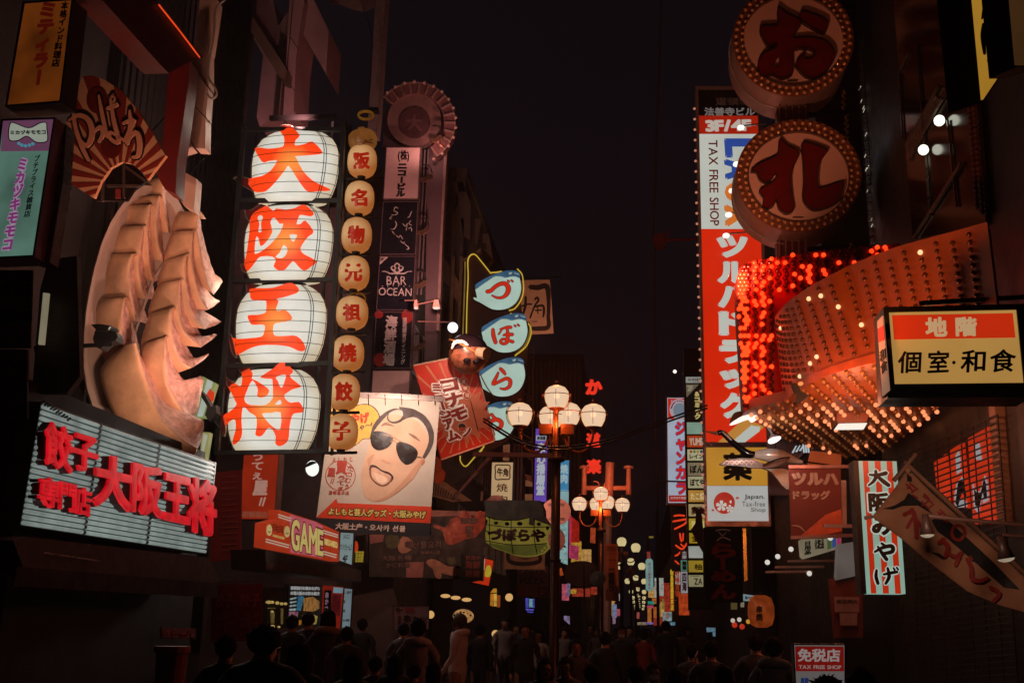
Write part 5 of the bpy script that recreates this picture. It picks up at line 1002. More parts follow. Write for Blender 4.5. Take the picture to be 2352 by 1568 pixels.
txt(o, FY(31), '営業中', d4([(1235, 705), (1430, 710), (1430, 770), (1235, 765)]), df('6a342c'), .05); txt(o, FY(31), '海鮮', d4([(1230, 775), (1425, 780), (1425, 880), (1230, 875)]), df('7a342c'), .06); txt(o, FY(31), '居酒', d4([(1230, 890), (1420, 895), (1415, 985), (1230, 980)]), df('7a342c'), .06)
o = sign('bottle_sign', 'small glowing red sign picturing a yellow bottle', 'sign', FY(31.6, 25, (1110, 1320)), d1([(322, 780), (420, 805), (370, 1065), (180, 1025), (310, 1000)]), em('c03010', .7, .2, 3), df('3a1a14', .4), .2, 8)
poly(o, 'bottle_mark', FY(31.6, 25, (1110, 1320)), d1([(345, 875), (355, 860), (378, 862), (385, 885), (392, 925), (370, 970), (330, 965), (332, 910)]), em('b0a02c', .72, .2), .02, .01, sm=2)
poly(o, 'white_tag', FY(31.6, 25, (1110, 1320)), d1([(318, 790), (330, 800), (325, 905), (315, 900)]), em('b8a898', .6), .02, .01)
# ---- green puffer lantern with dark roof
YP = 28.5; p = FY(YP)
o = T('puffer_lantern', 'yellow green boat shaped paper puffer lantern with dark lettering', 'lantern', P(1190, 1275, YP))
PLN = d1([(338, 392), (420, 425), (520, 430), (620, 425), (700, 412), (760, 400), (800, 420), (870, 450), (975, 485), (930, 540), (912, 600), (940, 680), (890, 735), (800, 762), (700, 770), (600, 755), (480, 710), (390, 680), (340, 640), (332, 560), (345, 480)])
def psurf(x, y, h):
    u = (x - 1192) / 78; v = (y - 1210) / 48; return P(x, y, YP - .55 * math.sqrt(max(0, 1 - min(1, u * u * .9 + v * v * .5))) - h)
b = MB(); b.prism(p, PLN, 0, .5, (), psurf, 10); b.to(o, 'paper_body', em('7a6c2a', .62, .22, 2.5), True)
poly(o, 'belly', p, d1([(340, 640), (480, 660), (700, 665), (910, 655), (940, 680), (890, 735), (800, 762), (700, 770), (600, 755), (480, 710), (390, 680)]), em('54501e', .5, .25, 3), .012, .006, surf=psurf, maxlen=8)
b = MB()
for x, y, rx, ry in ((435, 455, 20, 15), (540, 463, 22, 19), (662, 462, 27, 20), (845, 465, 20, 17), (928, 503, 15, 20), (345, 440, 9, 22)): b.prism(p, ell(*d1(x, y), rx * .24, ry * .24, 14), .02, .006, (), psurf)
b.to(o, 'dark_spot', df('14100c', .5))
b = MB()
for s_ in ([(338, 468), (580, 495), (960, 490)], [(335, 530), (520, 575), (760, 580), (915, 570)], [(340, 625), (560, 660), (740, 662), (920, 650)]): b.tube([psurf(x, y, .02) for x, y in smooth(d1(s_), 6, False)], .014, 4)
for s_ in ([(372, 400), (372, 560), (380, 660)], [(580, 430), (580, 600), (600, 750)], [(800, 430), (802, 600), (830, 755)]): b.tube([psurf(x, y, .025) for x, y in smooth(d1(s_), 6, False)], .014, 4)
b.to(o, 'rib_wire', df('1c140e', .5))
txt(o, p, 'づぼらや', d1([(352, 505), (905, 510), (905, 640), (352, 622)]), df('3c100c', .6), .12, .03, 0, surf=psurf)
poly(o, 'dark_roof', p, d1([(320, 250), (560, 238), (860, 240), (885, 300), (890, 370), (970, 478), (880, 440), (800, 415), (795, 470), (750, 465), (755, 395), (640, 425), (500, 425), (340, 390)]), df('33291f', .7, 0, .5, 4, .4, 9), .75, 1.0)
poly(o, 'ridge_tile', p, d1([(320, 245), (400, 190), (470, 188), (525, 240)]), df('5c3028', .6, 0, .4, 9), .5, .4)
o = T('lower_cloth_banner', 'beige cloth banner bottom edge hanging under the green puffer lantern', 'banner', P(1208, 1305, 36)); pq = FY(36)
poly(o, 'cloth', pq, d1([(512, 700), (905, 700), (900, 900), (508, 895)]), df('b0886a', .75), 0, .03); strokes(o, 'brush_frame', pq, [d1([(550, 720, 30), (565, 820, 40), (700, 845, 40), (850, 820, 40), (845, 730, 30)])], BK, .006, .004); txt(o, pq, 'YAKINIKU', d1([(655, 785), (770, 785), (770, 805), (655, 805)]), BK, .02, .012)
o = T('pasta_sign', 'dim pinkish board reading PASTA & PIZZA on the second floor', 'sign', P(1215, 1370, 40)); pq = FY(40)
poly(o, 'board', pq, d1([(637, 860), (935, 870), (935, 1165), (633, 1155)]), df('8a5450', .6), 0, .1)
txt(o, pq, 'PASTA', d1([(660, 880), (905, 885), (905, 935), (660, 930)]), df('2a181a'), .03); txt(o, pq, '&', d1([(750, 945), (790, 945), (790, 975), (750, 975)]), df('2a181a')); txt(o, pq, 'PIZZA', d1([(665, 980), (905, 985), (905, 1040), (665, 1035)]), df('2a181a'), .05)
polys(o, 'orange_square', pq, [d1([(635, 1060), (725, 1062), (725, 1150), (633, 1148)])], df('a04020', .6, 0, .4, 8), .006, .004); polys(o, 'red_square', pq, [d1([(832, 1065), (932, 1067), (932, 1155), (832, 1153)])], df('6a2420', .6), .006, .004); txt(o, pq, '2F', d1([(850, 1085), (918, 1087), (918, 1140), (850, 1138)]), df('a86a60'), .05, .014)
# small lit things low on that side
LOW = (('small_neon_sign', 'small violet blue neon sign low among the shop fronts', FY(50), [d1([(718, 1172), (745, 1172), (745, 1265), (718, 1265)]), d1([(752, 1180), (785, 1180), (785, 1260), (752, 1260)]), d1([(790, 1178), (802, 1178), (802, 1265), (790, 1265)]), d1([(720, 1272), (795, 1278), (795, 1292), (720, 1288)]), d1([(735, 1298), (790, 1302), (790, 1314), (735, 1308)])], ['4a48b0', '6c9ca8', '4a48b0', '5450b8', '5450b8']),
       ('small_neon_sign', 'small amber neon box sign under the red bottle sign', FY(36), [d1([(380, 1120), (410, 1080), (440, 1080), (440, 1120)]), d1([(380, 1130), (412, 1130), (405, 1250), (378, 1245)]), d1([(416, 1130), (440, 1130), (438, 1250), (412, 1250)]), d1([(444, 1145), (474, 1145), (470, 1260), (442, 1258)])], ['a8741c', 'b06a1c', 'c8a040', '9a4c14']),
       ('small_neon_sign', 'small yellow and red glow far down past the second lamp post', FY(60), [d1([(1148, 1090), (1205, 1090), (1200, 1130), (1148, 1130)]), d1([(1035, 900), (1060, 880), (1080, 950), (1050, 960)])], ['b8902c', 'b84a18']),
       ('small_screen', 'small violet grey lit panel far along the lantern side', FY(62), [d1([(1115, 1030), (1145, 1035), (1142, 1150), (1112, 1150)]), d1([(1085, 1340), (1140, 1345), (1140, 1425), (1085, 1380)])], ['6c6488', '7a6c8c']),
       ('orange_poster', 'small orange red lit poster between the lamp posts', FY(55), [d1([(1340, 500), (1388, 500), (1385, 650), (1335, 640)])], ['a8401c']),
       ('pink_led_sign', 'red and magenta LED wall sign beside the pale blue sign', FY(50, -40, (1385, 1270)), [d1([(1135, 380), (1220, 450), (1220, 640), (1135, 640)]), d1([(1135, 660), (1215, 680), (1212, 810), (1130, 780)])], ['a02014', '9a3050']),
       ('white_fluke_sign', 'cut out pale cyan sign tips under the round notices', FY(43), [d1([(1035, 490), (1115, 430), (1110, 640), (1085, 650), (1090, 560)]), d1([(1040, 800), (1090, 690), (1120, 700), (1115, 850), (1075, 840)])], ['84aaa8', '84aaa8']))
for nm, lb, pq, items, cs in LOW:
    o = T(nm, lb, 'sign', pq.hit(*items[0][2]), 'small lit signs low on the lantern side' if nm == 'small_neon_sign' else None)
    for it, c_ in zip(items, cs): poly(o, 'lit_panel', pq, it, em(c_, .72, .45, 6), 0, .08)
    if nm == 'pink_led_sign':
        b = MB()
        for i in range(22):
            for j in range(2): b.ball(pq.hit(*d1(1140 + j * 10, 385 + i * 19), .03), .03, 5, 3)
        b.to(o, 'led_dot_row', em('c83868', .8, 0))
o = T('octopus_dome_light', 'glowing spotted domed shop light above the person in the pale coat', 'lamp', P(1065, 1412, 22)); c = P(*d1(122, 1345), 22)
b = MB(); b.ball(c, (.2, .2, .13), 16, 10); b.to(o, 'dome', em('b0804c', .7, .5, 16), True); b = MB()
for i in range(6): b.ball(c + VV((-.15 + i * .06, -.17 + abs(i - 2.5) * .02, .07 - abs(i - 2.5) * .022)), .025, 6, 4)
b.to(o, 'spot', df('2a1810', .5))
o = sign('kushikatsu_sign', 'dim pinkish white sign with an arrow and skewer lettering behind the crowd', 'sign', FY(21), d4([(308, 1345), (770, 1345), (765, 1650), (318, 1650)]), df('8a6a70', .7), df('4a3438', .6), .05, .6)
txt(o, FY(21), '串カツ', d4([(450, 1460), (745, 1480), (745, 1560), (450, 1560)]), df('2a1618'), .05); txt(o, FY(21), '名物', d4([(370, 1470), (415, 1470), (415, 1600), (370, 1600)]), df('5a2c30'), .04, vert=True)
strokes(o, 'arrow', FY(21), [d4([(350, 1400, 14), (425, 1395, 14)]), d4([(385, 1370, 10), (350, 1400, 12), (385, 1430, 10)])], df('2a1618'), .012, .004); polys(o, 'red_dot', FY(21), [ell(*d4(490, 1400), 6, 6, 12), ell(*d4(550, 1400), 6, 6, 12)], df('8a3438'), .01, .004)
for i, (x, y, lb) in enumerate(((*d4(980, 1222), 'flattened warm downlight nearest the photo board eave'), (*d4(1110, 1245), 'middle warm downlight under the dark eave'), (*d4(1250, 1270), 'slanted warm downlight at the end of the dark eave'), (*d4(790, 1460), 'amber globe lamp beside the skewer sign'), (*d1(560, 1165), 'brightest warm bulb under the second floor pasta board'), (*d1(430, 1515), 'small amber lamp low in front of the shop interior'))):
    f = T('shop_lamp', lb, 'lamp', P(x, y, 30), 'small warm shop lamps above the crowd'); MB().ball(P(x, y, 30), (.13 if i < 3 else .1, .1, .05 if i < 3 else .1), 10, 6).to(f, 'bulb', em('d8a868', .9, 0)); MB().tube([P(x, y, 30), P(x, y - 14, 30)], .015, 4).to(f, 'stem', DKM)
# ---- red neon characters of the crab restaurant
p = FY(52); o = T('red_neon_sign', 'unframed column of red neon characters above the second street lamp', 'neon sign', p.hit(1362, 1090))
NR = em('f03420', .95, .1, 4)
for s_, q_ in (('か', [(930, 170), (1085, 170), (1085, 310), (930, 310)]), ('に', [(930, 420), (1075, 420), (1075, 545), (930, 545)]), ('道', [(938, 655), (1068, 655), (1068, 790), (938, 790)]), ('楽', [(938, 895), (1075, 895), (1075, 1030), (938, 1030)])): txt(o, p, s_, g4(q_), NR, .12, .02, .03)
bars(o, 'carrier', [[p.hit(1388, 870, -.3), p.hit(1384, 1100, -.3)]], .05, BLK)
# ---- orange standing banner
p = FY(36); o = T('orange_beer_banner', 'dim orange vertical banner with dark lettering in front of the far lamps', 'banner', p.hit(*c4(198, 830)))
poly(o, 'cloth', p, c4([(133, 315), (250, 318), (262, 832), (140, 830)]), df('9c4e30', .7, 0, .15, 2), 0, .02)
txt(o, p, '一番搾り', c4([(165, 540), (222, 540), (225, 745), (160, 745)]), df('24100c'), .13, .008, vert=True); txt(o, p, '道頓堀商店', c4([(150, 335), (240, 338), (242, 385), (150, 385)]), df('5a2818'), .05, .008); strokes(o, 'emblem', p, [c4([(160, 470, 5), (200, 460, 9), (240, 470, 5)]), c4([(150, 405, 4), (240, 408, 4)])], df('4a2014'), .008, .003)
o = T('round_road_sign', 'dark round road sign beside the orange banner', 'road sign', P(1372, 1340, 34.5)); pq = FY(34.6)
poly(o, 'disc', pq, ell(*c4(72, 632), 18, 18, 24), df('20242c', .4), 0, .03); strokes(o, 'arrow_mark', pq, [c4([(60, 680, 8), (62, 610, 10)])], df('6a4c50'), .008, .003); bars(o, 'stem', [[pq.hit(1373, 1346, -.04), pq.hit(1376, 1460, -.04)]], .03, DKM)
o = T('crab_cloud_board', 'big dim brownish oval board hanging between the lamp posts', 'sign', P(1395, 1440, 41)); pq = FY(41)
poly(o, 'board', pq, d1([(1090, 960), (1110, 860), (1200, 820), (1330, 825), (1400, 880), (1400, 980), (1350, 1050), (1230, 1065), (1120, 1020)]), df('5c302c', .6, 0, .4, 2), 0, .3, sm=3)
# ================================================================ DRUGSTORE SIDE
# ---- tall red vertical sign
p = FY(22, 0)
def tq(y0, y1): return [(1604 + (y0 - 205) * .0215, y0), (1739 + (y0 - 205) * .027, y0), (1739 + (y1 - 205) * .027, y1), (1604 + (y1 - 205) * .0215, y1)]
o = T('drugstore_sign', 'very tall red and white vertical sign with big white katakana', 'sign', p.hit(1690, 1206))
poly(o, 'cabinet', p, [(1597, 198), (1747, 198), (1771, 1208), (1621, 1208)], df('6a5450', .4, .4), -.02, .4)
MB().prism(p, [(1597, 198), (1747, 198), (1771, 1208), (1621, 1208)], .03, .05, [tq(205, 1196)]).to(o, 'frame', df('a88078', .35, .6))
poly(o, 'header', p, tq(205, 264), df('1c1616', .4), 0, .02); GR = em('8a7e7a', .5, 0)
txt(o, p, '道頓堀', [(1644, 224), (1722, 224), (1722, 242), (1644, 242)], df('6a5e5c'), .06); txt(o, p, '法善寺ビル', [(1618, 247), (1734, 247), (1734, 266), (1618, 266)], GR, .06)
REDF, WHF = em('de2a0c', .78, .08, 1), em('c2c6bc', .82, .08, 1)
poly(o, 'red_band', p, tq(266, 307), em('b8240e', .62, .1), .002, .02); txt(o, p, '3F/4F', [(1619, 276), (1725, 274), (1727, 301), (1621, 303)], em('c8bcb0', .74, 0), .1)
poly(o, 'white_field', p, tq(308, 525), WHF, .002, .02)
txt(o, p, 'TAX FREE SHOP', [(1627, 322), (1648, 322), (1652, 518), (1631, 518)], df('a83018', .5), .02, vert='down')
LX = (('L', '2c4a9a', 318, 362), ('A', '2c4a9a', 366, 412), ('O', 'd8742c', 418, 466), ('X', 'd8742c', 470, 520))
for ch, c_, y0, y1 in LX: txt(o, p, ch, [(1663, y0), (1728, y0), (1731, y1), (1666, y1)], em(c_, .8, 0), .12, vert='down', name='logo_letter')
poly(o, 'red_field', p, tq(526, 1014), REDF, .002, .02)
for ch, y0, y1 in (('ツ', 541, 591), ('ル', 600, 650), ('ハ', 656, 706), ('ド', 714, 770), ('ラ', 780, 834), ('ッ', 848, 892), ('グ', 898, 960)):
    s_ = (y0 - 540) * .022; txt(o, p, ch, [(1646 + s_, y0), (1717 + s_, y0), (1718 + s_, y1), (1647 + s_, y1)], WHF, .13)
polys(o, 'brush_stroke', p, [g5([(520, 592), (700, 430), (760, 460), (830, 490), (700, 592)])], em('c88a3c', .78, .1), .012, .006); polys(o, 'white_stroke', p, [g5([(610, 592), (740, 480), (800, 490), (795, 520), (700, 592)])], WHF, .02, .006)
poly(o, 'silver_band', p, tq(1016, 1026), df('a89c98', .2, .9), .01, .03)
poly(o, 'yellow_field', p, tq(1027, 1114), em('c48a2c', .78, .1, 1), .002, .02); txt(o, p, '薬', [(1660, 1039), (1727, 1039), (1728, 1103), (1661, 1103)], df('140f0c'), .075)
poly(o, 'tax_free_field', p, tq(1115, 1196), em('b8b8b4', .78, .08, 1), .002, .02)
poly(o, 'red_circle', p, ell(*d5(457, 1165), 24.5, 25, 30), em('b82818', .7, 0), .012, .006)
def sakura(x, y, r):
    return [smooth([(x + r * .15 * math.cos(a - .5), y + r * .15 * math.sin(a - .5)), (x + r * .8 * math.cos(a - .42), y + r * .8 * math.sin(a - .42)), (x + r * math.cos(a - .1), y + r * math.sin(a - .1)), (x + r * .85 * math.cos(a), y + r * .85 * math.sin(a)), (x + r * math.cos(a + .1), y + r * math.sin(a + .1)), (x + r * .8 * math.cos(a + .42), y + r * .8 * math.sin(a + .42)), (x + r * .15 * math.cos(a + .5), y + r * .15 * math.sin(a + .5))], 2) for a in [2 * math.pi * i / 5 - 1.57 for i in range(5)]]
polys(o, 'cherry_blossom', p, sakura(*d5(432, 1190), 13) + sakura(*d5(505, 1215), 9) + [ell(*d5(512, 1155), 2.5, 3.5, 10)], WHF, .022, .004); polys(o, 'loose_petal', p, [ell(*d5(570, 1122), 4, 2.4, 10), ell(*d5(358, 1228), 3, 2.4, 10)], em('b82818', .7, 0), .012, .004)
txt(o, p, 'Japan.', d5([(632, 1090), (808, 1090), (808, 1140), (632, 1140)]), df('1a1414'), .02); txt(o, p, 'Tax-free', d5([(612, 1152), (812, 1152), (812, 1196), (612, 1196)]), df('4a4442')); txt(o, p, 'Shop', d5([(690, 1206), (817, 1206), (817, 1252), (690, 1252)]), df('4a4442'))
m0 = MB().ball((0, 0, 0), .028, 6, 4).to(None, 'edge_bulb', em('c08068', .7, .3, 6)); m0.parent = o; m0.location = p.hit(1595, 250, .04) - ROOT[o.name]
for i in range(1, 40): c_ = m0.copy(); COL.objects.link(c_); c_.parent = o; c_.location = p.hit(1595 + i * .54, 250 + i * 24, .04) - ROOT[o.name]
for i, (x, y) in enumerate(((1702, 292), (1692, 376), (1682, 437), (1674, 492), (1668, 540))):
    f = T('sign_spotlight', ('white spotlight on an arm, shining on the 3F line', 'white spotlight beside the blue letters', 'white spotlight between blue and orange letters', 'white spotlight over the orange letters', 'white spotlight at the top of the red field')[i], 'spotlight', P(x, y, 21.5), 'spotlights along the tall red sign')
    pq = FY(21.4); poly(f, 'lamp_lens', pq, ell(x, y, 8, 5, 14), em('fff4e0', 1.4, 0), .02, .06); bars(f, 'arm', [[pq.hit(x + 5, y - 3, -.05), pq.hit(x + 58, y - 8, -.05)]], .018, df('a8988c', .3, .7))
# ---- tenant column
p = FY(27, 0); o = T('tenant_board', 'narrow column of many small stacked bar signs between the karaoke and red signs', 'sign', p.hit(1600, 1400))
poly(o, 'cabinet', p, [(1570, 800), (1632, 800), (1640, 1400), (1582, 1400)], df('1a1414', .5), -.01, .35)
TB = [(70, 120, '9a9c94', 'バーすぐそこ', '6a5048'), (135, 450, '16100e', None, None), (465, 565, '8aa894', '', None), (580, 680, 'b8401c', 'YUME', 'd0b8a0'), (700, 795, 'c0b890', 'レイン', '8a4a30'), (815, 925, '8a7a60', 'ぼん', '1c1410'), (935, 1035, 'b0aa84', 'ぼてや', '14100c'), (1055, 1155, 'c08a3c', 'たこ焼', 'e0d090'), (1175, 1280, 'b09a6c', '麺', '8a3018'), (1300, 1400, 'b8982c', '酒場', 'e0d080'), (1425, 1515, 'a8841c', '金', '7a4a14')]
def cell(y0, y1, u0=0, u1=1):
    q = d5([(122 + (y0 - 70) * .022, y0), (262 + (y0 - 70) * .035, y0), (262 + (y1 - 70) * .035, y1), (122 + (y1 - 70) * .022, y1)]); return q
for y0, y1, c_, s_, tc in TB:
    q = cell(y0, y1); poly(o, 'tenant_panel', p, q, em(c_, .66, .12, 3), .02, .04)
    if s_: txt(o, p, s_, sub(q, .12, .42 if s_ == 'レイン' else .2, .92, .85), em(tc, .6, 0) if tc[0] in 'de' else df(tc), .08, .032)
    if s_ == 'レイン':
        for i, cc in enumerate(('b04a30', '4a8a50', 'c09030', '2a4a6a')): poly(o, 'colour_square', p, sub(q, .14 + i * .2, .08, .28 + i * .2, .32), em(cc, .6, 0), .032, .006)
q = cell(135, 450); poly(o, 'grey_corner', p, [q[0], bil(q, .8, 0), bil(q, .02, .36)], em('7a705a', .5), .032, .006); txt(o, p, '2F', sub(q, .08, .03, .42, .18), em('b0a488', .6, 0), .05, .04); txt(o, p, '&コミック', sub(q, .48, .2, .84, .96), em('c8b470', .7, 0), .14, .034, vert=True)
for y0, y1, c_, s_, tc in ((340, 445, 'a8aca4', '', None), (468, 572, 'a08428', '柚', '241408'), (598, 702, '98906c', 'ZA', '1a1410')):
    q = c4([(884, y0), (1018, y0), (1020, y1), (888, y1)]); poly(o, 'tenant_panel', p, q, em(c_, .66, .12, 3), .02, .04)
    if s_: txt(o, p, s_, sub(q, .38, .28, .92, .82), df(tc), .04, .032)
txt(o, p, 'ITALIAN', c4([(900, 602), (980, 602), (980, 612), (900, 612)]), df('1a1410'), .04, .032)
poly(o, 'hanging_flag', FY(26.5), d5([(215, 1200), (262, 1270), (300, 1640), (250, 1560), (165, 1400), (205, 1340)]), df('5a3438', .7), 0, .04)
# ---- karaoke sign
p = FY(31, 0); q = g5([(178, 290), (322, 290), (326, 1000), (184, 1000)])
o = sign('karaoke_sign', 'white vertical sign with red katakana and a round clownish badge on red', 'sign', p, q, em('a8b0c0', .8, .1, 1.2), df('8a5a54', .35, .5), .3, 3)
poly(o, 'red_head', p, g5([(190, 303), (318, 303), (318, 440), (192, 440)]), em('c82c1c', .74, .1), .004, .006)
poly(o, 'badge', p, ell(*g5(265, 375), 22, 24, 26), em('b8a8ac', .7, 0), .012, .006); poly(o, 'badge_disc', p, ell(*g5(268, 382), 15, 17, 24), em('7a8a98', .7, .1), .02, .006)
strokes(o, 'badge_letters_arc', p, [[(1560 - 19 + 0, 936, 3)] + [(1560 + 18 * math.cos(math.radians(a)), 940 + 20 * math.sin(math.radians(a)), 3) for a in range(-170, -10, 20)]], em('8a2a5a', .6, 0), .02, .003, 2.4)
txt(o, p, 'KARAOKE', g5([(212, 312), (312, 312), (312, 332), (212, 332)]), em('c0a8b0', .6, 0), .05, .03)
otxt(o, p, 'ジャンカラ', g5([(238, 455), (316, 455), (318, 935), (244, 935)]), em('d0241c', .78, 0), em('5a3a8a', .6, 0), .07, .15, vert=True)
poly(o, 'red_foot', p, g5([(196, 942), (318, 942), (318, 985), (198, 985)]), em('b02420', .7, .1), .004, .006); txt(o, p, 'カラオケ本店', g5([(208, 950), (312, 950), (312, 968), (208, 968)]), em('c8b0a8', .6, 0), .08)
bars(o, 'arm', [[p.hit(1505, 1104), p.hit(1580, 1106)]], .03, df('4a3038'))
# ---- noodle neon
p = FY(32, 0); o = T('noodle_neon', 'column of orange red neon katakana below the karaoke sign', 'neon sign', p.hit(1565, 1320))
poly(o, 'backing', p, c4([(728, -20), (884, -20), (884, 560), (735, 560)]), df('140c0e', .6), -.05, .2)
NR2 = em('e8401c', .85, .15, 3)
strokes(o, 'neon_letter', p, [c4(s_) for s_ in ([(755, 68, 14), (800, 62, 14), (850, 66, 14)], [(745, 118, 14), (800, 108, 16), (868, 100, 16), (850, 140, 16), (760, 185, 14)], [(808, 225, 14), (815, 270, 16), (822, 298, 12)], [(838, 225, 12), (835, 290, 12)], [(870, 312, 14), (830, 365, 16), (770, 330, 12)], [(815, 320, 10), (850, 350, 12)], [(765, 425, 12), (790, 415, 16), (810, 390, 10)], [(765, 470, 12), (800, 500, 12)])], NR2, .05, .05)
pass
o = sign('stacked_small_signs', 'slim strip of three tiny signs, dark, mint and white red, over the noodle neon', 'sign', FY(30), c4([(812, 372), (880, 372), (882, 762), (815, 762)]), df('1a1214'), None, .2)
for y0, y1, c_, s_, tc in ((376, 460, '2a1c1e', '大衆', 'a89a98'), (465, 562, '5c8a74', '麺類', '1c1410'), (567, 760, 'a09ca0', '四海', 'a02828')):
    q = c4([(815, y0), (878, y0), (878, y1), (817, y1)]); poly(o, 'mini_panel', FY(30), q, em(c_, .62, .15, 5), .01, .02); txt(o, FY(30), s_, sub(q, .18, .08, .85, .92), em(tc, .6, 0) if tc[0] == 'a' and s_ == '大衆' else df(tc), .08, .02, vert=True)
o = T('yellow_led_column', 'far column of yellow LED characters under the noodle neon', 'sign', P(1545, 1400, 60)); p = FY(60)
txt(o, p, '焼鳥居酒屋本店', c4([(720, 545), (750, 545), (752, 915), (724, 915)]), em('c8a024', .8, .15, 4), .1, vert=True); txt(o, p, '酒場道頓', c4([(755, 545), (805, 560), (805, 800), (765, 790)]), em('9a3418', .7, .3, 4), .06, vert=True)
o = T('bottle_shaped_sign', 'far bottle shaped pale teal sign with pink lettering', 'sign', P(1490, 1356, 60)); p = FY(60)
poly(o, 'body', p, c4([(512, 390), (540, 390), (542, 450), (565, 465), (570, 730), (540, 742), (502, 730), (500, 470), (515, 450)]), em('7aa09a', .74, .2, 2), 0, .3); poly(o, 'cap', p, c4([(512, 388), (541, 388), (540, 452), (514, 452)]), em('a03830', .6), .02, .3)
txt(o, p, 'ラコンボホウルト', c4([(520, 490), (548, 490), (550, 725), (520, 725)]), em('8a2a4a', .6, 0), .08, .02, vert=True); bars(o, 'roof_spike', [[p.hit(*c4(520, 250)), p.hit(*c4(522, 390))]], .08, df('6a5a2c')); poly(o, 'yellow_tab', p, c4([(515, 250), (570, 250), (570, 266), (515, 266)]), em('8a7420', .6), 0, .1)
FARS = (('pink teal far sign cluster under the bottle shaped sign', [((520, 832, 575, 860), '2a8a74'), ((515, 870, 570, 895), 'b04058'), ((518, 895, 552, 1030), 'b86a2c'), ((500, 1020, 570, 1040), '6a5a9a')]), ('white red far notice below the yellow LED column', [((655, 930, 735, 1010), '788a8c'), ((680, 940, 705, 990), 'a03a34'), ((720, 1020, 765, 1048), '5a8aa0')]), ('bluish far shop panel left of the distant lamp rows', [((200, 860, 240, 980), '6a7a98'), ((205, 960, 230, 1035), '8a6a80')]),
        ('tiny red far panel beside the distant lamp rows', [((420, 930, 445, 990), '9a4a40'), ((425, 1020, 515, 1045), '8a7a5c')]), ('pale vertical far strip on the drugstore side', [((975, 840, 990, 925), '7a8a8c'), ((965, 785, 985, 815), 'b05a28'), ((925, 720, 940, 790), '5a4a8a')]), ('yellow far strip right of the teal cluster', [((605, 860, 636, 960), '8a6a20'), ((650, 810, 665, 900), '7a7030')]))
for lb, items in FARS:
    o = T('far_sign', lb, 'sign', P(*c4(items[0][0][0], items[0][0][3]), 75), 'far lit signs near the end of the street'); p = FY(75)
    for r_, c_ in items: poly(o, 'lit_panel', p, c4(R(*r_)), em(c_, .75, .5, 4), 0, .2)
o = T('phone_screen', 'bright phone held up in the crowd on the drugstore side', 'phone', P(1632, 1455, 12)); p = FY(12)
poly(o, 'phone_body', p, c4([(1040, 1062), (1135, 1064), (1132, 1155), (1045, 1150)]), df('121214', .3), -.004, .012); polys(o, 'screen', p, [c4([(1046, 1068), (1128, 1070), (1126, 1105), (1100, 1105), (1048, 1110)]), c4([(1100, 1108), (1126, 1108), (1126, 1148), (1104, 1146)])], em('5a7a8c', .7, .3, 30), .002, .004)
# ---- dark noodle board
p = FY(20.5, 0); o = sign('dark_noodle_board', 'tall black board with dim red hiragana below the tax free panel', 'sign', p, c4([(1022, 172), (1368, 172), (1375, 842), (1030, 842)]), df('0a0708', .8, 0, .1, 3, spec=.1), None, .35)
DRD2 = df('5a1a12', .85, 0, .3, 3, spec=.05)
for ch, y0, y1 in (('ら', 310, 445), ('ー', 445, 555), ('め', 555, 660), ('ん', 680, 815)): txt(o, p, ch, c4([(1090 if ch != 'ー' else 1170, y0), (1300 if ch != 'ー' else 1215, y0), (1320 if ch != 'ー' else 1215, y1), (1085 if ch != 'ー' else 1175, y1)]), DRD2, .1, .012, vert=ch == 'ー')
strokes(o, 'bone_ornament', p, [c4(s_) for s_ in ([(1130, 200, 8), (1190, 190, 8), (1260, 200, 8)], [(1140, 290, 8), (1190, 260, 8), (1260, 285, 8)], [(1160, 215, 6), (1190, 245, 6), (1220, 215, 6)])], df('8a6a54', .5), .012, .006)
o = T('gold_post', 'shining gold edge post beside the black noodle board', 'post', P(1712, 1310, 20.3)); poly(o, 'shaft', FY(20.3), c4([(1370, 180), (1400, 180), (1415, 640), (1385, 660)]), df('c08430', .25, .9, .5, 2), 0, .1)
o = T('orange_lantern', 'orange red paper lantern with a black crest low on the drugstore side', 'lantern', P(1748, 1432, 23)); c = P(1748, 1403, 23)
MB().lathe(c, [(-.3, .1), (-.25, .2), (-.1, .25), (.1, .25), (.25, .2), (.3, .1)], 20).to(o, 'paper_body', em('a8481c', .36, .4, 6), True); txt(o, FY(22.7), '串焼', (1736, 1390, 1752, 1425), df('1a0c08'), .08, 0, vert=True); MB().lathe(c + VV((0, 0, .3)), [(0, .12), (.06, .12)], 14).to(o, 'lantern_cap', BLK)
o = sign('pale_teal_plate', 'small pale teal plate sign above the orange lantern', 'sign', FY(24), c4([(1378, 768), (1478, 782), (1476, 832), (1380, 828)]), em('7a9498', .7), None, .1); txt(o, FY(24), '案内所', c4([(1390, 785), (1465, 792), (1465, 818), (1390, 816)]), df('7a2a3a'), .05)
o = sign('small_cream_plate', 'two small dim cream plates under the black noodle board', 'sign', FY(24), c4([(1268, 838), (1322, 838), (1320, 905), (1268, 905)]), em('5a4c2c', .6), None, .1); poly(o, 'second_plate', FY(24), c4([(1355, 838), (1384, 838), (1384, 885), (1356, 885)]), em('8a8470', .6), 0, .1)
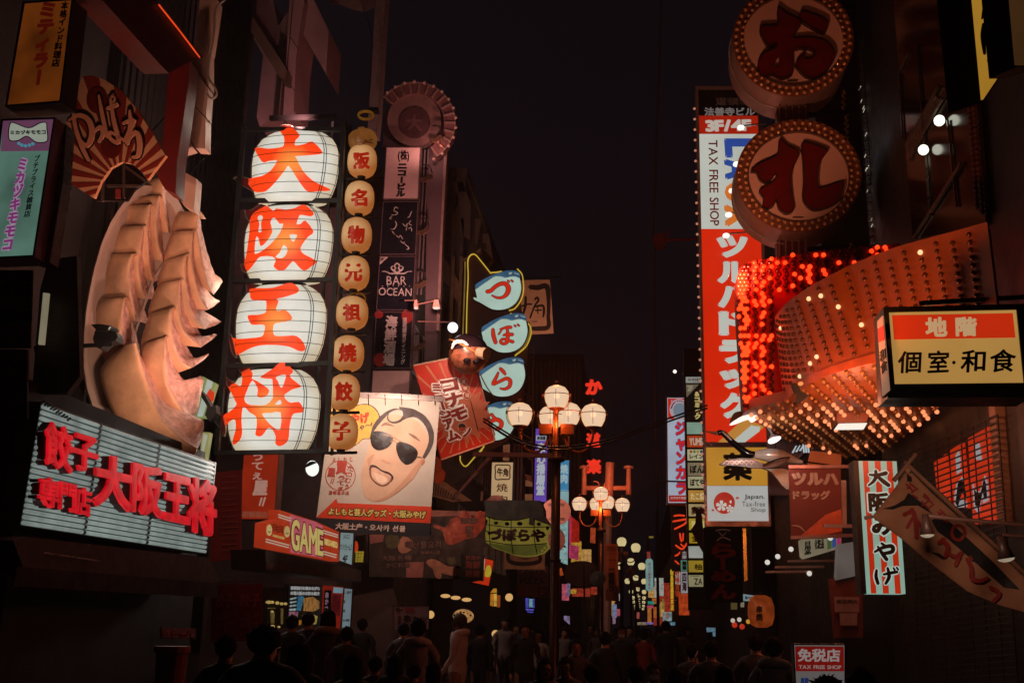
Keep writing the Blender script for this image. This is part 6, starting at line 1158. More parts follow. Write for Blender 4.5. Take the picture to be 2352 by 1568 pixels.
for i, (x, y, c_, lb) in enumerate(((1282, 1005, 'c0b0a0', 'pale round lamp, first of the low cluster by the orange lantern'), (1340, 997, 'c0b8a8', 'pale round lamp, second of the low cluster by the orange lantern'), (1420, 1015, 'c08a30', 'amber round lamp of the low cluster by the orange lantern'), (1298, 1045, 'b03018', 'red lamp under the first pale one of the low cluster'), (1365, 1060, 'b03018', 'red lamp under the second pale one of the low cluster'))):
    f = T('shop_lamp', lb, 'lamp', P(*c4(x, y), 24), 'low lamp cluster by the orange lantern'); MB().ball(P(*c4(x, y), 24), .045 + .01 * (i > 2), 10, 6).to(f, 'bulb', em(c_, .9, 0)); MB().tube([P(*c4(x, y), 24), P(*c4(x, y - 30), 24)], .008, 4).to(f, 'stem', DKM)
# ---- two round bulb rimmed signs
p = FY(18, 0)
RNK = em('b07868', .35, .08, .8); BRM = df('7a4028', .45, .1, .3, 3); LTR = df('5a0c0a', .35, 0, .3, 2); BULB = df('b87a50', .2, 0, .2, 4)
ONE = [[(640, 45), (690, 80), (762, 118), (770, 150), (740, 190), (727, 228), (780, 225), (850, 226), (920, 245), (962, 285), (976, 340), (945, 395), (900, 440), (850, 462), (800, 450), (760, 412), (742, 380), (770, 345), (800, 312), (792, 345), (830, 350), (862, 320), (848, 298), (800, 285), (730, 300), (725, 400), (720, 442), (660, 465), (600, 440), (550, 458), (520, 420), (520, 370), (560, 312), (622, 288), (626, 255), (580, 270), (545, 222), (533, 160), (630, 150), (634, 90)], [(600, 395), (622, 362), (642, 332), (644, 400)]]
DOT = [(778, 70), (860, 90), (930, 130), (920, 188), (880, 183), (820, 150), (770, 112)]
TWO = [(645, 832), (692, 870), (754, 902), (750, 950), (722, 1010), (712, 1090), (722, 1190), (728, 1252), (686, 1272), (642, 1240), (626, 1188), (610, 1225), (570, 1245), (545, 1232), (550, 1180), (525, 1135), (580, 1105), (627, 1060), (620, 1035), (590, 1075), (555, 1085), (525, 1065), (505, 1025), (475, 1018), (540, 970), (630, 925)]
TW2 = [(780, 857), (840, 860), (922, 890), (925, 910), (885, 970), (872, 1050), (880, 1122), (950, 1105), (1028, 1088), (1008, 1175), (1020, 1182), (950, 1230), (870, 1252), (820, 1235), (785, 1180), (790, 1080), (785, 950)]
for nm, cx, cy, rx, ry, lets, lb in (('a', 727, 235, 362, 340, (ONE, [DOT]), 'upper round drum sign rimmed with unlit bulbs, cut by the frame'), ('b', 760, 1050, 376, 336, ([TWO], [TW2]), 'lower round drum sign rimmed with bulbs, above the red corner panel')):
    o = T('round_drum_sign', lb, 'sign', p.hit(*g6(cx, cy + ry)), 'round drum signs on the crab restaurant'); X, Y_ = g6(cx, cy); k = 1 / 2.6042
    poly(o, 'drum', p, ell(X, Y_, rx * k, ry * k, 48), df('8a6258', .4, .3, .2, 1.5), 0, .95)
    MB().prism(p, ell(X, Y_, rx * k, ry * k, 48), .03, .04, [ell(X, Y_ + 3, 306 * k, 272 * k, 48)]).to(o, 'bulb_rim', BRM)
    poly(o, 'face', p, ell(X, Y_ + 3, 306 * k, 272 * k, 48), df('cc9280', .45, 0, .08, 1), .005, .01)
    strokes(o, 'inner_lip', p, [ell(X, Y_ + 2, 304 * k, 270 * k, 44)], df('6a4438', .4, .3), .06, .06, 3, closed=True)
    for l_ in lets: MB().prism(p, smooth(g6(l_[0]), 2), .09, .08, [g6(h_) for h_ in l_[1:]]).to(o, 'channel_letter', LTR)
    for l_ in lets: strokes(o, 'letter_edge', p, [smooth(g6(l_[0]), 2)], df('2a0c0c', .4), .10, .1, 2, closed=True)
    bulb0 = None; bme = None
    for j in range(48):
        for rr in (.845, .945):
            a = 2 * math.pi * (j + (.5 if rr > .9 else 0)) / 48; c = p.hit(X + rx * k * rr * math.cos(a), Y_ + 1 + ry * k * rr * math.sin(a), .05)
            if bulb0 is None:
                bulb0 = MB().ball((0, 0, 0), .034, 7, 5).to(None, 'bulb', BULB, True); bulb0.parent = o; bulb0.location = c - ROOT[o.name]
            else:
                c_ = bulb0.copy(); COL.objects.link(c_); c_.parent = o; c_.location = c - ROOT[o.name]
    bars(o, 'access_frame', [[p.hit(X - 14, Y_ + 96 + t, .03), p.hit(X + 10, Y_ + 96 + t, .03)] for t in (0, 9)], .01, df('4a2c24'))
    bars(o, 'cable_hoop', [[FY(18.5).hit(*q_, .0) for q_ in ell(X - 10, Y_ + 34, rx * k * .99, ry * k * .97, 18, 100, 200)]], .014, df('8a7a74', .4))
o = T('drum_bracket', 'red steel ribs joining and carrying the two round drum signs', 'bracket', P(1815, 280, 18.4))
for y0, y1 in ((245, 285), (545, 600)):
    poly(o, 'red_plate', FY(18.5), [(1785, y0), (1855, y0), (1855, y1), (1785, y1)], df('5a1412', .5), 0, .3); bars(o, 'rib', [[FY(18.4).hit(1790 + i * 15, y0 - 4, .1), FY(18.4).hit(1790 + i * 15, y1 + 4, .1)] for i in range(5)], .012, df('8a6a60', .4, .5))
    bars(o, 'side_arm', [[FY(18.6).hit(1855, (y0 + y1) / 2), FX(3.98).hit(1985, (y0 + y1) / 2 - 10)]], .05, DKM)
o = T('gold_chain', 'gold twisted chains hanging behind the round drum signs', 'chain', P(1940, 640, 18.8)); b = MB()
for x, y0, y1 in ((1938, 210, 265), (1945, 260, 320), (1955, 560, 625)):
    for i in range(int((y1 - y0) / 4)): b.ball(P(x + 3 * math.sin(i * 1.9), y0 + i * 4, 18.8), .025, 6, 4)
b.to(o, 'chain_link', df('a07c30', .3, .8))
# ---- the bulb studded canopy
ZB = 4.4
cn = T('bulb_canopy', 'huge orange canopy studded with bulbs, fan shaped front and glowing underside', 'canopy', (3.2, 13, ZB))
bot = [(375, 1120), (440, 1062), (520, 1010), (610, 970), (700, 940), (820, 905), (920, 880), (1050, 842), (1180, 800), (1300, 762), (1420, 722), (1540, 682), (1662, 640)]
topc = [(322, 622), (345, 590), (385, 545), (440, 500), (530, 438), (640, 378), (770, 312), (900, 258), (1040, 205), (1180, 165), (1320, 128), (1460, 90), (1592, 52)]
NC = len(bot); G = []
YD = [PZ(*g7(*q_), ZB).y for q_ in bot]
def front(u, v, off=0):
    """point of the curved front: u along it, v from its lower to its upper edge"""
    i = min(int(u * (NC - 1)), NC - 2); t = u * (NC - 1) - i
    x0, y0 = lerp(bot[i], bot[i + 1], t); x1, y1 = lerp(topc[i], topc[i + 1], t); Y = YD[i] + (YD[i + 1] - YD[i]) * t
    return P(*g7(x0 + (x1 - x0) * v, y0 + (y1 - y0) * v), Y - off)
ORG = df('a04c20', .5, 0, .15, 1); V = []; F = []
NU, NV_ = 40, 8
for i in range(NU + 1):
    for j in range(NV_ + 1): V.append(front(i / NU, j / NV_))
n0 = len(V); V += [v + VV((.12, .3, 0)) for v in V]
W_ = NV_ + 1
for i in range(NU):
    for j in range(NV_): F += [(i * W_ + j, (i + 1) * W_ + j, (i + 1) * W_ + j + 1, i * W_ + j + 1), (n0 + i * W_ + j, n0 + i * W_ + j + 1, n0 + (i + 1) * W_ + j + 1, n0 + (i + 1) * W_ + j)]
    F += [(i * W_, n0 + i * W_, n0 + (i + 1) * W_, (i + 1) * W_), (i * W_ + NV_, (i + 1) * W_ + NV_, n0 + (i + 1) * W_ + NV_, n0 + i * W_ + NV_)]
mk(cn, 'curved_front', V, F, ORG)
mk(cn, 'front_border', *(lambda L: ([q_ for q_ in L], [(2 * i, 2 * i + 2, 2 * i + 3, 2 * i + 1) for i in range(len(L) // 2 - 1)]))([q_ for i in range(NU + 1) for q_ in (front(i / NU, -.02, .02), front(i / NU, .07, .02))]), df('b0501e', .45))
# bulbs on the front, the hundred largest as parts
def bulbs(par, pts, r, mat, lit, litmat, name='bulb', every=100):
    """pts = (location, size weight)"""
    order = sorted(range(len(pts)), key=lambda i: (i not in lit, (pts[i] - C).length)); pro = {}
    rest = MB()
    for k, i in enumerate(order):
        on = i in lit
        if k < every:
            if on not in pro:
                m_ = MB().ball((0, 0, 0), r, 7, 5).to(None, name, litmat if on else mat, True); pro[on] = m_
            else:
                m_ = pro[on].copy(); COL.objects.link(m_)
            m_.parent = par; m_.location = pts[i] - ROOT[par.name]
        else: rest.ball(pts[i], r, 6, 4, 1 if on else 0)
    if rest.v:
        q_ = rest.to(par, name + '_field', [mat, litmat], True); q_['kind'] = 'stuff'
pts = []
_al = [0]
for i in range(NU): _al.append(_al[-1] + (front((i + 1) / NU, 0) - front(i / NU, 0)).length)
us = []
for k in range(int(_al[-1] / .2)):
    t_ = .1 + k * .2; i = max(j for j in range(NU) if _al[j] <= t_); us.append((i + (t_ - _al[i]) / (_al[i + 1] - _al[i])) / NU)
for i, u in enumerate(us):
    for j in range(11): pts.append(front(u, .12 + .84 * (j + (.5 if i % 2 else 0)) / 11, .02))
lit = set(min(range(len(pts)), key=lambda i, t=t: (lambda w: (w[0] - t[0]) ** 2 + (w[1] - t[1]) ** 2)((lambda v: ((ROT.transposed() @ (v - C)).x / -(ROT.transposed() @ (v - C)).z * F_PX + CX, CY - (ROT.transposed() @ (v - C)).y / -(ROT.transposed() @ (v - C)).z * F_PX))(pts[i]))) for t in [g7(*q_) for q_ in ((530, 470), (592, 485), (705, 572), (800, 682), (350, 700), (1168, 250), (540, 888), (568, 878), (480, 1015))])
bulbs(cn, pts, .027, df('6a3a24', .2, .2, .2, 5), lit, em('ffc890', 1.3, 0), 'front_bulb')
# red end panel with lit red lamps
pr2 = FY(15.0, 0); RP = g7([(100, 372), (112, 335), (140, 306), (200, 285), (500, 240), (700, 215), (960, 195), (1070, 180), (1075, 215), (800, 330), (560, 460), (400, 590), (350, 640), (385, 1125), (300, 1150), (180, 1172), (142, 1182), (125, 900), (105, 600)])
poly(cn, 'red_end_panel', pr2, RP, df('b41c0e', .5, 0, .2, 1.5), 0, .5)
pts = []; lit = set()
def inside(x, y, Q):
    r_ = False
    for i in range(len(Q)):
        a, c = Q[i], Q[i - 1]
        if (a[1] > y) != (c[1] > y) and x < (c[0] - a[0]) * (y - a[1]) / (c[1] - a[1]) + a[0]: r_ = not r_
    return r_
rr_ = random.Random(3)
for i in range(40):
    for j in range(42):
        x = 108 + i * 23 + (11 if j % 2 else 0); y = 205 + j * 23
        if x > 150 and i % 2: continue
        q_ = g7(x, y)
        if not inside(*q_, RP) or (x > 330 and y > 470): continue
        pts.append(pr2.hit(*q_, .02))
        if rr_.random() < (.8 if x < 160 and y > 330 else .5 if x < 260 else .26): lit.add(len(pts) - 1)
bulbs(cn, pts, .033, df('5a100a', .3), lit, em('ff3c14', 2.0, .3, 9), 'red_lamp')
for x, y in ((1712, 660), (1708, 760), (1712, 870), (1790, 625)): lamp('POINT', 'red_lamp_glow', FY(14.75).hit(x, y), 5, 'ff2a10', rad=.1)
# underside
UB = g7([(150, 1180), (200, 1160), (375, 1122), (520, 1012), (700, 942), (920, 882), (1180, 802), (1420, 724), (1662, 642), (1700, 900), (1372, 1102), (1200, 1250), (1000, 1402), (860, 1445), (780, 1452), (700, 1440), (540, 1390), (400, 1350), (260, 1280), (200, 1240)])
uv = [PZ(*q_, ZB - .005) for q_ in UB]; tri = tessellate_polygon([[VV((v.x, v.y, 0)) for v in uv]]); nU = len(uv)
mk(cn, 'underside', uv + [v + VV((0, 0, .12)) for v in uv], [tuple(t) for t in tri] + [tuple(i + nU for i in t) for t in tri] + [(i, (i + 1) % nU, (i + 1) % nU + nU, i + nU) for i in range(nU)], df('a86038', .4, 0, .2, 1))
UQ = [(v.x, v.y) for v in uv]; pts = []; lit = set(); xs = [v.x for v in uv]; ys = [v.y for v in uv]
yy = min(ys) + .15; j = 0
while yy < max(ys):
    xx = min(xs) + (.08 if j % 2 else 0)
    while xx < max(xs):
        if inside(xx, yy, UQ):
            w = VV((xx, yy, ZB - .04)); q_ = ROT.transposed() @ (w - C); sx, sy = (q_.x / -q_.z * F_PX + CX - 1655.8) * 2.6042, (CY - q_.y / -q_.z * F_PX - 489.2) * 2.6042
            pts.append(w)
            bright = 1140 + (0 if sx < 900 else (900 - sx) * .12) < sy < 1290 + (sx - 400) * .03
            if rr_.random() < (.62 if bright and sx < 1300 else .08): lit.add(len(pts) - 1)
        xx += .17
    yy += .235; j += 1
bulbs(cn, pts, .031, df('b08050', .25, .2, .2, 5), lit, em('ff9460', 1.0, .35, 9), 'canopy_bulb')
for x, y in ((1900, 955), (1800, 965), (2050, 925), (1960, 1000), (2120, 915)): lamp('POINT', 'canopy_glow', PZ(x, y, ZB - .55), 26, 'ff9468', rad=.25)
o = T('box_downlight', 'white rectangular box light hanging under the bulb canopy', 'lamp', PZ(*g7(780, 1270), 4.1)); p = FY(15.2)
poly(o, 'lamp_housing', p, g7([(690, 1190), (888, 1185), (872, 1250), (700, 1256)]), df('a86a54', .4), 0, .5); poly(o, 'diffuser', FY(15.1), g7([(680, 1292), (705, 1258), (876, 1254), (855, 1290)]), em('f0ece0', 1.0, 0), 0, .06)
# spot lamps around the canopy tip
for i, (lens, hood, lb) in enumerate(((g5([(598, 478), (620, 455), (700, 410), (770, 402), (778, 440), (740, 460), (720, 440), (640, 470)]), g5([(612, 455), (618, 410), (650, 390), (720, 385), (760, 395), (770, 405), (700, 412)]), 'long white flood lamp at the pointed tip of the bulb canopy'),
                           (g5([(852, 580), (880, 560), (930, 552), (936, 568), (900, 594), (862, 600)]), g5([(848, 500), (868, 495), (885, 540), (935, 548), (880, 562), (855, 578), (872, 540)]), 'bell shaped white spot lamp under the canopy tip'))):
    f = T('flood_lamp', lb, 'lamp', P(*lens[0], 15.5), 'white lamps at the canopy tip'); pq = FY(15.4); poly(f, 'lamp_glass', pq, lens, em('f4eee4', 1.15, 0), .01, .04, sm=2); poly(f, 'lamp_hood', pq, hood, df('241c1c', .4), 0, .2, sm=2)
f = T('canopy_spotlight', 'black spotlight bracketed against the orange canopy front', 'lamp', PZ(*g7(470, 1060), 4.5)); poly(f, 'lamp_body', FY(13.2), g7([(428, 1020), (460, 1020), (478, 1065), (525, 1088), (480, 1120), (440, 1132), (452, 1075)]), BLK, 0, .15, sm=2); poly(f, 'lens', FY(13.15), ell(*g7(478, 1018), 6, 4, 12), em('ff8a4a', 1.1, 0), .01, .04)
lamp('SPOT', 'front_fill', P(*g7(640, 860), 9.3), 200, 'ffa060', front(.68, .5), 110, .8, .1)  # added spot without a fixture, brightens the canopy front
# strip lights behind the bird
o = T('tube_light_box', 'row of white tube lights glimpsed behind the bird sculpture', 'lamp', P(1835, 1060, 19)); p = FY(19)
polys(o, 'tube_lamp', p, [g7([(425 + i * 22, 1430 - i * 6), (448 + i * 22, 1390 - i * 2), (455 + i * 22, 1390 - i * 2), (436 + i * 22, 1432 - i * 6)]) for i in range(3)] + [g7([(490 + i * 14, 1380), (498 + i * 14, 1380), (503 + i * 14, 1430), (495 + i * 14, 1430)]) for i in range(3)], em('c0ccd0', .75), 0, .05)
polys(o, 'orange_wall', FY(19.3), [g7([(540, 1420), (720, 1440), (720, 1500), (520, 1500)])], em('a84420', .6, .2, 2), 0, .1); poly(o, 'pale_wall', FY(19.6), d5([(830, 640), (1100, 640), (1120, 1100), (850, 1098)]), df('8a6c6a', .6), 0, .1)
# ---- crane sculpture
bd = T('crane_sculpture', 'glossy flying crane sculpture with black neck in front of the yellow panel', 'sculpture', P(1800, 1110, 17)); YC = 17.0
def lim(pts, rs, sq=1): return [P(*d5(x, y), YC + dy) for x, y, dy in pts], [r * YC / 2652 / 3.7867 * .27 * 3.7867 for r in rs]
def limb(name, pts, rs, mat, n=10, par=bd):
    q_ = smooth([(x, y, dy, r) for (x, y, dy), r in zip(pts, rs)], 4, False); b = MB()
    b.tube([P(*d5(x, y), YC + dy) for x, y, dy, r in q_], [r / 3.7867 * YC / 2652 for x, y, dy, r in q_], n); return b.to(par, name, mat, True)
CRW = df('d8d0c8', .22, .1, .12, 3); CRB = df('17131a', .15, .2)
limb('body', [(690, 760, 0), (760, 748, 0), (850, 750, 0), (950, 760, 0), (1050, 790, 0), (1140, 812, 0)], [14, 42, 60, 56, 34, 14], CRW, 14)
limb('neck', [(400, 562, 0), (440, 555, 0), (520, 630, 0), (600, 695, 0), (660, 735, 0), (720, 748, 0)], [22, 24, 26, 30, 32, 30], CRB)
limb('beak', [(278, 542, 0), (330, 550, 0), (400, 562, 0)], [3, 9, 18], df('a07858', .3)); limb('head_streak', [(440, 545, -.08), (490, 590, -.09), (520, 620, -.1)], [8, 10, 5], CRW)
b = MB(); FW = d5([(415, 822), (500, 790), (560, 778), (700, 780), (790, 820), (900, 812), (1020, 770), (1010, 800), (900, 850), (800, 862), (680, 858), (560, 842), (440, 838)])
poly(bd, 'near_wing', FY(16.7), FW, df('4e3832', .3, .2, .3, 5), 0, .06, sm=2)
strokes(bd, 'feather_ridge', FY(16.7), [d5([(440 + i * 42, 832, 6), (480 + i * 42, 800 - i, 12), (530 + i * 42, 830, 6)]) for i in range(7)], df('94756c', .25, .3), .02, .03)
poly(bd, 'far_wing', FY(17.3), d5([(780, 860), (900, 870), (1020, 880), (1020, 1050), (960, 1010), (900, 930), (840, 880)]), df('9a9084', .3, .3, .2, 4), 0, .08, sm=2)
strokes(bd, 'wing_edge', FY(16.6), [d5([(800, 835, 10), (880, 800, 14), (960, 775, 12), (1030, 765, 6)])], CRB, .03, .05)
bars(bd, 'hanger', [[P(*d5(900, 700), YC), P(*d5(905, 480), YC)], [P(*d5(1100, 800), YC), FX(3.9).hit(1960, 1075)]], .015, DKM)
# ---- red hanging drugstore banner with arms
p = FY(15.5, 3, (1870, 1150)); q = g8([(415, 255), (732, 258), (742, 668), (428, 672)])
o = T('drugstore_banner', 'square red hanging banner with white katakana on two steel arms', 'banner', p.hit(1870, 1235))
poly(o, 'cloth', p, q, df('5c120c', .55, 0, .15, 1), 0, .03); BW = df('9a7a6c', .6)
txt(o, p, 'ツルハ', g8([(430, 282), (718, 284), (720, 362), (436, 360)]), BW, .13); txt(o, p, 'ドラッグ', g8([(438, 392), (668, 392), (668, 448), (440, 448)]), BW, .12)
polys(o, 'brush_stroke', p, [g8([(490, 665), (640, 540), (735, 505), (740, 640), (600, 668)])], df('b04a28', .6, 0, .3, 8), .006, .003); strokes(o, 'white_swash', p, [g8([(435, 605, 6), (480, 612, 10), (520, 650, 4)])], BW, .01, .003)
bars(o, 'arm', [[p.hit(*g8(412, 248)), p.hit(*g8(822, 246))], [p.hit(*g8(425, 680)), p.hit(*g8(840, 664))], [FY(15).hit(*g8(625, 608)), FY(15).hit(*g8(840, 610))]], .03, df('8a6660', .35, .5))
polys(o, 'white_backing', FY(15.9), [g8([(735, 330), (765, 330), (770, 620), (742, 620)])], df('a88c84', .5), 0, .05)
o = T('cream_side_sign', 'slanted cream side sign with green, blue and pink squares', 'sign', P(1880, 1270, 17)); p = FY(17)
poly(o, 'board', p, g8([(490, 690), (735, 682), (735, 740), (515, 806), (498, 790)]), em('8a8068', .6, .2, 2), 0, .3)
for x0, x1, y0, y1, c_ in ((650, 676, 690, 752, '3c5a34'), (680, 705, 688, 742, '2a4a8a'), (709, 733, 684, 728, 'a82a5c')): poly(o, 'colour_square', p, g8([(x0, y0), (x1, y0 - 4), (x1, y1 - 8), (x0, y1)]), em(c_, .7, 0), .012, .006)
txt(o, p, '日用品', g8([(508, 705), (550, 698), (550, 780), (510, 786)]), df('1a1814'), .1, vert=True); txt(o, p, '化粧品', g8([(572, 690), (630, 684), (630, 745), (572, 752)]), df('1a1814'), .08)
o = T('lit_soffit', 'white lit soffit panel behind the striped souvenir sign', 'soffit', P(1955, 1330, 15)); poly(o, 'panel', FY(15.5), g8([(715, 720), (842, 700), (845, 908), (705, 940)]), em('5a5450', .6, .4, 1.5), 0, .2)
o = T('lamp_rails', 'three thin steel rails carrying tiny lamps low beside the red banner', 'rail', P(1860, 1330, 16.5)); p = FY(16.5)
bars(o, 'rail', [[p.hit(*g8(a, y)), p.hit(*g8(c, y - 3))] for a, c, y in ((405, 720, 823), (330, 630, 860), (272, 560, 889))], .022, df('7a6462', .4, .5))
for x, y in ((284, 830), (347, 795), (428, 750), (540, 898), (668, 682)): MB().ball(p.hit(*g8(x, y), .05), .036, 10, 6).to(o, 'lamp_bulb', em('d8d4c8', .9, 0))
# ---- striped souvenir sign
p = FY(13, 0); q = d2([(612, 175), (976, 178), (1062, 1446), (690, 1442)])
o = sign('souvenir_sign', 'tall lit sign with red and pale teal stripes and black brush hiragana', 'sign', p, q, em('8cb4a4', .72, .12, 1.2), None, .3)
poly(o, 'cabinet_side', p, d2([(560, 170), (612, 172), (690, 1445), (640, 1450)]), df('141012', .5), -.01, .3)
for u0, u1 in ((.11, .25), (.42, .575), (.735, .885)): poly(o, 'red_stripe', p, sub(q, u0, .001, u1, .999), em('c03014', .68, .12, 1.2), .004, .004)
IV = em('b8ccc0', .72, 0); INK = df('100c0e', .5)
SVN = [[[(715, 305, 16), (790, 310, 26), (880, 290, 34)], [(775, 265, 22), (780, 320, 30), (755, 370, 26), (705, 410, 14)], [(790, 320, 22), (850, 370, 34), (905, 410, 30)]],
       [[(740, 505, 14), (735, 570, 24), (745, 640, 24)], [(740, 510, 14), (800, 500, 22), (760, 560, 16)], [(800, 505, 16), (880, 495, 20)], [(810, 510, 14), (790, 600, 20), (760, 640, 12)], [(820, 545, 14), (870, 560, 18), (800, 640, 20)], [(820, 570, 14), (890, 640, 24)]],
       [[(745, 740, 16), (830, 745, 22), (780, 810, 20), (755, 850, 24), (800, 860, 22), (890, 830, 20)], [(900, 790, 18), (905, 850, 22), (860, 880, 14)]],
       [[(765, 1045, 18), (850, 1000, 30), (930, 990, 34), (935, 1040, 34), (850, 1060, 26)], [(830, 960, 20), (870, 990, 24)], [(795, 990, 16), (840, 1060, 30), (885, 1120, 30)]],
       [[(785, 1215, 20), (780, 1280, 28), (800, 1350, 26)], [(850, 1260, 18), (920, 1245, 26), (985, 1235, 22)], [(890, 1195, 20), (905, 1280, 30), (870, 1350, 22)], [(945, 1195, 14), (960, 1220, 18)], [(975, 1190, 14), (992, 1215, 18)]]]
SVN = [SVN[0], SVN[3], SVN[4]]; strokes(o, 'lettering_outline', p, [d2([(x, y, w * 1.2 + 24) for x, y, w in s_]) for ch in SVN for s_ in ch], IV, .012, .004); strokes(o, 'lettering', p, [d2([(x, y, w * 1.2) for x, y, w in s_]) for ch in SVN for s_ in ch], INK, .034, .004)
otxt(o, p, '阪', d2([(700, 478), (905, 478), (915, 662), (712, 660)]), INK, IV, .09, .26, .02); otxt(o, p, 'み', d2([(730, 705), (945, 705), (955, 885), (742, 885)]), INK, IV, .1, .27, .02)
# ---- flag on a slanted pole
p = FY(9.5, -4, (2160, 1250)); o = T('kushikatsu_flag', 'tan cloth flag with red characters hung from a slanted wooden pole', 'flag', p.hit(*d2(1660, 1430)))
FL = d2([(1060, 285), (1125, 292), (1300, 470), (1500, 650), (1700, 830), (1900, 1010), (2200, 1290), (2200, 1620), (1980, 1560), (1660, 1425), (1300, 1150), (1000, 900), (740, 708), (860, 560), (960, 430)])
def wave(x, y, h): return p.hit(x, y, h + .035 * math.sin(x * .045 + y * .02))
MB().prism(p, FL, 0, .012, (), wave, 22).to(o, 'cloth', df('a0694a', .8, 0, .12, 2), True)
BLF = df('1c1210', .8); RDF = df('8a2018', .75)
b = MB()
for q_ in ([(845, 632), (960, 600), (1050, 545), (1090, 480), (1150, 520), (1230, 590), (1330, 690), (1180, 600), (1040, 605), (940, 640)], [(1075, 300), (1120, 330), (1125, 375), (1080, 370)], [(1310, 740), (1420, 700), (1500, 770), (1640, 900), (1900, 1140), (2150, 1400), (2000, 1380), (1700, 1120), (1480, 930), (1370, 850)], [(1305, 1045), (1390, 1060), (1450, 1110), (1420, 1115)]): b.prism(p, d2(q_), .012, .005, (), wave, 22)
b.to(o, 'black_shape', BLF)
b = MB()
for s_ in ([(1050, 690, 40), (1110, 660, 40), (1130, 640, 50)], [(1140, 660, 44), (1165, 780, 46), (1170, 910, 40)], [(1130, 720, 30), (1080, 810, 34)], [(1170, 740, 30), (1210, 800, 30)], [(1380, 960, 40), (1430, 920, 40)], [(1410, 930, 40), (1470, 1000, 46), (1440, 1090, 40)], [(1460, 1050, 30), (1540, 1090, 40), (1600, 1050, 40)], [(1580, 1080, 40), (1540, 1170, 40)], [(1650, 1110, 34), (1690, 1200, 40), (1700, 1300, 44), (1780, 1320, 40), (1850, 1290, 30)], [(1680, 1090, 30), (1700, 1120, 26)], [(1870, 1380, 36), (1960, 1440, 40), (1900, 1520, 34)]): b.ribbon(p, d2(s_), .026, .004, surf=wave)
b.to(o, 'red_character', RDF)
b = MB()
for s_ in ([(1070, 400), (1140, 470)], [(1100, 390), (1180, 450)], [(1080, 440), (1110, 420)], [(1120, 480), (1170, 440)], [(1130, 500), (1180, 530)], [(1230, 510), (1320, 580)], [(1215, 560), (1290, 640)], [(1240, 490), (1290, 540)], [(1220, 600), (1280, 560)], [(1290, 620), (1330, 590)], [(1370, 660), (1440, 740)], [(1390, 640), (1460, 710)], [(1370, 700), (1420, 660)], [(1420, 730), (1470, 760)]): b.ribbon(p, d2([a + (16,) for a in s_]), .016, .004, surf=wave)
b.ribbon(p, d2(ell(1565, 860, 60, 70, 10)), .02, .004, 7, closed=True, surf=wave); b.to(o, 'small_red_character', RDF)
bars(o, 'pole', [[p.hit(*d2(1055, 185), .05), p.hit(*d2(2230, 1270), .05)], [p.hit(*d2(1160, 105), .06), p.hit(*d2(948, 365), .06)]], .018, df('8a5a40', .5), 6)
poly(o, 'tie_cloth', p, d2([(1040, 250), (1070, 215), (1120, 250), (1090, 295)]), df('a07050', .7), .05, .03); bars(o, 'corner_tie', [[p.hit(*d2(745, 705)), p.hit(*d2(668, 722))]], .02, df('8a4a3c'))
for i, (q_, dome, arm, lb) in enumerate((([(1215, 690), (1240, 668), (1280, 680), (1310, 790), (1345, 878), (1200, 880), (1212, 790)], [(1200, 882), (1340, 880), (1320, 910), (1270, 924), (1225, 912)], [(1280, 700), (1700, 745), (2230, 790)], 'cone shaped lamp with a pale rim hanging in front of the tan flag'), ([(1925, 890), (1960, 868), (2020, 900), (2060, 980), (2108, 1092), (1945, 1118), (1930, 1000)], [(1942, 1122), (2108, 1094), (2090, 1135), (2030, 1156), (1970, 1145)], [(1990, 885), (2230, 900)], 'cone shaped lamp near the frame edge beyond the tan flag'))):
    YY = 9.0; pq = FY(YY); f = T('cone_lamp', lb, 'lamp', pq.hit(*d2(*dome[2])), 'cone lamps on arms beside the flag')
    a, c = pq.hit(*d2(*q_[0])), pq.hit(*d2(*dome[0])); e_ = pq.hit(*d2(*dome[1])); ctr = (c + e_) / 2; top = (a + pq.hit(*d2(*q_[2]))) / 2; rw = (e_ - c).length / 2
    b = MB(); b.tube([top, top.lerp(ctr, .5), ctr], [rw * .45, rw * .6, rw], 18); b.to(f, 'lamp_shade', df('4a302a', .45, .2), True)
    MB().tube([ctr, ctr + (ctr - top).normalized() * rw * .22, ctr + (ctr - top).normalized() * rw * .4], [rw * .96, rw * .8, rw * .3], 18).to(f, 'diffuser', em('b4a288', .62, .2, 8), True)
    if i == 0: lamp('SPOT', 'flag_fill', ctr + VV((-.15, -.6, .15)), 15, 'ffd8c0', p.hit(*d2(1250, 700)), 150, .8, .1)  # added spot in open air before the cone, brightens the flag
    bars(f, 'arm', [[pq.hit(*d2(*z_), -.02) for z_ in arm]], .016, df('6a463c', .45), 6)
# ---- cream box sign at the basement stair
p = FY(9.5, 0); q = g7([(985, 566), (1830, 548), (1842, 1048), (1020, 1058)])
o = T('basement_sign', 'cream box sign with a red band, advertising private rooms downstairs', 'sign', p.hit(*g7(1400, 1100)))
poly(o, 'cabinet', p, g7([(972, 562), (1850, 542), (1862, 1100), (1000, 1105)]), df('15100f', .4, .2), -.01, .4)
FC = g7([(1005, 592), (1770, 576), (1814, 1014), (1040, 1022)])
MB().prism(p, g7([(972, 562), (1850, 542), (1862, 1048), (1012, 1062)]), .02, .03, [FC]).to(o, 'frame', df('1c1614', .35, .4))
poly(o, 'face', p, FC, em('c4944c', .72, .16, .9), 0, .008)
poly(o, 'red_band', p, g7([(1024, 611), (1746, 598), (1762, 744), (1036, 756)]), em('d03010', .74, .1, 1), .006, .004); CRM = em('c8a478', .76, 0)
txt(o, p, '地', g7([(1222, 622), (1352, 620), (1356, 738), (1226, 740)]), CRM, .08); txt(o, p, '階', g7([(1402, 622), (1530, 620), (1534, 735), (1406, 737)]), CRM, .08)
NK = df('1a0c08', .5)
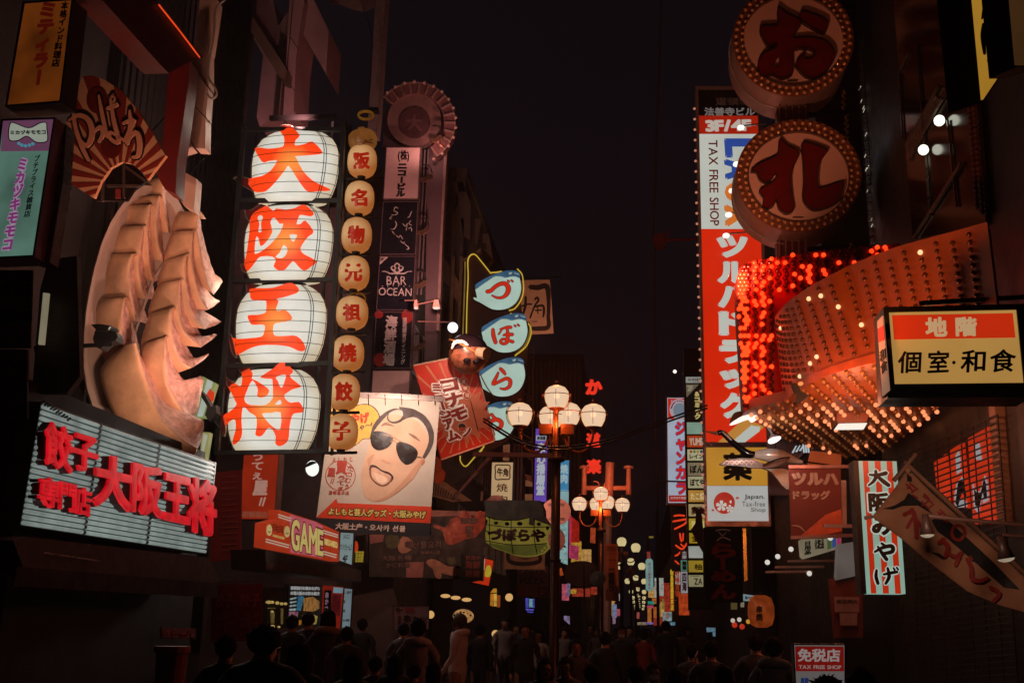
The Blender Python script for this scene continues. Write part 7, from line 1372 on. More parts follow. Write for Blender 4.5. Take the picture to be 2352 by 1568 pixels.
for ch, x0, x1 in (('個', 1060, 1205), ('室', 1232, 1368), ('和', 1432, 1590), ('食', 1612, 1768)): txt(o, p, ch, g7([(x0 - 4, 826 - (x0 - 1060) * .02), (x1 - 4, 824 - (x0 - 1060) * .02), (x1 + 4, 952 - (x0 - 1060) * .01), (x0 + 4, 958 - (x0 - 1060) * .01)]), NK, .035, skew=.1)
poly(o, 'middle_dot', p, ell(*g7(1394, 893), 4, 4, 12), NK, .012, .006)
psd = Pl(p.hit(*g7(972, 562)), VV((-1, -.35, 0)).normalized()); SDQ = g7([(934, 648), (968, 612), (1006, 1058), (965, 1094)])
poly(o, 'side_cabinet', psd, g7([(920, 640), (972, 562), (1012, 1062), (965, 1105)]), df('15100f', .4), 0, .02); poly(o, 'side_face', psd, SDQ, em('a8765c', .62, .15), .02, .01)
poly(o, 'side_red_band', psd, [lerp(SDQ[0], SDQ[3], .1), lerp(SDQ[1], SDQ[2], .13), lerp(SDQ[1], SDQ[2], .32), lerp(SDQ[0], SDQ[3], .28)], em('b02c14', .6), .03, .006)
txt(o, psd, '和食', [lerp(SDQ[0], SDQ[3], .4), lerp(SDQ[1], SDQ[2], .42), lerp(SDQ[1], SDQ[2], .72), lerp(SDQ[0], SDQ[3], .72)], NK, .05, .034, vert=True)
bars(o, 'top_arm', [[p.hit(*g7(1200, 540), -.2), FX(3.98).hit(*g7(1850, 500))]], .03, BLK)
# ---- lit upper side signs at the frame edge
p = FY(9.2, 50, (2260, 100)); o = T('amber_corner_sign', 'amber lit hanging sign with black brush strokes, cut by the frame top', 'sign', p.hit(*c5(785, 545)))
poly(o, 'face', p, c5([(728, -60), (858, -60), (888, 392), (785, 545)]), em('b8862c', .7, .15, 1), 0, .02); poly(o, 'cabinet', p, c5([(715, -70), (872, -70), (900, 392), (785, 560)]), df('1a1210', .4), -.03, .3)
strokes(o, 'brush_lettering', p, [c5(s_) for s_ in ([(800, -10, 14), (790, 60, 16), (780, 105, 6)], [(790, 130, 16), (785, 200, 24), (795, 295, 14)], [(800, 170, 14), (812, 210, 14), (790, 250, 12)], [(848, -40, 10), (856, 180, 14), (860, 290, 18), (830, 338, 20), (812, 330, 10)])], NK, .012, .006)
o = T('dim_corner_sign', 'dim brown lit panel at the frame corner beside the amber sign', 'sign', P(2300, 150, 8.6)); poly(o, 'face', FY(8.6, 40, (2300, 80)), c5([(938, -60), (1040, -60), (1060, 352), (975, 350)]), em('4a3018', .6, .2), 0, .03); poly(o, 'cabinet', FY(8.6, 40, (2300, 80)), c5([(925, -70), (1050, -70), (1070, 370), (970, 368)]), BLK, -.04, .25)
# ---- red windows behind a roller grille
p = FX(3.96); o = T('red_lit_window', 'three red lit window panels with black and white brush art behind a grille', 'window', p.hit(2250, 1190))
for q_ in ([(1300, 222), (1372, 168), (1404, 478), (1322, 420)], [(1394, 150), (1476, 100), (1512, 500), (1422, 490)], [(1508, 74), (1606, 18), (1684, 588), (1540, 598)], [(1612, 14), (1640, 0), (1690, 560), (1686, 588)]): poly(o, 'red_pane', p, g8(q_), em('c02c0a', .72, .15, 1.4), .02, .03)
polys(o, 'white_brush', p, [g8(q_) for q_ in ([(1432, 180), (1450, 150), (1462, 215), (1455, 250), (1470, 270), (1440, 292), (1436, 240)], [(1556, 110), (1574, 98), (1590, 205), (1556, 205), (1546, 165)], [(1440, 350), (1470, 310), (1478, 350), (1465, 390), (1440, 410), (1455, 440), (1495, 460), (1500, 490), (1430, 500), (1425, 420)], [(1536, 350), (1550, 390), (1580, 400), (1610, 300), (1625, 350), (1632, 450), (1600, 470), (1596, 410), (1570, 530), (1545, 500)])], em('9aa0a4', .66, 0), .03, .008)
polys(o, 'black_brush', p, [g8(q_) for q_ in ([(1446, 350), (1466, 322), (1480, 345), (1500, 440), (1470, 400), (1445, 490), (1432, 470)], [(1545, 380), (1555, 400), (1585, 410), (1605, 320), (1616, 350), (1622, 430), (1606, 440), (1598, 390), (1575, 500), (1552, 480)])], df('0c0a0b'), .042, .006)
o = T('roller_grille', 'dark roller grille of thin horizontal bars in front of the red windows', 'grille', FX(3.85).hit(2200, 1500)); p = FX(3.86); b = MB()
tl, tr, br, bl_ = d2(640, 380), g8(1690, -10), (2330, 1640), d2(1080, 1650)
for i in range(44):
    v = i / 43; b.tube([p.hit(*lerp(g8(1090, 190), (2080, 1600), v)), p.hit(*lerp(g8(1690, -70), (2340, 1590), v))], .011, 4)
b.to(o, 'bar_row', df('0e0b0c', .5)); b = MB()
for i in range(9):
    u = i / 8; b.tube([p.hit(*lerp(g8(1090, 190), g8(1690, -70), u)), p.hit(*lerp((2080, 1600), (2340, 1590), u))], .009, 4)
b.to(o, 'link_row', df('0e0b0c', .5))
poly(T('steel_jamb', 'pale steel jamb post beside the red windows', 'post', FX(3.95).hit(2340, 1300)), 'jamb_shaft', FX(3.93), g8([(1632, -140), (1672, -140), (1730, 600), (1690, 600)]), df('8a6e62', .4, .4), .03, .1)
# ---- tax free sign low in the frame, notices
p = FY(7.2, 0); q = g8([(440, 1326), (764, 1328), (764, 1640), (455, 1640)]); o = sign('tax_free_sign', 'red and white tax free shop sign low in front of the crowd', 'sign', p, q, em('7a7270', .5, .1), df('120e0f', .4), .1, 3)
poly(o, 'red_head', p, g8([(454, 1342), (750, 1344), (752, 1494), (458, 1494)]), em('8a1810', .5, .1), .004, .006)
txt(o, p, '免税店', g8([(468, 1356), (728, 1358), (730, 1438), (470, 1436)]), em('a89c98', .52, 0), .05); txt(o, p, 'TAX FREE SHOP', g8([(476, 1456), (736, 1458), (736, 1482), (476, 1480)]), em('a08c88', .5, 0), .04); txt(o, p, 'ルイカ', g8([(470, 1530), (740, 1530), (740, 1620), (470, 1620)]), em('24386a', .5, 0), .14)
o = T('wall_notices', 'dim paper notices pasted on the red shop front', 'notice', P(1950, 1450, 15.4)); p = FY(15.4)
polys(o, 'paper_notice', p, [g8([(695, 1040), (845, 1042), (845, 1135), (696, 1133)]), g8([(725, 1140), (835, 1140), (832, 1215), (728, 1215)])], df('7a5c5c', .7), 0, .01); poly(o, 'red_board', FY(15.6), g8([(655, 930), (865, 930), (868, 1290), (690, 1290)]), df('5a1a16', .6), 0, .05)
txt(o, p, '商品案内', g8([(705, 1055), (835, 1057), (835, 1080), (705, 1080)]), df('3a2424'), .04, .008)
# ================================================================ STREET LAMPS
def street_lamp(x0, Yl, k=1.0, label='', full=True):
    """five globes; measured on the first lamp at 20 m"""
    o = T('street_lamp', label, 'street lamp', (x0, Yl, 0), 'globe street lamps down the middle of the street'); ROOT[o.name] = VV((x0, Yl, 0))
    g = lambda dx, dy, z: VV((x0 + dx, Yl + dy, z)); DK = df('3a1c14', .4, .5); BR_ = df('8a4a2c', .35, .6)
    b = MB(); b.tube([g(0, 0, 0), g(0, 0, .9), g(0, 0, 1.0), g(0, 0, 4.55)], [.13, .12, .085, .08], 12); b.lathe(g(0, 0, 4.4), [(0, .1), (.03, .16), (.08, .16), (.1, .1)], 14); b.lathe(g(0, 0, 2.7), [(0, .1), (.04, .1)], 12); b.to(o, 'pole', DK, True)
    b = MB(); b.tube([g(0, 0, 4.55), g(0, 0, 5.45)], .035, 8); b.tube([g(-.045, 0, 4.6), g(-.045, 0, 5.3)], .02, 6); b.box(g(-.3, -.1, 4.88), g(-.08, .1, 5.06)); b.box(g(.08, -.1, 4.88), g(.3, .1, 5.06)); b.to(o, 'centre_stem', BR_)
    spots = [(-.645, 0, 5.24), (.645, 0, 5.22), (0, -.02, 5.55), (-.14, .6, 5.3), (.18, .62, 5.36)] if full else [(-.645, 0, 5.24), (.645, 0, 5.24), (0, 0, 5.5)]
    for i, (dx, dy, z) in enumerate(spots):
        prof = [(-.21, .1), (-.17, .155), (-.08, .2), (.02, .218), (.1, .205), (.17, .15), (.205, .07), (.21, .01)]
        gl = MB(); gl.lathe(g(dx, dy, z), prof, 24); gob = gl.to(o, 'globe', GLOBE if full else FARG, True)
        if full:
            gs = MB(); gs.lathe(g(dx, dy, z), [(zz * 1.08, r + .03) for zz, r in prof], 24); gs.to(gob, 'rim_tint_shell', RIM_TINT, True)
            b = MB(); b.tube([g(dx + .253 * math.cos(t), dy + .253 * math.sin(t), z + .03) for t in [math.pi * 2 * q_ / 24 for q_ in range(25)]], .008, 4)
            for s_ in (-1, 0, 1):
                a = -math.pi / 2 + s_ * math.pi / 2 * .98; b.tube([g(dx + (r + .036) * math.cos(a), dy + (r + .036) * math.sin(a), z + zz) for zz, r in prof[1:5]], .006, 4)
            for s_ in (-1, 1): b.ball(g(dx + s_ * .235, dy, z + .05), .022, 6, 4)
            b.to(gob, 'globe_cage', BR_)
            b = MB(); b.ball(g(dx, dy, z + .02), .05, 10, 6); b.to(gob, 'bulb', em('fff0d0', 3, 0))
        b = MB(); b.lathe(g(dx, dy, z - .3), [(0, .03), (.05, .05), (.08, .13), (.1, .14)], 16); b.to(o, 'globe_cup', BR_)
        b = MB(); b.lathe(g(dx, dy, z + .2), [(0, .06), (.03, .05), (.05, .02), (.09, .025), (.11, .005)], 10); b.to(o, 'finial', BR_)
        if dx and abs(dx) > .5:
            s_ = 1 if dx > 0 else -1
            b = MB(); b.tube([g(s_ * t[0], 0, t[1]) for t in smooth([(.14, 4.95), (.18, 4.72), (.34, 4.58), (.52, 4.62), (.62, 4.78), (.645, 4.95)], 4, False)], .024, 8); b.to(o, 'arm', BR_)
        elif dy > .5:
            b = MB(); b.tube([g(0, .05, 4.95), g(dx, dy, 4.75), g(dx, dy, 5.0)], .022, 6); b.to(o, 'arm', BR_)
    return o
def globe_mat():
    m, nt, b = base_mat('frosted_globe'); c = lin('e6dcc0')
    e = nt.nodes.new('ShaderNodeEmission'); e.inputs[0].default_value = (*c, 1); e.inputs[1].default_value = 1.12
    t = nt.nodes.new('ShaderNodeBsdfTransparent'); t.inputs[0].default_value = (1, .9, .8, 1); a = nt.nodes.new('ShaderNodeMixShader'); a.inputs[0].default_value = .22
    nt.links.new(e.outputs[0], a.inputs[1]); nt.links.new(t.outputs[0], a.inputs[2]); nt.links.new(a.outputs[0], nt.nodes['Material Output'].inputs['Surface']); return m
GLOBE = globe_mat()
def rim_tint_shell():  # added absorbing shell, imitates the orange lens halo at the globe rims
    m, nt, b = base_mat('rim_tint_shell'); nt.nodes.remove(b); out = nt.nodes['Material Output']
    t = nt.nodes.new('ShaderNodeBsdfTransparent'); v = nt.nodes.new('ShaderNodeVolumeAbsorption'); v.inputs['Color'].default_value = (1, .5, .16, 1); v.inputs['Density'].default_value = 8
    nt.links.new(t.outputs[0], out.inputs['Surface']); nt.links.new(v.outputs[0], out.inputs['Volume']); return m
RIM_TINT = rim_tint_shell()
FARG = em('d8c48c', .85, .1)
LN = ('nearest street lamp, five glowing globes on curved arms', 'second street lamp, glowing globes beneath the red neon characters', 'third street lamp, globes just above the orange banner', 'fourth street lamp from the camera', 'fifth street lamp from the camera', 'sixth street lamp from the camera', 'seventh street lamp from the camera', 'eighth street lamp from the camera', 'ninth street lamp from the camera', 'tenth and farthest street lamp')
for i, Yl in enumerate((20, 35, 54, 70, 92, 118, 140, 162, 188, 215)):
    x0 = P(1278, 1000, 20).x if i == 0 else P((0, 1380, 1428, 1449, 1460, 1464, 1466, 1467, 1468, 1468)[i], 1300, Yl).x
    street_lamp(x0, Yl, 1, LN[i], i < 2)
    if i < 2:
        for dx, dz in ((-.645, 5.24), (.645, 5.24), (0, 5.1)): lamp('POINT', 'globe_spill', (x0 + dx, Yl - (.3 if dx == 0 else 0), dz), (15, 34)[i], 'ff9048', rad=.05)
    if i < 5:
        for dx, dz in ((-.645, 5.3), (.645, 5.3), (0, 5.65)) if i < 2 else ((0, 5.6),): lamp('SPOT', 'globe_light', (x0 + dx, Yl, dz), (300, 500, 380, 200, 150)[i], 'ffb890', (x0 + dx, Yl, dz + 5), 178, .15, .06)
# big double armed lamp gantry next to the second lamp
o = T('lamp_gantry', 'pale reddish twin armed gantry post beside the second street lamp', 'gantry', P(1395, 1460, 37)); p = FY(37); GN = df('a88078', .5, .1)
b = MB(); b.tube([p.hit(1401, 1062), p.hit(1397, 1180), p.hit(1392, 1460)], [.14, .14, .16], 10); b.to(o, 'post', GN)
b = MB()
for y in (1118, 1122): b.tube([p.hit(1342, y), p.hit(1444, y)], .05, 6)
b.to(o, 'crossarm', GN)
for x in (1342, 1444):
    b = MB(); b.tube([p.hit(x, 1074), p.hit(x - .5, 1136)], [.07, .09], 8); b.tube([p.hit(x, 1070), p.hit(x, 1075)], .16, 10); b.to(o, 'finial_post', GN)
strokes(o, 'scroll_brace', p, [g4([(1005, 1100, 8), (1045, 1105, 8), (1055, 1140, 8)]), g4([(1155, 1100, 8), (1112, 1108, 8), (1100, 1140, 8)])], GN, 0, .06)
# wires, pole
o = T('overhead_cable', 'pair of black cables sagging across the street below the lamp globes', 'cable', P(1290, 1030, 19)); p = FY(19)
b = MB()
for d_ in (0, 7): b.tube([p.hit(x, y + d_) for x, y in smooth([(1110, 960), (1150, 985), (1200, 1012), (1260, 1025), (1330, 1022), (1400, 1008), (1480, 980), (1560, 952), (1625, 930)], 4, False)], .016, 5)
b.to(o, 'cable_run', df('1c1516', .5))
o = T('utility_pole', 'thin grey utility pole with a red crossarm rising into the night sky', 'pole', P(1512, 1440, 44)); p = FY(44)
b = MB(); b.tube([p.hit(1519, -20), p.hit(1500, 520), p.hit(1504, 820), p.hit(1512, 1440)], .055, 6); b.to(o, 'pole_shaft', df('4a4044', .5))
b = MB(); b.tube([p.hit(1500, 552), p.hit(1604, 549)], .06, 6); b.tube([p.hit(1540, 530), p.hit(1515, 560)], .05, 5); b.to(o, 'crossarm', df('8a3428', .5)); poly(o, 'junction_box', p, [(1503, 540), (1518, 532), (1532, 546), (1528, 566), (1510, 572), (1502, 560)], df('7a3024', .5), .05, .3)
for x, y, s_, lb in ((1550, 853, 4, 'lone star like white lamp in the dark sky gap beside the tenant signs'),): f = T('roof_lamp', lb, 'lamp', P(x, y, 60)); MB().ball(P(x, y, 60), .1, 10, 6).to(f, 'bulb', em('fffbe8', 1.3, 0)); MB().tube([P(x, y, 60), P(x + 16, y + 4, 60)], .02, 4).to(f, 'arm', DKM)
# ---- spot added in open air before the comic banner, no fixture built
lamp('SPOT', 'banner_flood', P(880, 895, 23.6), 400, 'ffe0d0', P(870, 1060, 25.6), 130, .6, .1)
# ================================================================ PEOPLE
def skin_mesh(V, Ed, Rd, sub=1):
    me = bpy.data.meshes.new('body'); me.from_pydata(V, Ed, []); o = bpy.data.objects.new('tmp', me); COL.objects.link(o)
    o.modifiers.new('s', 'SKIN').use_smooth_shade = True
    for i, r in enumerate(Rd):
        sv = me.skin_vertices[0].data[i]; sv.radius = r if hasattr(r, '__len__') else (r, r); sv.use_root = i == 0
    m = o.modifiers.new('u', 'SUBSURF'); m.levels = sub; m.render_levels = sub
    dg = bpy.context.evaluated_depsgraph_get(); out = bpy.data.meshes.new_from_object(o.evaluated_get(dg))
    bpy.data.objects.remove(o); bpy.data.meshes.remove(me); return out
def figure(stride=.2, arms=((.0, .1), (.1, -.1)), coat=False, hood=False, raise_=False, turn=0.0):
    """a standing or walking body facing -Y; z up, feet at 0, 1.74 tall"""
    V, Ed, Rd = [], [], []
    def v(p, r, par=None):
        V.append(p); Rd.append(r); i = len(V) - 1
        if par is not None: Ed.append((par, i))
        return i
    pel = v((0, 0, .95), (.165, .125)); sp = v((0, .0, 1.12), (.15, .115), pel); ch = v((0, .01, 1.30), (.185, .13), sp); up = v((0, .015, 1.42), (.13, .10), ch)
    nk = v((0, 0, 1.50), .056, up); jaw = v((0, -.02, 1.565), (.066, .078), nk); hd = v((0, -.01, 1.64), (.078, .098), jaw); tp = v((0, .0, 1.705), (.062, .076), hd)
    v((.0, -.115, 1.605), .012, jaw)
    for s in (-1, 1): v((s * .083, .005, 1.615), (.012, .02), hd)
    for s, st in ((-1, stride), (1, -stride)):
        hip = v((s * .09, 0, .88), (.105, .115), pel); kn = v((s * .1, -st * .55 - .02, .49), .068, hip); an = v((s * .1, -st * (1 if st > 0 else 1.25), .10 + (.05 if st < 0 else 0)), .045, kn); v((s * .105, -st * (1 if st > 0 else 1.25) - .07, .045), (.045, .04), an); v((s * .11, -st * (1 if st > 0 else 1.25) - .17, .035), (.045, .03), len(V) - 1)
    for s, (sw, bend) in zip((-1, 1), arms):
        sh = v((s * .19, .01, 1.405), (.07, .07), up)
        if raise_ and s > 0: el = v((s * .25, -.12, 1.2), .05, sh); wr = v((s * .16, -.33, 1.42), .034, el); d = (0, -.02, .1)
        else: el = v((s * .25, -sw * .3 + .02, 1.13), .05, sh); wr = v((s * .245, -sw * .8 - .06 - abs(bend), .89), .034, el); d = (0, -.03, -.09)
        w = V[wr]; pm = v((w[0] + d[0], w[1] + d[1] * .8, w[2] + d[2] * .75), (.036, .022), wr); q = V[pm]; sg = 1 if d[2] > 0 else -1
        for k, (oy, L) in enumerate(((-.028, .07), (-.009, .08), (.01, .075), (.028, .058))):
            a = v((q[0], q[1] + oy, q[2] + sg * .045), .0095, pm); v((q[0] - s * .012, q[1] + oy * 1.1 - .004, q[2] + sg * (.045 + L * .55)), .0085, a); v((q[0] - s * .03, q[1] + oy * 1.1 - .008, q[2] + sg * (.04 + L)), .007, len(V) - 1)
        a = v((q[0] - s * .008, q[1] - .045, q[2] - sg * .005), .011, pm); v((q[0] - s * .02, q[1] - .062, q[2] + sg * .03), .009, a)
    me = skin_mesh(V, Ed, Rd)
    for q in me.vertices:                                    # clothes: fuller torso, coat skirt, hood
        x, y, z = q.co
        if coat and .45 < z < 1.0 and abs(x) < .23: k = (1.0 - z) / .5; q.co.x *= 1 + .45 * k; q.co.y = y * (1 + .25 * k)
        if .93 < z < 1.45: q.co.x += .012 * math.sin(z * 34 + y * 20) * (1 if x > 0 else -1); q.co.y += .008 * math.sin(z * 41 + x * 18)
    mi = []
    for f in me.polygons:
        c = f.center
        hand = abs(c.x) > .13 and (c.z < .885 if not raise_ else c.z < .885 or (c.y < -.26 and c.z > 1.40 and c.x > 0)) and c.z > .6
        mi.append(0 if c.z > 1.50 or hand else 3 if c.z < .11 else 2 if c.z < (.5 if coat else .93) else 1)
    me.polygons.foreach_set('material_index', mi); me.polygons.foreach_set('use_smooth', [True] * len(mi))
    return me
def hair_mesh(kind):
    b = MB(); b.ball((0, .012, 1.645), (.098, .116, .105), 20, 14); V, F = b.v, b.f
    def keep(c):
        if c.y < -.05 and c.z < 1.685: return False
        if kind == 'long': return True
        return c.z > 1.60 or c.y > .03
    F = [f for f in F if keep(sum((V[i] for i in f), VV((0, 0, 0))) / len(f))]
    for v in V:
        if kind == 'long' and v.z < 1.64 and v.y > -.03: v.z -= .24 * min(1, (1.64 - v.z) / .09); v.x *= 1.12
        if kind == 'cap' and v.z > 1.66: v.z += .015
        n = math.sin(v.x * 90) * math.sin(v.z * 70 + v.y * 60) * .006; v.x *= 1 + n * 3; v.z += n
    mb = MB(); mb.add(V, F); rh = random.Random(4)
    for _ in range(0 if kind == 'cap' else 130):                  # loose tufts that break the outline
        a, e = rh.uniform(0, 2 * math.pi), rh.uniform(.05, 1.35); d = VV((math.sin(e) * math.cos(a), math.sin(e) * math.sin(a), math.cos(e)))
        if d.y < -.25 and d.z < .55: continue
        c = VV((0, .012, 1.645)) + VV((d.x * .096, d.y * .114, d.z * .103)); t = VV((rh.uniform(-1, 1), rh.uniform(-.4, 1), rh.uniform(-1.2, .5))).normalized(); q = d.cross(t).normalized() * .011
        mb.add([c - q, c + q, c + t * rh.uniform(.014, .03) + d * rh.uniform(.002, .009), c - d * .01], [(0, 1, 2), (0, 3, 1), (1, 3, 2), (2, 3, 0)])
    if kind == 'cap': mb.add([(x, y - .02, z) for x, y, z in ((-.075, -.085, 1.70), (.075, -.085, 1.70), (.055, -.18, 1.68), (-.055, -.18, 1.68), (-.075, -.085, 1.69), (.075, -.085, 1.69), (.055, -.18, 1.67), (-.055, -.18, 1.67))], [(0, 1, 2, 3), (7, 6, 5, 4), (0, 4, 5, 1), (1, 5, 6, 2), (2, 6, 7, 3), (3, 7, 4, 0)])
    me = bpy.data.meshes.new('hair'); me.from_pydata(mb.v, [], mb.f); me.polygons.foreach_set('use_smooth', [True] * len(mb.f)); me.update(); return me
def face_mesh():
    b = MB()
    for s in (-1, 1): b.ball((s * .032, -.096, 1.632), (.014, .008, .008), 8, 5); b.tube([(s * .018, -.101, 1.652), (s * .036, -.1, 1.657), (s * .052, -.088, 1.652)], .004, 4)
    b.tube([(-.025, -.088, 1.563), (0, -.095, 1.561), (.025, -.088, 1.563)], .006, 5, 1)
    me = bpy.data.meshes.new('face_features'); me.from_pydata(b.v, [], b.f); me.polygons.foreach_set('material_index', b.m); return me
BODY_ = {'walk': figure(.22, ((.3, .05), (-.2, .0))), 'stand': figure(.03, ((.02, .02), (.05, .05))), 'stroll': figure(-.14, ((-.15, .02), (.2, .12))), 'coat': figure(.12, ((.1, .05), (0, .1)), coat=True), 'phone': figure(.02, ((.05, .04), (0, 0)), raise_=True)}
HAIR = {k: hair_mesh(k) for k in ('short', 'long', 'cap')}; FACE = face_mesh()
def hood_mesh():
    b = MB(); n = 14
    b.tube([(0.13 * math.cos(a), .02 + .1 * math.sin(a), 1.46 + .035 * math.sin(a)) for a in [math.radians(-60 + 300 * i / n) for i in range(n + 1)]], [.02] + [.05] * (n - 1) + [.02], 8)
    me = bpy.data.meshes.new('hood'); me.from_pydata(b.v, [], b.f); me.polygons.foreach_set('use_smooth', [True] * len(b.f)); return me
HOOD = hood_mesh()
SKM = [df('8a5a44', .55, 0, .1), df('9c6a50', .55, 0, .1), df('7a4c3a', .55, 0, .1)]; HRM = df('0f0b0a', .9, 0, .2, 20, spec=.1); SHOE = df('120f0f', .5); EYE = [df('0d0909', .3), df('5a2a24', .5)]
def person(px, top, Y, top_c, kind='walk', hair='short', face=180, leg='15141a', label=None, group=None, hood=None, w=1.0, hc=None, mask=None):
    """head top at picture height TOP; face = heading in degrees, 0 towards the camera"""
    z = 1.6 + (1445 - top) / 2652 * Y; x = P(px, top, Y).x; k = z / 1.755
    o = T('person', label or 'dark clothed pedestrian lost in the night crowd', 'person', (x, Y, 0), group or 'people crowding the street'); o.scale = (k * w, k * w, k); o.rotation_euler.z = math.radians(face)
    def child(name, me, mats):
        c = bpy.data.objects.new(name, me); COL.objects.link(c); c.parent = o
        while len(me.materials) < len(mats): me.materials.append(mats[len(me.materials)])
        for s_, m_ in zip(c.material_slots, mats): s_.link = 'OBJECT'; s_.material = m_
        return c
    child('body', BODY_[kind], [SKM[int(px) % 3], df(top_c, .8, 0, .2, 6), df(leg, .8), SHOE]); child('hair' if hair != 'cap' else 'cap', HAIR[hair], [hc or HRM])
    if Y < 40: child('face_features', FACE, EYE)
    if hood: child('hood', HOOD, [df(hood, .85, 0, .15, 6)])
    if mask: b = MB(); b.ball((0, -.085, 1.58), (.055, .025, .04), 10, 6); me = bpy.data.meshes.new('face_mask'); me.from_pydata(b.v, [], b.f); child('face_mask', me, [df('a8a0a0', .8)])
    return o
G = None
person(1055, 1418, 18, 'a88c84', 'coat', 'cap', 255, '4a3c3a', 'person in a pale hooded coat and brimmed cap, seen in profile', hood='b09890', hc=df('3a2a22', .8))
person(1160, 1424, 26, '5a4a48', 'walk', 'short', 10, '1c1a20', 'pedestrian in a grey open coat walking towards the camera behind the striped jacket')
person(1207, 1436, 20, '1a191d', 'stroll', 'short', 5, '15141a', 'pedestrian in a dark jacket standing just past the pale coat, facing us')
person(1238, 1450, 23, '8a7878', 'walk', 'long', -10, '15141a', 'pedestrian in a pale shirt beside the nearest lamp post')
person(1252, 1508, 11, '2a1c1c', 'stand', 'long', 12, '15141a', 'short long haired pedestrian low in the frame, its warm face nearer the pale coat')
person(1299, 1505, 11.4, '241a1c', 'stand', 'short', -6, '15141a', 'short pedestrian with a warm lit face low in the frame by the lamp post foot')
person(1322, 1466, 15, '2c1a18', 'stroll', 'short', 20, '15141a', 'pedestrian in brown looking sideways behind the two low faces')
person(1427, 1436, 20, '1c2026', 'walk', 'short', 8, '15141a', 'pedestrian with a white face mask below the distant lamps', mask=1)
person(1480, 1446, 24, '7a1c18', 'stroll', 'short', 170, '15141a', 'pedestrian in a red top walking away under the far signs')
person(1529, 1424, 25, '141318', 'walk', 'short', 180, '15141a', 'tall dark pedestrian walking away below the noodle neon')
person(1502, 1512, 11, '2a2422', 'stand', 'short', 0, '15141a', 'short pedestrian with a pale face mask low in the frame', mask=1)
person(1550, 1520, 10.5, '201a1c', 'stand', 'long', 180, '15141a', 'short long haired pedestrian low in the frame beside the masked one')
person(672, 1427, 17, '141216', 'stroll', 'short', 185, '15141a', 'dark pedestrian in front of the lit menu board, nearest the food shelf')
person(709, 1420, 17.5, '19171b', 'walk', 'short', 175, '15141a', 'dark pedestrian in the middle before the lit menu board', )
person(755, 1413, 15.5, '2c2420', 'stand', 'long', 180, '15141a', 'long haired pedestrian with a mustard scarf before the red menu board', hood='7a5a20')
person(797, 1450, 15, '241818', 'walk', 'short', 190, '15141a', 'pedestrian walking away before the foot of the tall price sign')
person(833, 1432, 21, '1c1719', 'stroll', 'short', 178, '15141a', 'dark pedestrian between the price sign and the skewer sign')
person(928, 1440, 18, '3a3034', 'walk', 'short', 182, '15141a', 'dark haired pedestrian directly before the skewer sign, seen from behind')
person(962, 1430, 13.5, '6a5658', 'stand', 'short', 180, '15141a', 'pedestrian with a pale collar before the skewer sign edge', hood='8a7a7a')
person(1104, 1440, 21, '17161a', 'stroll', 'short', 172, '15141a', 'dark pedestrian just behind the pale coat')
person(610, 1450, 7.5, '131115', 'stand', 'short', 180, '15141a', 'large dark silhouette nearest the camera before the red cloths', w=1.25)
person(690, 1486, 8.5, '151216', 'stroll', 'long', 180, '15141a', 'dark silhouette beside the largest one before the food shelf', w=1.1)
person(520, 1474, 9, '141115', 'walk', 'short', 190, '15141a', 'dark silhouette at the edge of the restaurant front')
person(1735, 1446, 13, '2a2426', 'stroll', 'short', 175, '15141a', 'dark pedestrian under the orange lantern', )
person(1777, 1452, 11, '3c3436', 'stand', 'short', 160, '15141a', 'pedestrian in a grey top beside the orange lantern', hood='4a4042')
person(1898, 1532, 5.2, '121014', 'stand', 'short', 182, '15141a', 'dark head directly before the tax free sign', w=1.1)
person(1975, 1514, 6.5, '161216', 'stand', 'long', 185, '15141a', 'dark long haired head next to the tax free sign')
person(1632, 1462, 12.4, '1a171b', 'phone', 'short', 180, '15141a', 'pedestrian holding up a bright phone')
person(1390, 1450, 17, '17151a', 'walk', 'short', 180, '15141a', 'dark pedestrian walking away at the second lamp post')
person(1590, 1470, 14, '17151a', 'walk', 'short', 176, '15141a', 'dark pedestrian walking away left of the phone holder')
rp = random.Random(11)
LB = 'dark clothed pedestrian among many in the far crowd'
for i in range(34):
    Y = rp.uniform(27, 75); x = rp.uniform(-4.2, 2.0); kd = rp.choice(['walk', 'stroll', 'stand']); px = 1455 + x / Y * 2652
    person(px, 1445 - (rp.uniform(1.58, 1.76) - 1.6) * 2652 / Y, Y, rp.choice(['151418', '1c1a20', '2a2222', '3a3030', '241c20', '4a3a38', '181c22']), kd, rp.choice(['short', 'short', 'long']), rp.choice([0, 10, -12, 180, 175, 186]), label=LB, group='far crowd')
for i in range(9):
    Y = rp.uniform(9, 13); px = 820 + i * 44 + rp.uniform(-10, 10) if i < 5 else 1360 + (i - 5) * 100
    person(px, rp.uniform(1500, 1530), Y, rp.choice(['151418', '1c1a20', '241c1c']), rp.choice(['stand', 'walk']), rp.choice(['short', 'long']), rp.choice([180, 176, 188]), label='dark silhouetted pedestrian near the camera, back turned', group='near crowd')
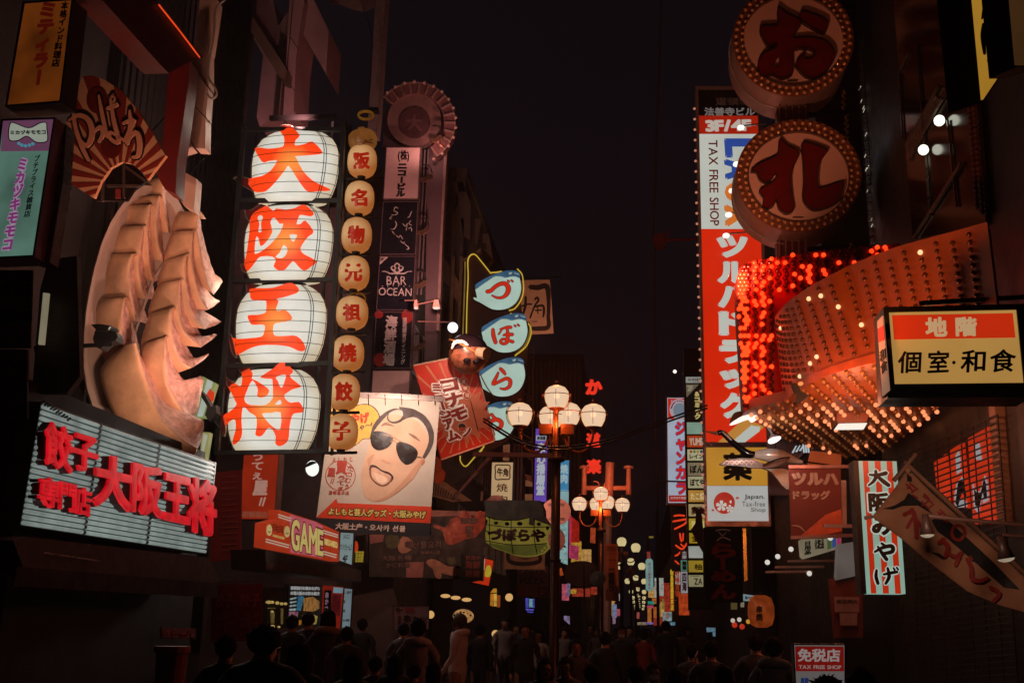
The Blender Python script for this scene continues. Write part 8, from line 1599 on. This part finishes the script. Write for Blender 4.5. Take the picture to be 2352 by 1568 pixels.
# ================================================================ ADDED SPOTS THAT BRIGHTEN THE FRONTS, SEVERAL IN OPEN AIR WITHOUT A FIXTURE
lamp('SPOT', 'siding_light', P(250, 740, 14.6), 200, 'ffbca4', P(470, 250, 17), 80, .7, .1)
lamp('SPOT', 'fan_board_fill', P(225, 745, 12.6), 380, 'ffc2a4', P(260, 320, 14.2), 100, .7, .1)  # added spot in open air, brightens the fan board
lamp('SPOT', 'cladding_light', P(690, 285, 20.0), 420, 'ffbab4', P(680, 90, 24.5), 110, .7, .1)
lamp('SPOT', 'bar_sign_light', P(1000, 690, 27.5), 700, 'ffbcb0', P(925, 520, 30.2), 110, .8, .1)
lamp('SPOT', 'gear_sign_light', P(990, 340, 29.4), 60, 'ffbcb0', P(955, 270, 30.6), 150, .8, .1)
lamp('SPOT', 'packet_light', P(1042, 745, 27.4), 200, 'ffd8bc', P(1060, 930, 29.2), 120, .8, .1)
lamp('SPOT', 'drum_fill', P(1655, 660, 14.5), 400, 'ffb48c', P(1820, 420, 18), 66, .7, .15)  # added spot in open air, brightens the round drum signs
lamp('SPOT', 'banner_light', P(1778, 1005, 15.0), 22, 'ffdcc4', P(1870, 1130, 15.5), 110, .7, .05)
lamp('SPOT', 'food_board_fill', P(1150, 1110, 28), 230, 'ffc2a4', P(1100, 1260, 32), 150, .8, .1)  # added spot without a fixture, brightens the food photo board
lamp('SPOT', 'cloth_fill', P(1225, 800, 40.6), 260, 'ffc8a8', P(1240, 690, 44), 95, .8, .1)  # added spot, no lamp there, brightens the beige cloth banner
lamp('SPOT', 'crane_light', P(1750, 985, 14.6), 80, 'fff0e6', P(1800, 1070, 17), 60, .8, .06)
# ================================================================ TINY FAR SHOP LIGHTS
rf = random.Random(21)
for i in range(26):
    side = i % 2; Y = rf.uniform(48, 150); xw = rf.uniform(-4.2, -3.0) if side else rf.uniform(1.6, 2.6); z = rf.uniform(2.0, 5.2); w, h = rf.choice([(.5, 1.1), (.9, .4), (.35, .8), (.6, .6)]); k = Y / 80 + .3
    o = T('far_shop_light', 'tiny lit shop sign far down the street', 'sign', (xw, Y, z), 'tiny shop lights far down the street')
    MB().box((xw, Y, z), (xw + w * k, Y + .15, z + h * k)).to(o, 'lit_panel', em(rf.choice(['a85a24', 'b88a4c', '8a2c1c', 'a0a098', '6a7aa0', 'a84a5c', 'b0802c', 'a83c18']), .8, .5, 5)); MB().box((xw - .03, Y + .02, z - .03), (xw + w * k + .03, Y + .2, z)).to(o, 'frame', DKM)
# ================================================================ ADDED HAZE: stands in for lens bloom and lifted blacks
hz = MB(); hz.box((-60, -30, -1), (60, 320, 40))
hm = bpy.data.materials.new('bloom_haze'); hm.use_nodes = True; hn = hm.node_tree; hn.nodes.remove(hn.nodes['Principled BSDF'])
pv = hn.nodes.new('ShaderNodeVolumePrincipled'); pv.inputs['Color'].default_value = (.95, .8, .75, 1); pv.inputs['Density'].default_value = .0012; pv.inputs['Anisotropy'].default_value = .2
hn.links.new(pv.outputs[0], hn.nodes['Material Output'].inputs['Volume'])
ho = mk(None, 'haze', hz.v, hz.f, hm); ho['kind'] = 'stuff'
